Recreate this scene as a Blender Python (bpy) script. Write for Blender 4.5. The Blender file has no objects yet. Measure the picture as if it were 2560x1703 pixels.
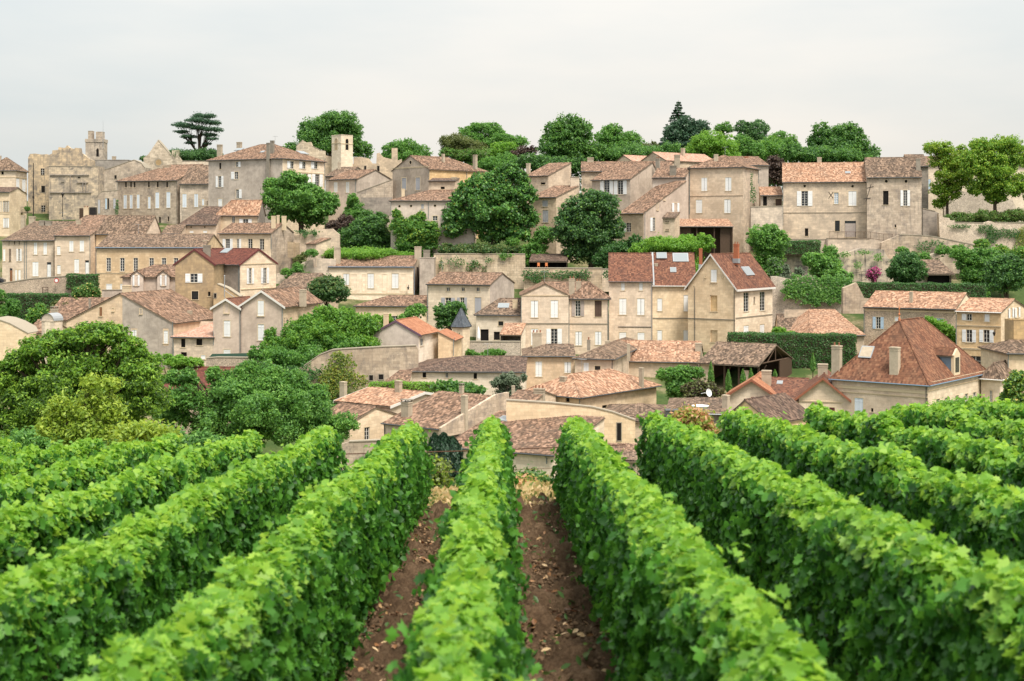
import bpy, math, random
import numpy as np
from mathutils import Vector, Matrix
R = math.radians
rng = np.random.default_rng(7)
random.seed(7)
SC = bpy.context.scene
COL = SC.collection
# ------------------------------------------------------------------ camera
F, CX, HY = 3555.0, 1280.0, 590.0          # focal length, centre column and horizon row, in photo pixels
cam = bpy.data.cameras.new('camera'); camo = bpy.data.objects.new('camera', cam); COL.objects.link(camo)
cam.sensor_width = 36.0; cam.lens = F / 2560 * 36.0
cam.shift_y = -(851.5 - HY) / 2560.0
cam.clip_start = 0.3; cam.clip_end = 6000
cam.dof.use_dof = True; cam.dof.focus_distance = 170; cam.dof.aperture_fstop = 3.4
camo.location = (0, 0, 0); camo.rotation_euler = (R(90), 0, 0)
SC.camera = camo
# ------------------------------------------------------------------ sky and sun
SUN_EL, SUN_AZ = 60.0, 148.0               # azimuth clockwise from +Y (view direction)
SUN_DIR = Vector((math.sin(R(SUN_AZ)) * math.cos(R(SUN_EL)), math.cos(R(SUN_AZ)) * math.cos(R(SUN_EL)), math.sin(R(SUN_EL))))
wd = bpy.data.worlds.new('World'); SC.world = wd; wd.use_nodes = True
def build_world():
    nt = wd.node_tree; N = nt.nodes; L = nt.links; N.clear()
    out = N.new('ShaderNodeOutputWorld'); bg = N.new('ShaderNodeBackground'); bg.inputs['Strength'].default_value = 0.1
    sky = N.new('ShaderNodeTexSky'); sky.sky_type = 'NISHITA'; sky.sun_disc = False
    sky.sun_elevation = R(SUN_EL); sky.sun_rotation = R(SUN_AZ); sky.dust_density = 2.0
    tc = N.new('ShaderNodeTexCoord'); sep = N.new('ShaderNodeSeparateXYZ'); L.new(tc.outputs['Generated'], sep.inputs[0])
    # overcast layer: soft streaked cloud, brighter overhead
    mp = N.new('ShaderNodeMapping'); mp.inputs['Scale'].default_value = (2.2, 1.0, 9.0); mp.inputs['Rotation'].default_value = (0, R(6), 0)
    L.new(tc.outputs['Generated'], mp.inputs['Vector'])
    n1 = N.new('ShaderNodeTexNoise'); n1.inputs['Scale'].default_value = 1.6; n1.inputs['Detail'].default_value = 6; n1.inputs['Roughness'].default_value = .5
    L.new(mp.outputs[0], n1.inputs['Vector'])
    cr = N.new('ShaderNodeValToRGB'); e = cr.color_ramp.elements
    e[0].position = .3; e[0].color = (.80, .84, .85, 1); e[1].position = .68; e[1].color = (1.0, .965, .92, 1)
    L.new(n1.outputs['Fac'], cr.inputs[0])
    # zenith gain
    mr = N.new('ShaderNodeMapRange'); mr.inputs['From Min'].default_value = 0.06; mr.inputs['From Max'].default_value = .9
    mr.inputs['To Min'].default_value = CLOUD_LO; mr.inputs['To Max'].default_value = CLOUD_HI
    L.new(sep.outputs['Z'], mr.inputs['Value'])
    mul = N.new('ShaderNodeVectorMath'); mul.operation = 'SCALE'; L.new(cr.outputs[0], mul.inputs[0]); L.new(mr.outputs[0], mul.inputs['Scale'])
    # left side of the sky cooler, right side warmer
    mx = N.new('ShaderNodeMapRange'); mx.inputs['From Min'].default_value = -.42; mx.inputs['From Max'].default_value = .02; L.new(sep.outputs['X'], mx.inputs['Value'])
    tint = N.new('ShaderNodeMix'); tint.data_type = 'RGBA'; tint.inputs['A'].default_value = (.82, .865, .875, 1); tint.inputs['B'].default_value = (1, .972, .93, 1)
    L.new(mx.outputs[0], tint.inputs['Factor'])
    mm = N.new('ShaderNodeVectorMath'); mm.operation = 'MULTIPLY'; L.new(mul.outputs[0], mm.inputs[0]); L.new(tint.outputs['Result'], mm.inputs[1])
    mix = N.new('ShaderNodeMix'); mix.data_type = 'RGBA'; mix.inputs['Factor'].default_value = .94
    L.new(sky.outputs[0], mix.inputs['A']); L.new(mm.outputs[0], mix.inputs['B'])
    L.new(mix.outputs['Result'], bg.inputs['Color']); L.new(bg.outputs[0], out.inputs['Surface'])
CLOUD_LO, CLOUD_HI = 4.4, 10.4
build_world()
sl = bpy.data.lights.new('sun', 'SUN'); sl.energy = 2.45; sl.angle = R(16); sl.color = (1, .92, .80)
so = bpy.data.objects.new('sun', sl); COL.objects.link(so); so.rotation_euler = SUN_DIR.to_track_quat('Z', 'Y').to_euler()
SC.view_settings.view_transform = 'Standard'; SC.view_settings.look = 'None'
SC.view_settings.exposure = 1.08; SC.view_settings.gamma = 1.0
SC.render.engine = 'CYCLES'
SC.cycles.max_bounces = 6; SC.cycles.transparent_max_bounces = 6
# ------------------------------------------------------------------ photo tiles (survey notes were taken on enlarged crops)
TILES = {'T1': (0, 300, 4.533), 'T2': (500, 250, 4.481), 'T3': (960, 250, 4.481), 'T4': (1440, 230, 4.021), 'T5': (1900, 280, 3.564),
         'U1': (0, 500, 3.919), 'U2': (400, 480, 3.919), 'U3': (800, 480, 3.919), 'U4': (1250, 500, 3.919), 'U5': (1700, 600, 4.611),
         'U6': (2000, 640, 3.734), 'V1': (0, 760, 3.919), 'V2': (400, 760, 3.919), 'V3': (800, 780, 3.919), 'V4': (1250, 820, 3.919),
         'V5': (1650, 820, 3.919), 'V6': (860, 1040, 3.409), 'S': (0, 0, 1.0)}
def px(t, x, y):
    ox, oy, s = TILES[t]; return ox + x / s, oy + y / s
TOWN = 1.75                 # survey depths beyond the near slope are in units of 1.75 m
def dm(D): return D if D <= 52 else D * TOWN
def W3(t, x, y, D):
    D = dm(D)
    a, b = px(t, x, y); return Vector(((a - CX) * D / F, D, -(b - HY) * D / F))
# ------------------------------------------------------------------ terrain
_TD = [-60, 0, 24.5, 30, 40, 52] + [q * 1.75 for q in (60, 84, 98, 112, 125, 138, 145, 155, 170, 180, 192, 230, 420, 2600)]
_TZ = [1.8, -2.78, -4.67, -5.3, -7.7, -10.4] + [q * 1.75 for q in (-11.8, -16.3, -16.3, -13.4, -11.2, -10.8, -9.0, -5.4, -1.2, .8, 4.2, 6.0, 4.0, -30)]
SLOPE, CROSS = -.0771, .044
def tz(x, y):
    return float(np.interp(y, _TD, _TZ)) + CROSS * x * float(np.interp(y, [30, 60], [1, 0]))
# ------------------------------------------------------------------ mesh builder
class MB:
    def __init__(s): s.v = []; s.f = []; s.m = []; s.uv = {}
    def add(s, vs, fs, m=0):
        o = len(s.v); s.v += [tuple(p) for p in vs]
        for f in fs: s.f.append(tuple(i + o for i in f)); s.m.append(m)
    def quad(s, a, b, c, d, m=0): s.add([a, b, c, d], [(0, 1, 2, 3)], m)
    def poly(s, pts, m=0): s.add(pts, [tuple(range(len(pts)))], m)
    def box(s, x0, x1, y0, y1, z0, z1, m=0, fn=None):
        P = [(x0, y0, z0), (x1, y0, z0), (x1, y1, z0), (x0, y1, z0), (x0, y0, z1), (x1, y0, z1), (x1, y1, z1), (x0, y1, z1)]
        if fn: P = [fn(*p) for p in P]
        s.add(P, [(0, 3, 2, 1), (4, 5, 6, 7), (0, 1, 5, 4), (1, 2, 6, 5), (2, 3, 7, 6), (3, 0, 4, 7)], m)
    def prism(s, pts, off, m=0):
        n = len(pts); off = Vector(off); a = [Vector(p) for p in pts]; b = [p + off for p in a]
        s.add(a + b, [tuple(range(n)), tuple(range(2 * n - 1, n - 1, -1))] + [(i, i + n, (i + 1) % n + n, (i + 1) % n) for i in range(n)], m)
    def tube(s, pts, r, n=6, m=0, cap=True):
        pts = [Vector(p) for p in pts]; rs = r if isinstance(r, (list, tuple)) else [r] * len(pts); rings = []
        for i, p in enumerate(pts):
            d = (pts[min(i + 1, len(pts) - 1)] - pts[max(i - 1, 0)]).normalized()
            u = d.cross(Vector((0, 0, 1)) if abs(d.z) < .9 else Vector((1, 0, 0))).normalized(); w = d.cross(u)
            rings.append([p + (u * math.cos(2 * math.pi * k / n) + w * math.sin(2 * math.pi * k / n)) * rs[i] for k in range(n)])
        vs = [q for r_ in rings for q in r_]; fs = []
        for i in range(len(pts) - 1):
            for k in range(n): fs.append((i * n + k, i * n + (k + 1) % n, (i + 1) * n + (k + 1) % n, (i + 1) * n + k))
        if cap: fs += [tuple(range(n - 1, -1, -1)), tuple(range((len(pts) - 1) * n, len(pts) * n))]
        s.add(vs, fs, m)
    def lathe(s, c, prof, n=12, m=0):
        vs = []; fs = []
        for r, z in prof:
            for k in range(n): vs.append((c[0] + r * math.cos(2 * math.pi * k / n), c[1] + r * math.sin(2 * math.pi * k / n), c[2] + z))
        for i in range(len(prof) - 1):
            for k in range(n): fs.append((i * n + k, i * n + (k + 1) % n, (i + 1) * n + (k + 1) % n, (i + 1) * n + k))
        fs += [tuple(range(n - 1, -1, -1)), tuple(range((len(prof) - 1) * n, len(prof) * n))]
        s.add(vs, fs, m)
def link(name, me, parent=None, mats=()):
    o = bpy.data.objects.new(name, me); COL.objects.link(o)
    for m in mats: me.materials.append(m)
    if parent: o.parent = parent
    return o
def make(name, mb, parent, mats, smooth=False):
    if not isinstance(mats, (list, tuple)): mats = [mats]
    me = bpy.data.meshes.new(name); me.from_pydata(mb.v, [], mb.f)
    if any(mb.m): me.polygons.foreach_set('material_index', mb.m)
    if mb.uv:
        ul = me.uv_layers.new(name='UVMap'); li = np.zeros(len(me.loops), dtype=np.int32); me.loops.foreach_get('vertex_index', li)
        tab = np.zeros((len(mb.v), 2), dtype=np.float32)
        for k, arr in mb.uv.items(): tab[k:k + len(arr)] = arr
        ul.data.foreach_set('uv', tab[li].ravel())
    if smooth: me.polygons.foreach_set('use_smooth', [True] * len(me.polygons))
    me.update()
    return link(name, me, parent, mats)
def tag(o, label=None, cat=None, group=None, kind=None):
    if label: o['label'] = label
    if cat: o['category'] = cat
    if group: o['group'] = group
    if kind: o['kind'] = kind
    return o
def empty(name, loc, rz, label, cat, group=None):
    o = bpy.data.objects.new(name, None); COL.objects.link(o); o.empty_display_size = .5
    o.location = loc; o.rotation_euler = (0, 0, rz); return tag(o, label, cat, group)
# ------------------------------------------------------------------ materials
MATS = {}
class NT:
    def __init__(s, name):
        s.m = bpy.data.materials.new(name); s.m.use_nodes = True; s.t = s.m.node_tree; s.t.nodes.clear()
        s.out = s.t.nodes.new('ShaderNodeOutputMaterial')
    def n(s, typ, props=None, **kw):
        nd = s.t.nodes.new('ShaderNode' + typ)
        for k, v in (props or {}).items(): setattr(nd, k, v)
        for k, v in kw.items(): s.set(nd, k.replace('_', ' '), v)
        return nd
    def set(s, nd, k, v):
        sock = nd.inputs[int(k)] if k.isdigit() else nd.inputs[k]
        if isinstance(v, bpy.types.NodeSocket): s.t.links.new(v, sock)
        elif isinstance(v, bpy.types.Node): s.t.links.new(v.outputs[0], sock)
        else: sock.default_value = v
    def math(s, op, a, b=0.0, c=None):
        nd = s.t.nodes.new('ShaderNodeMath'); nd.operation = op; s.set(nd, '0', a); s.set(nd, '1', b)
        if c is not None: s.set(nd, '2', c)
        return nd.outputs[0]
    def mix(s, f, a, b, mode='MIX'):
        nd = s.t.nodes.new('ShaderNodeMix'); nd.data_type = 'RGBA'; nd.blend_type = mode
        s.set(nd, 'Factor', f)
        for nm, v in (('A', a), ('B', b)):
            sock = [q for q in nd.inputs if q.name == nm and q.type == 'RGBA'][0]
            if isinstance(v, bpy.types.NodeSocket): s.t.links.new(v, sock)
            else: sock.default_value = c4(v)
        return [q for q in nd.outputs if q.type == 'RGBA'][0]
    def ramp(s, fac, stops, interp='LINEAR'):
        nd = s.t.nodes.new('ShaderNodeValToRGB'); cr = nd.color_ramp; cr.interpolation = interp
        while len(cr.elements) < len(stops): cr.elements.new(.5)
        for e, (p, c) in zip(cr.elements, stops): e.position = p; e.color = c4(c)
        s.t.links.new(fac, nd.inputs[0]); return nd.outputs[0]
    def bsdf(s, color, rough=.85, spec=.2, bump=None, bstr=.4, bdist=.02, metal=0):
        b = s.n('BsdfPrincipled'); s.set(b, 'Base Color', color if isinstance(color, bpy.types.NodeSocket) else c4(color)); s.set(b, 'Roughness', rough)
        s.set(b, 'Specular IOR Level', spec); s.set(b, 'Metallic', metal)
        if bump is not None:
            bn = s.n('Bump'); s.set(bn, 'Strength', bstr); s.set(bn, 'Distance', bdist); s.set(bn, 'Height', bump); s.set(b, 'Normal', bn.outputs[0])
        s.t.links.new(b.outputs[0], s.out.inputs['Surface']); return b
def c4(c):
    if isinstance(c, (int, float)): return (c, c, c, 1)
    return tuple(c) if len(c) == 4 else (*c, 1)
def plain(name, col, rough=.7, spec=.2, var=.12, metal=0, scale=6):
    if name in MATS: return MATS[name]
    t = NT(name); tc = t.n('TexCoord'); nz = t.n('TexNoise', Vector=tc.outputs['Object'], Scale=scale, Detail=4.0)
    oi = t.n('ObjectInfo'); f = t.math('ADD', t.math('MULTIPLY', nz.outputs['Fac'], .7), t.math('MULTIPLY', oi.outputs['Random'], .3))
    c = t.mix(f, tuple(max(0, q * (1 - var * 1.6)) for q in col), tuple(min(1, q * (1 + var)) for q in col))
    t.bsdf(c, rough, spec, nz.outputs['Fac'], .15, .01, metal); MATS[name] = t.m; return t.m
def wallmat(name, col, col2, stain, block=.5, blot=.5, streak=.5, rubble=False, bsize=(.95, .42)):
    """limestone or render: blocks, blotches of a second tone, grey weather streaks"""
    t = NT(name); tc = t.n('TexCoord'); oi = t.n('ObjectInfo'); sp = t.n('SeparateXYZ'); t.set(sp, '0', tc.outputs['Object'])
    u = t.math('ADD', sp.outputs[0], sp.outputs[1])
    off = t.math('MULTIPLY', oi.outputs['Random'], 37.0)
    cu = t.n('CombineXYZ'); t.set(cu, 'X', t.math('ADD', u, off)); t.set(cu, 'Y', sp.outputs[2]); t.set(cu, 'Z', t.math('MULTIPLY', t.math('SUBTRACT', sp.outputs[0], sp.outputs[1]), .35))
    V = cu.outputs[0]
    big = t.n('TexNoise', Vector=V, Scale=.32, Detail=5.0, Roughness=.62)
    med = t.n('TexNoise', Vector=V, Scale=1.7, Detail=6.0, Roughness=.65)
    fine = t.n('TexNoise', Vector=V, Scale=9.0, Detail=5.0, Roughness=.6)
    c = t.mix(t.ramp(t.math('ADD', t.math('MULTIPLY', big.outputs[0], .6), t.math('MULTIPLY', med.outputs[0], .4)), [(.42, 0.0), (.58, 1.0)]), col, tuple(q * .9 for q in col2))
    h = fine.outputs[0]
    if rubble:
        vo = t.n('TexVoronoi', Vector=V, Scale=3.2); mp = t.n('Mapping', Vector=V, Scale=(1, 1.9, 1)); t.set(vo, 'Vector', mp.outputs[0])
        ve = t.n('TexVoronoi', {'feature': 'DISTANCE_TO_EDGE'}, Vector=mp.outputs[0], Scale=3.2)
        c = t.mix(t.math('MULTIPLY', t.n('SeparateColor', Color=vo.outputs['Color']).outputs[0], .55), c, stain)
        edge = t.ramp(ve.outputs['Distance'], [(.0, 0.0), (.09, 1.0)])
        c = t.mix(edge, tuple(q * .55 for q in stain), c)
        h = t.math('ADD', t.math('MULTIPLY', edge, 1.0), t.math('MULTIPLY', fine.outputs[0], .5))
    elif block:
        br = t.n('TexBrick', Vector=V, Scale=1.0); br.inputs['Color1'].default_value = (0, 0, 0, 1); br.inputs['Color2'].default_value = (1, 1, 1, 1); br.inputs['Mortar'].default_value = (.5, .5, .5, 1)
        br.inputs['Mortar Size'].default_value = .012; br.inputs['Brick Width'].default_value = bsize[0]; br.inputs['Row Height'].default_value = bsize[1]; br.inputs['Bias'].default_value = 0
        bv = t.n('SeparateColor', Color=br.outputs['Color']).outputs[0]
        c = t.mix(t.math('MULTIPLY', t.math('POWER', bv, 1.6), .8 * block), c, tuple(q * .70 for q in col2))
        c = t.mix(t.math('MULTIPLY', br.outputs['Fac'], .5 * block), c, tuple(q * .55 for q in stain))
        h = t.math('SUBTRACT', fine.outputs[0], t.math('MULTIPLY', br.outputs['Fac'], .8 * block))
    # weather stains with their own shape
    mp2 = t.n('Mapping', Vector=V, Scale=(1.5, .16, 1)); st = t.n('TexNoise', Vector=mp2.outputs[0], Scale=1.4, Detail=6.0, Roughness=.7)
    sm = t.ramp(st.outputs[0], [(.53, 0.0), (.70, 1.0)])
    c = t.mix(t.math('MULTIPLY', sm, streak * .9), c, stain)
    st2 = t.n('TexNoise', Vector=V, Scale=.42, Detail=9.0, Roughness=.78)
    c = t.mix(t.math('MULTIPLY', t.ramp(st2.outputs[0], [(.50, 0.0), (.62, 1.0)]), blot * .95), c, stain)
    c = t.mix(t.math('MULTIPLY', fine.outputs[0], .2), c, tuple(q * .7 for q in stain))
    hs = t.n('HueSaturation', Color=c); r2 = t.n('TexWhiteNoise', {'noise_dimensions': '1D'}, W=t.math('MULTIPLY', oi.outputs['Random'], 77.0)); t.set(hs, 'Value', t.math('ADD', .90, t.math('MULTIPLY', oi.outputs['Random'], .22))); t.set(hs, 'Saturation', t.math('ADD', .86, t.math('MULTIPLY', r2.outputs['Value'], .32)))
    t.bsdf(hs.outputs[0], .92, .12, h, .5, .03); MATS[name] = t.m; return t.m
def roofmat(name, cols, stain, st=.5, moss=(.12, .10, .05), flat=False):
    """clay tiles: one tone per tile, dark lichen patches; the courses are relief"""
    t = NT(name); uv = t.n('UVMap'); sp = t.n('SeparateXYZ'); t.set(sp, '0', uv.outputs[0]); oi = t.n('ObjectInfo'); tc = t.n('TexCoord')
    per, row = (.24, .34) if flat else (.26, .40)
    iu = t.math('FLOOR', t.math('DIVIDE', sp.outputs[0], per))
    w1 = t.n('TexWhiteNoise', {'noise_dimensions': '1D'}, W=iu)
    vv = t.math('ADD', t.math('DIVIDE', sp.outputs[1], row), 0.0 if flat else t.math('MULTIPLY', w1.outputs['Value'], 1.0))
    iv = t.math('FLOOR', vv); fv = t.math('FRACT', vv)
    cb = t.n('CombineXYZ'); t.set(cb, 'X', iu); t.set(cb, 'Y', iv); t.set(cb, 'Z', t.math('MULTIPLY', oi.outputs['Random'], 50.0))
    w2 = t.n('TexWhiteNoise', {'noise_dimensions': '3D'}, Vector=cb.outputs[0])
    nrow = t.n('TexNoise', Vector=cb.outputs[0], Scale=.35, Detail=2.0)
    val = t.math('ADD', t.math('MULTIPLY', w2.outputs['Value'], .66), t.math('ADD', .04, t.math('MULTIPLY', nrow.outputs['Fac'], .27)))
    n = len(cols); c = t.ramp(val, [(.12 + .76 * i / max(1, n - 1), q) for i, q in enumerate(cols)])
    o3 = t.n('VectorMath', {'operation': 'ADD'}); t.set(o3, '0', tc.outputs['Object']); ob = t.n('CombineXYZ'); t.set(ob, 'X', t.math('MULTIPLY', oi.outputs['Random'], 91.0)); t.set(o3, '1', ob.outputs[0])
    big = t.n('TexNoise', Vector=o3.outputs[0], Scale=.5, Detail=7.0, Roughness=.68)
    c = t.mix(t.math('MULTIPLY', t.ramp(big.outputs[0], [(.44, 0.0), (.66, 1.0)]), st), c, stain)
    sm = t.n('TexNoise', Vector=o3.outputs[0], Scale=3.5, Detail=5.0, Roughness=.7)
    c = t.mix(t.math('MULTIPLY', t.ramp(sm.outputs[0], [(.54, 0.0), (.7, 1.0)]), st * (.35 if flat else .8)), c, moss)
    pale = t.n('TexNoise', Vector=o3.outputs[0], Scale=1.3, Detail=6.0, Roughness=.75)
    c = t.mix(t.math('MULTIPLY', t.ramp(pale.outputs[0], [(.6, 0.0), (.74, 1.0)]), .0 if flat else .2), c, (.36, .30, .235))
    h = t.math('ADD', t.math('SUBTRACT', 1.0, fv), t.math('MULTIPLY', w2.outputs['Value'], .6))
    t.bsdf(c, .9, .15, h, .8 if flat else .6, .035); MATS[name] = t.m; return t.m
def leafmat(name, cols, trans=.35, rough=.5, clump=.5, yellow=None, size=.5):
    """foliage: a tone per leaf, patches of another tone through the crown"""
    t = NT(name); g = t.n('NewGeometry'); oi = t.n('ObjectInfo'); tc = t.n('TexCoord')
    big = t.n('TexNoise', Vector=tc.outputs['Object'], Scale=size, Detail=3.0)
    val = t.math('ADD', t.math('MULTIPLY', g.outputs['Random Per Island'], 1 - clump), t.math('MULTIPLY', big.outputs[0], clump))
    n = len(cols); c = t.ramp(val, [(.18 + .64 * i / max(1, n - 1), q) for i, q in enumerate(cols)])
    if yellow:
        c = t.mix(t.ramp(g.outputs['Random Per Island'], [(.955, 0.0), (.96, 1.0)]), c, yellow)
    b = t.n('BsdfPrincipled'); t.set(b, 'Base Color', c); t.set(b, 'Roughness', rough); t.set(b, 'Specular IOR Level', .45)
    tr = t.n('BsdfTranslucent'); hs = t.n('HueSaturation', Color=c); hs.inputs['Value'].default_value = 1.5; hs.inputs['Hue'].default_value = .485; t.set(tr, 'Color', hs.outputs[0])
    ms = t.n('MixShader'); t.set(ms, '0', trans); t.set(ms, '1', b.outputs[0]); t.set(ms, '2', tr.outputs[0])
    t.t.links.new(ms.outputs[0], t.out.inputs['Surface']); MATS[name] = t.m; return t.m
wallmat('cream', (0.848, 0.701, 0.526), (0.747, 0.596, 0.428), (0.465, 0.377, 0.295), .7, .3, .3)
wallmat('ivory', (0.880, 0.759, 0.613), (0.778, 0.657, 0.511), (0.545, 0.459, 0.367), .6, .22, .25)
wallmat('yellow', (0.838, 0.643, 0.416), (0.717, 0.520, 0.317), (0.444, 0.347, 0.239), .7, .3, .3)
wallmat('beige', (0.753, 0.605, 0.462), (0.636, 0.495, 0.367), (0.394, 0.326, 0.262), .6, .45, .45)
wallmat('tan', (0.551, 0.412, 0.254), (0.444, 0.331, 0.211), (0.253, 0.204, 0.156), .6, .5, .55)
wallmat('grey', (0.520, 0.444, 0.376), (0.424, 0.357, 0.300), (0.263, 0.225, 0.195), 0, .5, .55)
wallmat('mauve', (0.626, 0.525, 0.450), (0.535, 0.443, 0.378), (0.364, 0.301, 0.262), 0, .35, .4)
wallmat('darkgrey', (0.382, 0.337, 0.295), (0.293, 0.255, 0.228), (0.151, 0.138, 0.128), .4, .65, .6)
wallmat('stone', (0.626, 0.520, 0.411), (0.485, 0.392, 0.306), (0.202, 0.178, 0.162), .9, .8, .75)
wallmat('castle', (0.700, 0.557, 0.382), (0.465, 0.392, 0.306), (0.192, 0.173, 0.156), .9, 1.0, .9, bsize=(.9, .5))
wallmat('rubble', (0.657, 0.534, 0.416), (0.515, 0.413, 0.317), (0.283, 0.239, 0.200), 0, .45, .4, rubble=True)
wallmat('palerubble', (0.796, 0.675, 0.548), (0.677, 0.561, 0.444), (0.384, 0.326, 0.278), 0, .35, .35, rubble=True)
wallmat('ashlar', (0.763, 0.643, 0.497), (0.616, 0.505, 0.378), (0.242, 0.214, 0.189), 1.3, .6, .55, bsize=(.9, .45))
wallmat('weathered', (0.774, 0.631, 0.486), (0.586, 0.484, 0.384), (0.343, 0.291, 0.244), .7, .6, .45)
wallmat('rock', (0.657, 0.557, 0.439), (0.424, 0.373, 0.322), (0.101, 0.094, 0.095), 0, 1.0, 1.0)
roofmat('brown', [(0.051, 0.037, 0.028), (0.105, 0.073, 0.054), (0.195, 0.134, 0.097), (0.317, 0.225, 0.164)], (.075, .06, .05), .6)
roofmat('mixed', [(0.059, 0.038, 0.029), (0.131, 0.082, 0.058), (0.235, 0.146, 0.101), (0.364, 0.238, 0.172)], (.10, .075, .06), .55)
roofmat('darkbrown', [(.045, .032, .028), (.09, .06, .048), (.14, .092, .072), (.21, .145, .112)], (.06, .05, .043), .5)
roofmat('orange', [(0.129, 0.072, 0.049), (0.266, 0.147, 0.095), (0.389, 0.229, 0.150), (0.518, 0.353, 0.252)], (.17, .12, .09), .5)
roofmat('pink', [(0.289, 0.153, 0.106), (0.383, 0.221, 0.162), (0.442, 0.281, 0.212), (0.476, 0.340, 0.272)], (.28, .18, .14), .35)
roofmat('redflat', [(0.070, 0.035, 0.027), (0.124, 0.056, 0.038), (0.170, 0.077, 0.051), (0.240, 0.118, 0.073)], (.065, .038, .033), .45, flat=True)
roofmat('rustflat', [(0.085, 0.040, 0.027), (0.136, 0.062, 0.039), (0.183, 0.085, 0.051), (0.246, 0.128, 0.076)], (.075, .05, .037), .45, moss=(.13, .085, .035), flat=True)
roofmat('maroonflat', [(.065, .024, .02), (.10, .034, .027), (.135, .047, .035), (.17, .065, .045)], (.05, .028, .025), .35, flat=True)
roofmat('orangeflat', [(.24, .10, .058), (.32, .145, .082), (.39, .19, .115)], (.22, .10, .06), .3, flat=True)
roofmat('slate', [(.06, .07, .085), (.09, .105, .125), (.12, .135, .16)], (.06, .065, .075), .3, flat=True)
plain('white', (.74, .75, .76), .55, .3, .07); plain('bluewhite', (.62, .68, .76), .55, .3, .07); plain('greyshutter', (.40, .40, .43), .65, .2, .1)
plain('lightblue', (.42, .55, .68), .6, .2, .08); plain('brownshutter', (.10, .065, .05), .7, .2, .2); plain('rustshutter', (.26, .13, .07), .75, .1, .2)
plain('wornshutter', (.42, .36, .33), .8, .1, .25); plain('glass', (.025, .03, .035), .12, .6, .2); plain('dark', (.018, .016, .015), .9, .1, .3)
plain('frame', (.72, .70, .66), .5, .3, .05); plain('surround', (.62, .51, .36), .9, .1, .12); plain('greystone', (.34, .30, .24), .9, .1, .2)
plain('zinc', (.20, .235, .27), .45, .4, .12, .35); plain('gutter', (.085, .09, .095), .55, .3, .1, .2); plain('bluezinc', (.16, .24, .33), .5, .4, .1, .2)
plain('pipe', (.16, .20, .21), .55, .3, .1); plain('wood', (.085, .058, .042), .85, .1, .3); plain('eave', (.20, .16, .12), .9, .1, .2)
plain('whitewood', (.66, .64, .61), .7, .2, .1); plain('maroon', (.12, .035, .035), .6, .3, .1); plain('violetwood', (.13, .075, .11), .6, .3, .1); plain('redwood', (.26, .10, .06), .7, .2, .15)
plain('iron', (.025, .022, .022), .6, .3, .2); plain('rust', (.10, .055, .035), .8, .2, .3); plain('brick', (.36, .13, .07), .85, .1, .25); plain('chimneystone', (.46, .39, .30), .92, .1, .28, scale=2.5)
plain('chimneygrey', (.27, .24, .20), .92, .1, .3, scale=2.5); plain('pot', (.30, .14, .09), .85, .1, .2); plain('skyglass', (.22, .25, .27), .2, .6, .08); plain('lead', (.34, .36, .38), .5, .3, .1, .3)
plain('bark', (.085, .065, .048), .95, .05, .35); plain('yellowcloth', (.62, .42, .06), .8, .1, .05); plain('skin', (.50, .30, .21), .6, .2, .05); plain('tarp', (.05, .07, .14), .6, .2, .1)
plain('paleblue', (.45, .52, .60), .5, .3, .1); plain('greennet', (.05, .10, .075), .8, .1, .2); plain('carpaint', (.03, .033, .04), .25, .5, .1); plain('redsign', (.45, .06, .05), .5, .3, .05)
plain('terracotta', (.50, .20, .10), .8, .1, .15); plain('plastic', (.55, .20, .08), .6, .2, .1)
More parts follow.
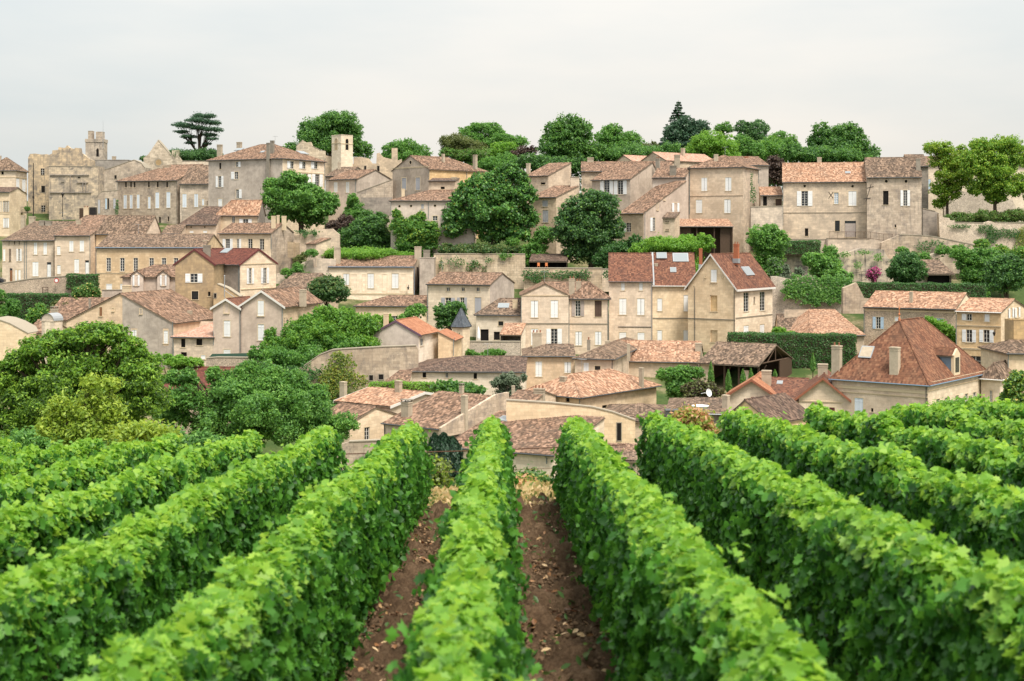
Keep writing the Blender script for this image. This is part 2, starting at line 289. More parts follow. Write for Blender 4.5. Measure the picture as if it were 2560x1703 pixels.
# ------------------------------------------------------------------ houses
def rib_slope(mb, P, rib, thick=.09, sag=.0):
    """one roof plane: P[0]->P[1] is the eave. Ribbed tile sheet on top, a slab edge under it"""
    P = [Vector(p) for p in P]; eu = (P[1] - P[0]).normalized()
    nrm = Vector((0, 0, 0))
    for i in range(len(P)): nrm += (P[i] - P[0]).cross(P[(i + 1) % len(P)] - P[0])
    nrm.normalize()
    if nrm.z < 0: nrm = -nrm
    ev = nrm.cross(eu).normalized()
    if sum((p - P[0]).dot(ev) for p in P) < 0: ev = -ev
    q = [((p - P[0]).dot(eu), (p - P[0]).dot(ev)) for p in P]
    u0, u1 = min(a for a, b in q), max(a for a, b in q)
    per = .26; step = per / 4 if rib == 'canal' else .24
    nc = max(3, int(math.ceil((u1 - u0) / step)) + 1); us = np.linspace(u0, u1, nc)
    lo = np.full(nc, 1e9); hi = np.full(nc, -1e9)
    for i in range(len(q)):
        (a, b), (c, d) = q[i], q[(i + 1) % len(q)]
        if abs(c - a) < 1e-9:
            k = np.argmin(abs(us - a)); lo[k] = min(lo[k], b, d); hi[k] = max(hi[k], b, d); continue
        t = (us - a) / (c - a); ok = (t >= -1e-6) & (t <= 1 + 1e-6); v = b + t * (d - b)
        lo = np.where(ok, np.minimum(lo, v), lo); hi = np.where(ok, np.maximum(hi, v), hi)
    bad = hi < lo; lo[bad] = 0; hi[bad] = 0
    vm = max(b for a, b in q); nr = max(2, int(math.ceil(vm / .8)) + 1)
    t = np.linspace(0, 1, nr)[:, None]
    VV = lo[None] + t * (hi - lo)[None]; UU = np.repeat(us[None], nr, 0)
    if rib == 'canal': h = .055 * np.abs(np.sin(np.pi * us / per)) + .004
    else: h = np.full(nc, .01) + .01 * (np.arange(nc) % 2)
    H = np.repeat(h[None], nr, 0) + rng.normal(0, .006 if rib == 'canal' else .004, (nr, nc))
    ph = rng.uniform(0, 6.28, 3)
    H += .035 * np.sin(UU * .55 + ph[0]) * np.sin(np.pi * t) + .02 * np.sin(UU * 1.3 + ph[1]) * np.sin(np.pi * t + .6)
    UU2 = UU + rng.normal(0, .012, (nr, nc)) * (rib == 'canal')
    p0, eu_, ev_, n_ = (np.array(x) for x in (P[0], eu, ev, nrm))
    X = p0 + UU2[..., None] * eu_ + VV[..., None] * ev_ + H[..., None] * n_
    o = len(mb.v); mb.v += [tuple(x) for x in X.reshape(-1, 3)]
    mb.uv[o] = np.stack([UU, VV], -1).reshape(-1, 2)
    for r in range(nr - 1):
        for c in range(nc - 1):
            a = o + r * nc + c; mb.f.append((a, a + 1, a + nc + 1, a + nc)); mb.m.append(0)
    dn = Vector((0, 0, -thick)); mb.prism([p - nrm * .075 for p in P], dn, 1)
def ridge_caps(mb, a, b, r=.11):
    a = Vector(a); b = Vector(b); n = max(1, int((b - a).length / .45)); o = len(mb.v)
    up = Vector((0, 0, 1)); d = (b - a).normalized(); s = d.cross(up).normalized()
    for i in range(n):
        p = a.lerp(b, i / n); q = a.lerp(b, (i + .97) / n); j = random.uniform(-.012, .012)
        ring = [[c + s * math.cos(k) * r * w + up * (math.sin(k) * r * w + j) for k in (0, .8, 1.57, 2.34, 3.14)] for c, w in ((p, 1.08), (q, .92))]
        base = len(mb.v); mb.v += [tuple(x) for x in ring[0] + ring[1]]
        for k in range(4): mb.f.append((base + k, base + k + 1, base + 6 + k, base + 5 + k)); mb.m.append(0)
        mb.f.append((base, base + 1, base + 2, base + 3, base + 4)); mb.m.append(0)
        mb.uv[base] = np.array([(i * .26 + .1, .2 + k * .01) for k in range(10)])
class House:
    """front wall from photo column xl to xr at depth D (left end) or Dr (right end), turned by yaw; all parts real geometry behind it"""
    def __init__(s, name, label, cat, t, xl, xr, ye, yb, D=None, yaw=0, W=None, xs=None, yr=None, roof='gx', hips='', wall='beige', rmat='brown',
                 wins='', chims='', skys='', pipes='', rp=.5, ov=.35, vg=.12, gut=True, Dr=None, root=None, group=None, rib='canal', wallL=None, wallR=None,
                 gutmat='gutter', barge=None, bands='', open_front=False, bandmat='surround', rise=None, thick=.09):
        s.t = t; D = D and dm(D); Dr = Dr and dm(Dr); W = W and W * TOWN; th = R(yaw); s.th = th; s.c, s.s = math.cos(th), math.sin(th)
        ul, _ = s.ur(xl, 0); ur, _ = s.ur(xr, 0); _, vy = s.ur(0, ye)
        if Dr is None:
            A = Vector((ul * D, D)); s.L = (A.y * ur - A.x) / (s.c - ur * s.s); ze = vy * D
        else:
            B = Vector((ur * Dr, Dr)); s.L = (B.x - ul * B.y) / (s.c - ul * s.s); A = B - Vector((s.c, s.s)) * s.L; ze = vy * Dr
        anch = D if Dr is None else Dr
        if xs is not None:
            Bx = A + Vector((s.c, s.s)) * s.L; us, _ = s.ur(xs, 0); s.W = (us * Bx.y - Bx.x) / (-s.s - us * s.c)
        else: s.W = W
        if not (1 < s.W < 36 and 1 < s.L < 65): print('!! size', label, round(s.L, 2), round(s.W, 2))
        if s.W <= 0 or s.W > 40: s.W = 9
        s.A = A; zb = s.ur(0, yb)[1] * anch
        pts = [s.xy(a, b) for a in (0, s.L) for b in (0, s.W)]
        zb = min([zb] + [tz(p.x, p.y) for p in pts]) - .4
        s.zb = zb; s.H = ze - zb; s.roof = roof; s.rp = rp; s.hips = hips; s.wins = []; s.wallm = wall; s.open_front = open_front
        s.root = root or empty(name, (A.x, A.y, zb), th, label, cat, group); s.sub = root is not None
        if s.sub:   # geometry of an added wing goes into the frame of the first volume
            ro = s.root; s.M = Matrix.Rotation(-ro.rotation_euler.z, 4, 'Z') @ Matrix.Translation(Vector((A.x, A.y, zb)) - ro.location) 
            s.M = Matrix.Rotation(-ro.rotation_euler.z, 4, 'Z') @ (Matrix.Translation(Vector((A.x, A.y, zb)) - ro.location) @ Matrix.Rotation(th, 4, 'Z'))
        else: s.M = None
        L, W, H = s.L, s.W, s.H
        # ridge height from the photo row yr, at the ridge's own depth
        if yr is not None:
            m = {'gx': (L * .5, W * rp), 'gxR': (L, W * rp), 'gy': (L * rp, 0), 'gyb': (L * rp, W * .5), 'hip': (L * .5, W * .5), 'shed': (L * .5, W), 'shedR': (L, W * .5), 'shedL': (0, W * .5), 'flat': (0, 0)}[roof]
            s.zr = s.ur(0, yr)[1] * s.xy(*m).y - zb
        elif rise is not None: s.zr = H + rise
        else: s.zr = H + .3 * W / 2
        if roof == 'gxR': s.roof = roof = 'gx'
        if roof == 'gyb': s.roof = roof = 'gy'
        run = {'gx': W * rp, 'gy': L * rp, 'hip': min(L, W) / 2, 'shed': W, 'shedR': L, 'shedL': L, 'flat': 1}[roof]
        sl_ = (s.zr - H) / run
        if roof != 'flat': print('%-58s L%.1f W%.1f H%.1f rise%.2f slope%.2f' % (label[:58], L, W, H, s.zr - H, sl_), '!!' if not .12 < sl_ < 1.35 else '')
        if roof != 'flat' and sl_ < .12: s.zr = H + .16 * run
        s.ov, s.vg = ov, vg
        s.build_roof(rmat, rib, barge, thick)
        for w in wins.split(';'):
            if w.strip(): s.win(*w.split())
        s.build_walls(wall, wallL, wallR)
        for c in chims.split(';'):
            if c.strip(): s.chim(c.split())
        for c in skys.split(';'):
            if c.strip(): s.sky(c.split())
        if gut and roof in ('gx', 'hip', 'shed'): s.gutter(gutmat)
        for p in pipes.split(';'):
            if p.strip(): s.pipe(p.split())
        for b in bands.split(';'):
            if b.strip(): s.band(b.split(), bandmat)
    def ur(s, x, y):
        a, b = px(s.t, x, y); return (a - CX) / F, -(b - HY) / F
    def xy(s, a, b): return s.A + Vector((s.c, s.s)) * a + Vector((-s.s, s.c)) * b
    def mk(s, name, mb, parent, mats, smooth=False, label=None):
        if s.M is not None and parent is s.root: mb.v = [tuple(s.M @ Vector(v)) for v in mb.v]
        elif s.M is not None: mb.v = [tuple(s.M @ Vector(v)) for v in mb.v]
        o = make(name, mb, parent, mats if isinstance(mats, list) else [MATS[mats]], smooth)
        if label: o['label'] = label
        return o
    # photo point -> wall coordinates
    def hit(s, face, x, y):
        u, v = s.ur(x, y)
        O, d = {'F': (s.A, Vector((s.c, s.s))), 'R': (s.xy(s.L, 0), Vector((-s.s, s.c))), 'L': (s.A, Vector((-s.s, s.c)))}[face]
        k = (u * O.y - O.x) / (d.x - u * d.y); p = O + d * k
        return k, v * p.y - s.zb
    def fn(s, face):
        return {'F': lambda u, d, v: (u, -d, v), 'R': lambda u, d, v: (s.L + d, u, v), 'L': lambda u, d, v: (-d, u, v)}[face]
    def win(s, face, kind, x0, y0, x1, y1, col=None):
        x0, y0, x1, y1 = map(float, (x0, y0, x1, y1)); u0, v1 = s.hit(face, x0, y0); u1, v0 = s.hit(face, x1, y1)
        v1b = s.hit(face, x1, y0)[1]; v1 = (v1 + v1b) / 2; v0 = (v0 + s.hit(face, x0, y1)[1]) / 2
        if u1 < u0: u0, u1 = u1, u0
        s.wins.append([face, kind, u0, v0, u1, v1, col])
    def build_walls(s, wall, wallL, wallR):
        L, W, H, zr, rp = s.L, s.W, s.H, s.zr, s.rp
        holes = {'F': [], 'R': [], 'L': []}
        jobs = []
        for w in s.wins:
            face, kind, u0, v0, u1, v1, col = w; ext = L if face == 'F' else W; top = H - .03
            a, b = u0, u1; wd_ = u1 - u0
            if kind == 'o': a, b = u0 + wd_ * .29, u1 - wd_ * .29
            elif kind == 'ol': a = u0 + wd_ * .48
            elif kind == 'or': b = u1 - wd_ * .48
            proud = v1 > top or a < .04 or b > ext - .04 or kind in ('r',) or (face != 'F' and s.roof in ('shed', 'shedR', 'shedL') and v1 > H * 99)
            if not proud: holes[face].append((a, b, v0, v1))
            jobs.append((face, kind, a, b, v0, v1, u0, u1, proud, col))
        mb = MB(); rv = .2
        for face, ext in (('F', L), ('R', W), ('L', W)):
            fn = s.fn(face); hs = holes[face]
            if face == 'F' and s.open_front: continue
            us = sorted({0.0, ext} | {h[0] for h in hs} | {h[1] for h in hs}); vs = sorted({0.0, H} | {h[2] for h in hs} | {h[3] for h in hs})
            for i in range(len(us) - 1):
                for j in range(len(vs) - 1):
                    cu, cv = (us[i] + us[i + 1]) / 2, (vs[j] + vs[j + 1]) / 2
                    if any(h[0] < cu < h[1] and h[2] < cv < h[3] for h in hs): continue
                    mb.quad(fn(us[i], 0, vs[j]), fn(us[i + 1], 0, vs[j]), fn(us[i + 1], 0, vs[j + 1]), fn(us[i], 0, vs[j + 1]), {'F': 0, 'L': 1, 'R': 2}[face])
            for a, b, c, d in hs:
                q = [(a, c), (b, c), (b, d), (a, d)]
                for k in range(4):
                    (p, r_), (p2, r2) = q[k], q[(k + 1) % 4]
                    mb.quad(fn(p, 0, r_), fn(p2, 0, r2), fn(p2, -rv, r2), fn(p, -rv, r_), {'F': 0, 'L': 1, 'R': 2}[face])
        mb.quad((0, W, 0), (L, W, 0), (L, W, H), (0, W, H), 0)
        if s.roof == 'gx':
            if 'L' not in s.hips: mb.poly([(0, 0, H), (0, W * rp, zr), (0, W, H)], 1)
            if 'R' not in s.hips: mb.poly([(L, 0, H), (L, W, H), (L, W * rp, zr)], 2)
        elif s.roof == 'gy':
            mb.poly([(0, 0, H), (L, 0, H), (L * rp, 0, zr)], 0)
            if 'B' not in s.hips: mb.poly([(0, W, H), (L * rp, W, zr), (L, W, H)], 0)
        elif s.roof == 'shed':
            if 'L' not in s.hips: mb.poly([(0, 0, H), (0, W, zr), (0, W, H)], 1)
            mb.poly([(L, 0, H), (L, W, H), (L, W, zr)], 2); mb.quad((0, W, H), (L, W, H), (L, W, zr), (0, W, zr), 0)
        elif s.roof == 'shedR': mb.poly([(0, 0, H), (L, 0, H), (L, 0, zr)], 0); mb.quad((L, 0, H), (L, W, H), (L, W, zr), (L, 0, zr), 2)
        elif s.roof == 'shedL': mb.poly([(0, 0, H), (L, 0, H), (0, 0, zr)], 0); mb.quad((0, 0, H), (0, W, H), (0, W, zr), (0, 0, zr), 1)
        elif s.roof == 'flat':
            mb.quad((0, 0, H - .5), (L, 0, H - .5), (L, W, H - .5), (0, W, H - .5), 0); mb.box(-.06, L + .06, -.06, .3, H, H + .16, 0); mb.box(L - .3, L + .06, .3, W, H, H + .16, 0)
        s.wall = s.mk('wall', mb, s.root, [MATS[wall], MATS[wallL or wall], MATS[wallR or wall]])
        for j in jobs: s.fill(*j)
    def fill(s, face, kind, a, b, v0, v1, u0, u1, proud, col):
        g = s.fn(face); fn = (lambda u, d, v: g(u, d + .07, v)) if proud else g
        w, h = b - a, v1 - v0; fm = MB(); par = s.root
        if kind == 'r':
            r = w / 2; cu, cv = (a + b) / 2, (v0 + v1) / 2; ring = MB(); n = 14
            P = lambda rr, d, k: g(cu + rr * math.cos(2 * math.pi * k / n), d, cv + rr * math.sin(2 * math.pi * k / n))
            for k in range(n):
                ring.quad(P(r * 1.25, .03, k), P(r * 1.25, .03, k + 1), P(r * 1.02, .03, k + 1), P(r * 1.02, .03, k)); ring.quad(P(r * 1.25, .03, k), P(r * 1.25, .03, k + 1), P(r * 1.25, 0, k + 1), P(r * 1.25, 0, k))
                ring.quad(P(r * 1.02, .03, k), P(r * 1.02, .03, k + 1), P(r, .004, k + 1), P(r, .004, k))
            o = s.mk('oculus', ring, par, 'surround'); pn = MB(); pn.poly([P(r, .006, k) for k in range(n)]); s.mk('pane', pn, o, col or 'dark'); return
        # surround and sill
        e = .10 if w < 1.4 else .13
        if kind not in ('d', 'shop', 'door', 'b') or proud:
            dz = .015 if not proud else -.02; z_ = -.2 if proud else .002
            fm.box(a - e, a, z_ if proud else 0.001, dz, v0, v1 + e, 0, fn); fm.box(b, b + e, z_ if proud else 0.001, dz, v0, v1 + e, 0, fn); fm.box(a, b, z_ if proud else .001, dz, v1, v1 + e, 0, fn)
        if kind != 'door': fm.box(a - e - .04, b + e + .04, -.18, .07, v0 - .09, v0, 0, fn)
        else: fm.box(a - .1, b + .1, -.15, .12, v0 - .12, v0, 0, fn)
        o = s.mk('door' if kind == 'door' else ('shop_window' if kind == 'shop' else 'window'), fm, par, 'surround')
        def leaf(x0, x1, d0, cm, hang=True):
            m = MB(); m.box(x0, x1, d0, d0 + .045, v0 + .01, v1 - .01, 0, fn)
            k = max(2, int((x1 - x0) / .14)); 
            for i in range(1, k): m.box(x0 + (x1 - x0) * i / k - .006, x0 + (x1 - x0) * i / k + .006, d0 + .045, d0 + .05, v0 + .03, v1 - .03, 0, fn)
            for f in (.18, .82): m.box(x0 + .02, x1 - .02, d0 + .05, d0 + .065, v0 + h * f - .05, v0 + h * f + .05, 0, fn)
            s.mk('shutter', m, o, cm)
        sc = col or 'white'
        if kind in ('c', 's'):
            if kind == 's' or w < .5: leaf(a + .01, b - .01, -.09, sc)
            else:
                mid = (a + b) / 2; gp = random.choice((.012, .012, .03)); leaf(a + .01, mid - gp, -.09, sc); leaf(mid + gp, b - .01, -.09, sc)
            m = MB(); m.quad(fn(a, -.15, v0), fn(b, -.15, v0), fn(b, -.15, v1), fn(a, -.15, v1)); s.mk('pane', m, o, 'dark'); return
        if kind == 'door':
            m = MB(); tr = h * .16
            m.box(a + .06, b - .06, -.15, -.09, v0, v1 - tr, 0, fn)
            for f0, f1 in ((.08, .4), (.46, .92)): m.box(a + .06 + w * .14, b - .06 - w * .14, -.09, -.07, v0 + (h - tr) * f0, v0 + (h - tr) * f1, 0, fn)
            s.mk('door_leaf', m, o, sc); m = MB(); m.quad(fn(a, -.16, v0), fn(b, -.16, v0), fn(b, -.16, v1), fn(a, -.16, v1)); s.mk('pane', m, o, 'glass'); return
        m = MB(); dp = -.19 if kind in ('d', 'b') else -.15
        m.quad(fn(a, dp, v0), fn(b, dp, v0), fn(b, dp, v1), fn(a, dp, v1))
        if kind == 'b' : s.mk('blind_panel', m, o, col or s.wallm); return
        s.mk('pane', m, o, 'dark' if kind == 'd' else ('glass' if col != 'paleblue' else 'paleblue'))
        if kind in ('w', 'o', 'ol', 'or', 'shop', 'bar'):
            m = MB(); t = .055 if kind != 'bar' else .025; d0, d1 = -.14, -.09
            m.box(a, a + t, d0, d1, v0, v1, 0, fn); m.box(b - t, b, d0, d1, v0, v1, 0, fn); m.box(a + t, b - t, d0, d1, v0, v0 + t, 0, fn); m.box(a + t, b - t, d0, d1, v1 - t, v1, 0, fn)
            nc = 2 if kind != 'shop' else 3; nr = max(1, round(h / .5)) if kind != 'shop' else 2
            if kind == 'bar': nc = max(2, round(w / .18)); nr = max(2, round(h / .25))
            for i in range(1, nc): x = a + w * i / nc; m.box(x - t * .6, x + t * .6, d0, d1, v0 + t, v1 - t, 0, fn)
            for i in range(1, nr):
                z = v0 + h * i / nr
                for k in range(nc): m.box(a + w * k / nc + t * .6, a + w * (k + 1) / nc - t * .6, d0 + .01, d1 - .01, z - .015, z + .015, 0, fn)
            s.mk('window_frame', m, o, 'iron' if kind == 'bar' else 'frame')
        if kind == 'o': leaf(u0, a - .03, .03, sc); leaf(b + .03, u1, .03, sc)
        if kind == 'ol': leaf(u0, a - .03, .03, sc)
        if kind == 'or': leaf(b + .03, u1, .03, sc)
    def build_roof(s, rmat, rib, barge, thick):
        L, W, H, zr, rp, ov, vg = s.L, s.W, s.H, s.zr, s.rp, s.ov, s.vg; mb = MB(); s.planes = []; H += .02; zr += .03
        def slope(P): rib_slope(mb, P, rib, thick); s.planes.append([Vector(p) for p in P])
        r = s.roof
        if r == 'gx':
            f = (zr - H) / (W * rp); k = (zr - H) / (W * (1 - rp)); ym = W * rp
            l0 = -ov if 'L' in s.hips else -vg; r0 = L + ov if 'R' in s.hips else L + vg; la = min(ym, L * .45) if 'L' in s.hips else -vg; ra = L - min(ym, L * .45) if 'R' in s.hips else L + vg
            slope([(l0, -ov, H - ov * f), (r0, -ov, H - ov * f), (ra, ym, zr), (la, ym, zr)])
            slope([(r0, W + ov, H - ov * k), (l0, W + ov, H - ov * k), (la, ym, zr), (ra, ym, zr)])
            if 'L' in s.hips: slope([(l0, W + ov, H - ov * k), (l0, -ov, H - ov * f), (la, ym, zr)]); ridge_caps(mb, (l0, -ov, H - ov * f), (la, ym, zr))
            if 'R' in s.hips: slope([(r0, -ov, H - ov * f), (r0, W + ov, H - ov * k), (ra, ym, zr)]); ridge_caps(mb, (r0, -ov, H - ov * f), (ra, ym, zr))
            ridge_caps(mb, (la, ym, zr), (ra, ym, zr))
            if barge:
                for x, hp in ((-vg, 'L'), (L + vg, 'R')):
                    if hp not in s.hips: s.barge([(x, -ov, H - ov * f), (x, ym, zr), (x, W + ov, H - ov * k)], (1 if hp == 'R' else -1, 0, 0), barge)
        elif r == 'gy':
            xm = L * rp; f = (zr - H) / xm; k = (zr - H) / (L - xm); b0 = W + (ov if 'B' in s.hips else vg); ba = W - min(xm, W * .45) if 'B' in s.hips else W + vg
            slope([(-ov, b0, H - ov * f), (-ov, -vg, H - ov * f), (xm, -vg, zr), (xm, ba, zr)])
            slope([(L + ov, -vg, H - ov * k), (L + ov, b0, H - ov * k), (xm, ba, zr), (xm, -vg, zr)])
            if 'B' in s.hips: slope([(L + ov, b0, H - ov * k), (-ov, b0, H - ov * f), (xm, ba, zr)])
            ridge_caps(mb, (xm, -vg, zr), (xm, ba, zr))
            if barge: s.barge([(-ov, -vg, H - ov * f), (xm, -vg, zr), (L + ov, -vg, H - ov * k)], (0, -1, 0), barge)
        elif r == 'hip':
            i = min(L, W) / 2; f = (zr - H) / i; z0 = H - ov * f; c = [(-ov, -ov, z0), (L + ov, -ov, z0), (L + ov, W + ov, z0), (-ov, W + ov, z0)]
            if L >= W: a, b = (i, W / 2, zr), (L - i, W / 2, zr); S = [[c[0], c[1], b, a], [c[1], c[2], b], [c[2], c[3], a, b], [c[3], c[0], a]]; E = [(c[0], a), (c[1], b), (c[2], b), (c[3], a)]
            else: a, b = (L / 2, i, zr), (L / 2, W - i, zr); S = [[c[0], c[1], a], [c[1], c[2], b, a], [c[2], c[3], b], [c[3], c[0], a, b]]; E = [(c[0], a), (c[1], a), (c[2], b), (c[3], b)]
            for q in S: slope(q)
            for p, q in E: ridge_caps(mb, p, q)
            if (Vector(a) - Vector(b)).length > .3: ridge_caps(mb, a, b)
            s.apex = (a, b)
        elif r == 'shed':
            f = (zr - H) / W
            if 'L' in s.hips:
                la = min(W * .8, L * .5); slope([(-ov, -ov, H - ov * f), (L + vg, -ov, H - ov * f), (L + vg, W + .05, zr), (la, W + .05, zr)]); slope([(-ov, W, H - ov * f), (-ov, -ov, H - ov * f), (la, W + .05, zr)]); ridge_caps(mb, (-ov, -ov, H - ov * f), (la, W, zr))
            else: slope([(-vg, -ov, H - ov * f), (L + vg, -ov, H - ov * f), (L + vg, W + .05, zr), (-vg, W + .05, zr)])
        elif r == 'shedR': f = (zr - H) / L; slope([(-ov, W + vg, H - ov * f), (-ov, -vg, H - ov * f), (L + .05, -vg, zr), (L + .05, W + vg, zr)])
        elif r == 'shedL': f = (zr - H) / L; slope([(L + ov, -vg, H - ov * f), (L + ov, W + vg, H - ov * f), (-.05, W + vg, zr), (-.05, -vg, zr)])
        if mb.v: s.roofo = s.mk('roof', mb, s.root, [MATS[rmat], MATS['eave']])
    def barge(s, pts, out, mat):
        mb = MB(); o = Vector(out) * .05
        for a, b in zip(pts[:-1], pts[1:]):
            a, b = Vector(a), Vector(b); mb.prism([a + Vector((0, 0, .05)), b + Vector((0, 0, .05)), b - Vector((0, 0, .28)), a - Vector((0, 0, .28))], o)
        s.mk('bargeboard', mb, s.root, mat)
    def gutter(s, mat):
        L, W, H, ov = s.L, s.W, s.H, s.ov
        run = W * s.rp if s.roof == 'gx' else (min(L, W) / 2 if s.roof == 'hip' else W); z = H - ov * (s.zr - H) / run - .03; mb = MB()
        x0 = -ov if (s.roof == 'hip' or 'L' in s.hips) else -s.vg; x1 = L + (ov if (s.roof == 'hip' or 'R' in s.hips) else s.vg)
        mb.tube([(x0, -ov - .07, z), (x1, -ov - .07, z - .02)], .075, 7)
        if s.roof == 'hip' or (s.roof == 'gx' and 'R' in s.hips): mb.tube([(L + ov + .07, -ov, z), (L + ov + .07, W + ov, z - .02)], .075, 7)
        s.mk('gutter', mb, s.root, mat)
    def pipe(s, a):
        face, x, y0, y1 = a[0], *map(float, a[1:4]); mat = a[4] if len(a) > 4 else 'pipe'
        u, v1 = s.hit(face, x, y0); _, v0 = s.hit(face, x, y1); fn = s.fn(face); mb = MB()
        mb.tube([fn(u, s.ov * .8, v1 + .1), fn(u, .1, v1 - .35), fn(u, .07, max(0, v0))], .05, 6)
        for f in (.25, .6): mb.box(u - .07, u + .07, .0, .12, v0 + (v1 - v0) * f, v0 + (v1 - v0) * f + .04, 0, fn)
        s.mk('downpipe', mb, s.root, mat)
    def band(s, a, mat):
        face, x0, x1, y = a[0], *map(float, a[1:4]); hgt = float(a[4]) if len(a) > 4 else .16; mat = a[5] if len(a) > 5 else mat
        u0, v = s.hit(face, x0, y); u1, _ = s.hit(face, x1, y); ext = s.L if face == 'F' else s.W; u0, u1 = max(u0, -.02), min(u1, ext + .02); mb = MB()
        mb.box(u0, u1, .003, .07, v - hgt / 2, v + hgt / 2, 0, s.fn(face)); mb.box(u0, u1, .003, .1, v + hgt / 2, v + hgt / 2 + .05, 0, s.fn(face)); s.mk('string_course', mb, s.root, mat)
    def chim(s, a):
        """x0 y0 x1 y1 local-depth [style]"""
        x0, y0, x1, y1, yl = map(float, a[:5]); st = a[5] if len(a) > 5 else 'stone'; mat = {'stone': 'chimneystone', 'grey': 'chimneygrey', 'brick': 'brick', 'pale': 'surround'}.get(st.split('.')[0], 'chimneystone')
        u0, vt = s.ur((x0 + x1) / 2 - abs(x1 - x0) / 2, y0); u1, vb = s.ur((x0 + x1) / 2 + abs(x1 - x0) / 2, y1); yl *= TOWN
        O = s.xy(0, yl); d = Vector((s.c, s.s)); um = (u0 + u1) / 2
        k = (um * O.y - O.x) / (d.x - um * d.y); p = O + d * k; w = (u1 - u0) * p.y
        w = w / (s.c + abs(s.s) * .8) if abs(s.s) > .2 else w
        zt, zb = vt * p.y - s.zb, vb * p.y - s.zb - .9; dp = min(w, max(.45, w * .7)); mb = MB(); wh = w / 2
        mb.box(k - wh * .9, k + wh * .9, yl - dp * .45, yl + dp * .45, zb, zt - .16)
        mb.box(k - wh, k + wh, yl - dp / 2, yl + dp / 2, zt - .16, zt - .04); mb.box(k - wh * .93, k + wh * .93, yl - dp * .47, yl + dp * .47, zt - .04, zt)
        mb.box(k - wh * .97, k + wh * .97, yl - dp * .49, yl + dp * .49, zt - .42, zt - .36)
        c = s.mk('chimney', mb, s.root, mat)
        if 'pots' in st or 'pot' in st:
            m = MB(); n = max(1, int(w / .4))
            for i in range(n): m.lathe((k - wh + w * (i + .5) / n, yl, zt), [(.11, 0), (.10, .3), (.13, .32), (.13, .36), (.05, .36)], 8)
            s.mk('chimney_pot', m, c, 'pot')
        if 'lead' in st:
            m = MB(); m.box(k - wh * 1.15, k + wh * 1.15, yl - dp * .6, yl + dp * .6, zb + .3, zb + 1.05); s.mk('flashing', m, c, 'lead')
        if 'cap' in st:
            m = MB()
            for sx in (-.8, .8):
                for sy in (-.4, .4): m.box(k + sx * wh - .05, k + sx * wh + .05, yl + sy * dp - .04, yl + sy * dp + .04, zt, zt + .22)
            m.box(k - wh * 1.1, k + wh * 1.1, yl - dp * .6, yl + dp * .6, zt + .22, zt + .29); s.mk('chimney_cap', m, c, 'chimneygrey')
    def sky(s, a):
        """plane x0 y0 x1 y1 [kind]: a skylight lying on roof plane number n"""
        pl = s.planes[int(a[0])]; x0, y0, x1, y1 = map(float, a[1:5]); mat = a[5] if len(a) > 5 else 'skyglass'
        n = (pl[1] - pl[0]).cross(pl[2] - pl[0]).normalized(); eu = (pl[1] - pl[0]).normalized(); n = n if n.z > 0 else -n; ev = n.cross(eu)
        def on(x, y):
            u, v = s.ur(x, y); Oc = s.A; lx = lambda q: Vector(((q.x - Oc.x) * s.c + (q.y - Oc.y) * s.s, -(q.x - Oc.x) * s.s + (q.y - Oc.y) * s.c, q.z - s.zb))
            o = lx(Vector((0, 0, 0))); d = lx(Vector((u, 1, v))) - o; k = (pl[0] - o).dot(n) / d.dot(n); q = o + d * k; return (q - pl[0]).dot(eu), (q - pl[0]).dot(ev)
        c = on((x0 + x1) / 2, (y0 + y1) / 2); a0 = on(x0, (y0 + y1) / 2)[0]; a1 = on(x1, (y0 + y1) / 2)[0]; b1 = on((x0 + x1) / 2, y0)[1]; b0 = on((x0 + x1) / 2, y1)[1]
        w = abs(a1 - a0) * .86; Q = lambda u, v, h: tuple(pl[0] + eu * u + ev * v + n * h); mb = MB(); hw = w / 2
        mb.box(c[0] - hw, c[0] + hw, b0, b1, .0, .13, 0, lambda x, y, z: Q(x, y, z)); o = s.mk('skylight', mb, s.root, 'lead'); m = MB()
        m.box(c[0] - hw * .86, c[0] + hw * .86, b0 + (b1 - b0) * .08, b1 - (b1 - b0) * .08, .131, .14, 0, lambda x, y, z: Q(x, y, z)); s.mk('pane', m, o, mat)
    def lamp(s, face, x, y):
        u, v = s.hit(face, x, y); fn = s.fn(face); mb = MB()
        mb.tube([fn(u, 0, v + .75), fn(u, .35, v + .85), fn(u, .55, v + .7), fn(u, .55, v + .5)], .025, 5); mb.box(u - .03, u + .03, .0, .03, v + .3, v + .95, 0, fn)
        c = fn(u, .55, v); mb.lathe(c, [(.08, 0), (.2, .42), (.22, .44), (.06, .6), (.02, .62)], 6); s.mk('wall_lantern', mb, s.root, 'iron')
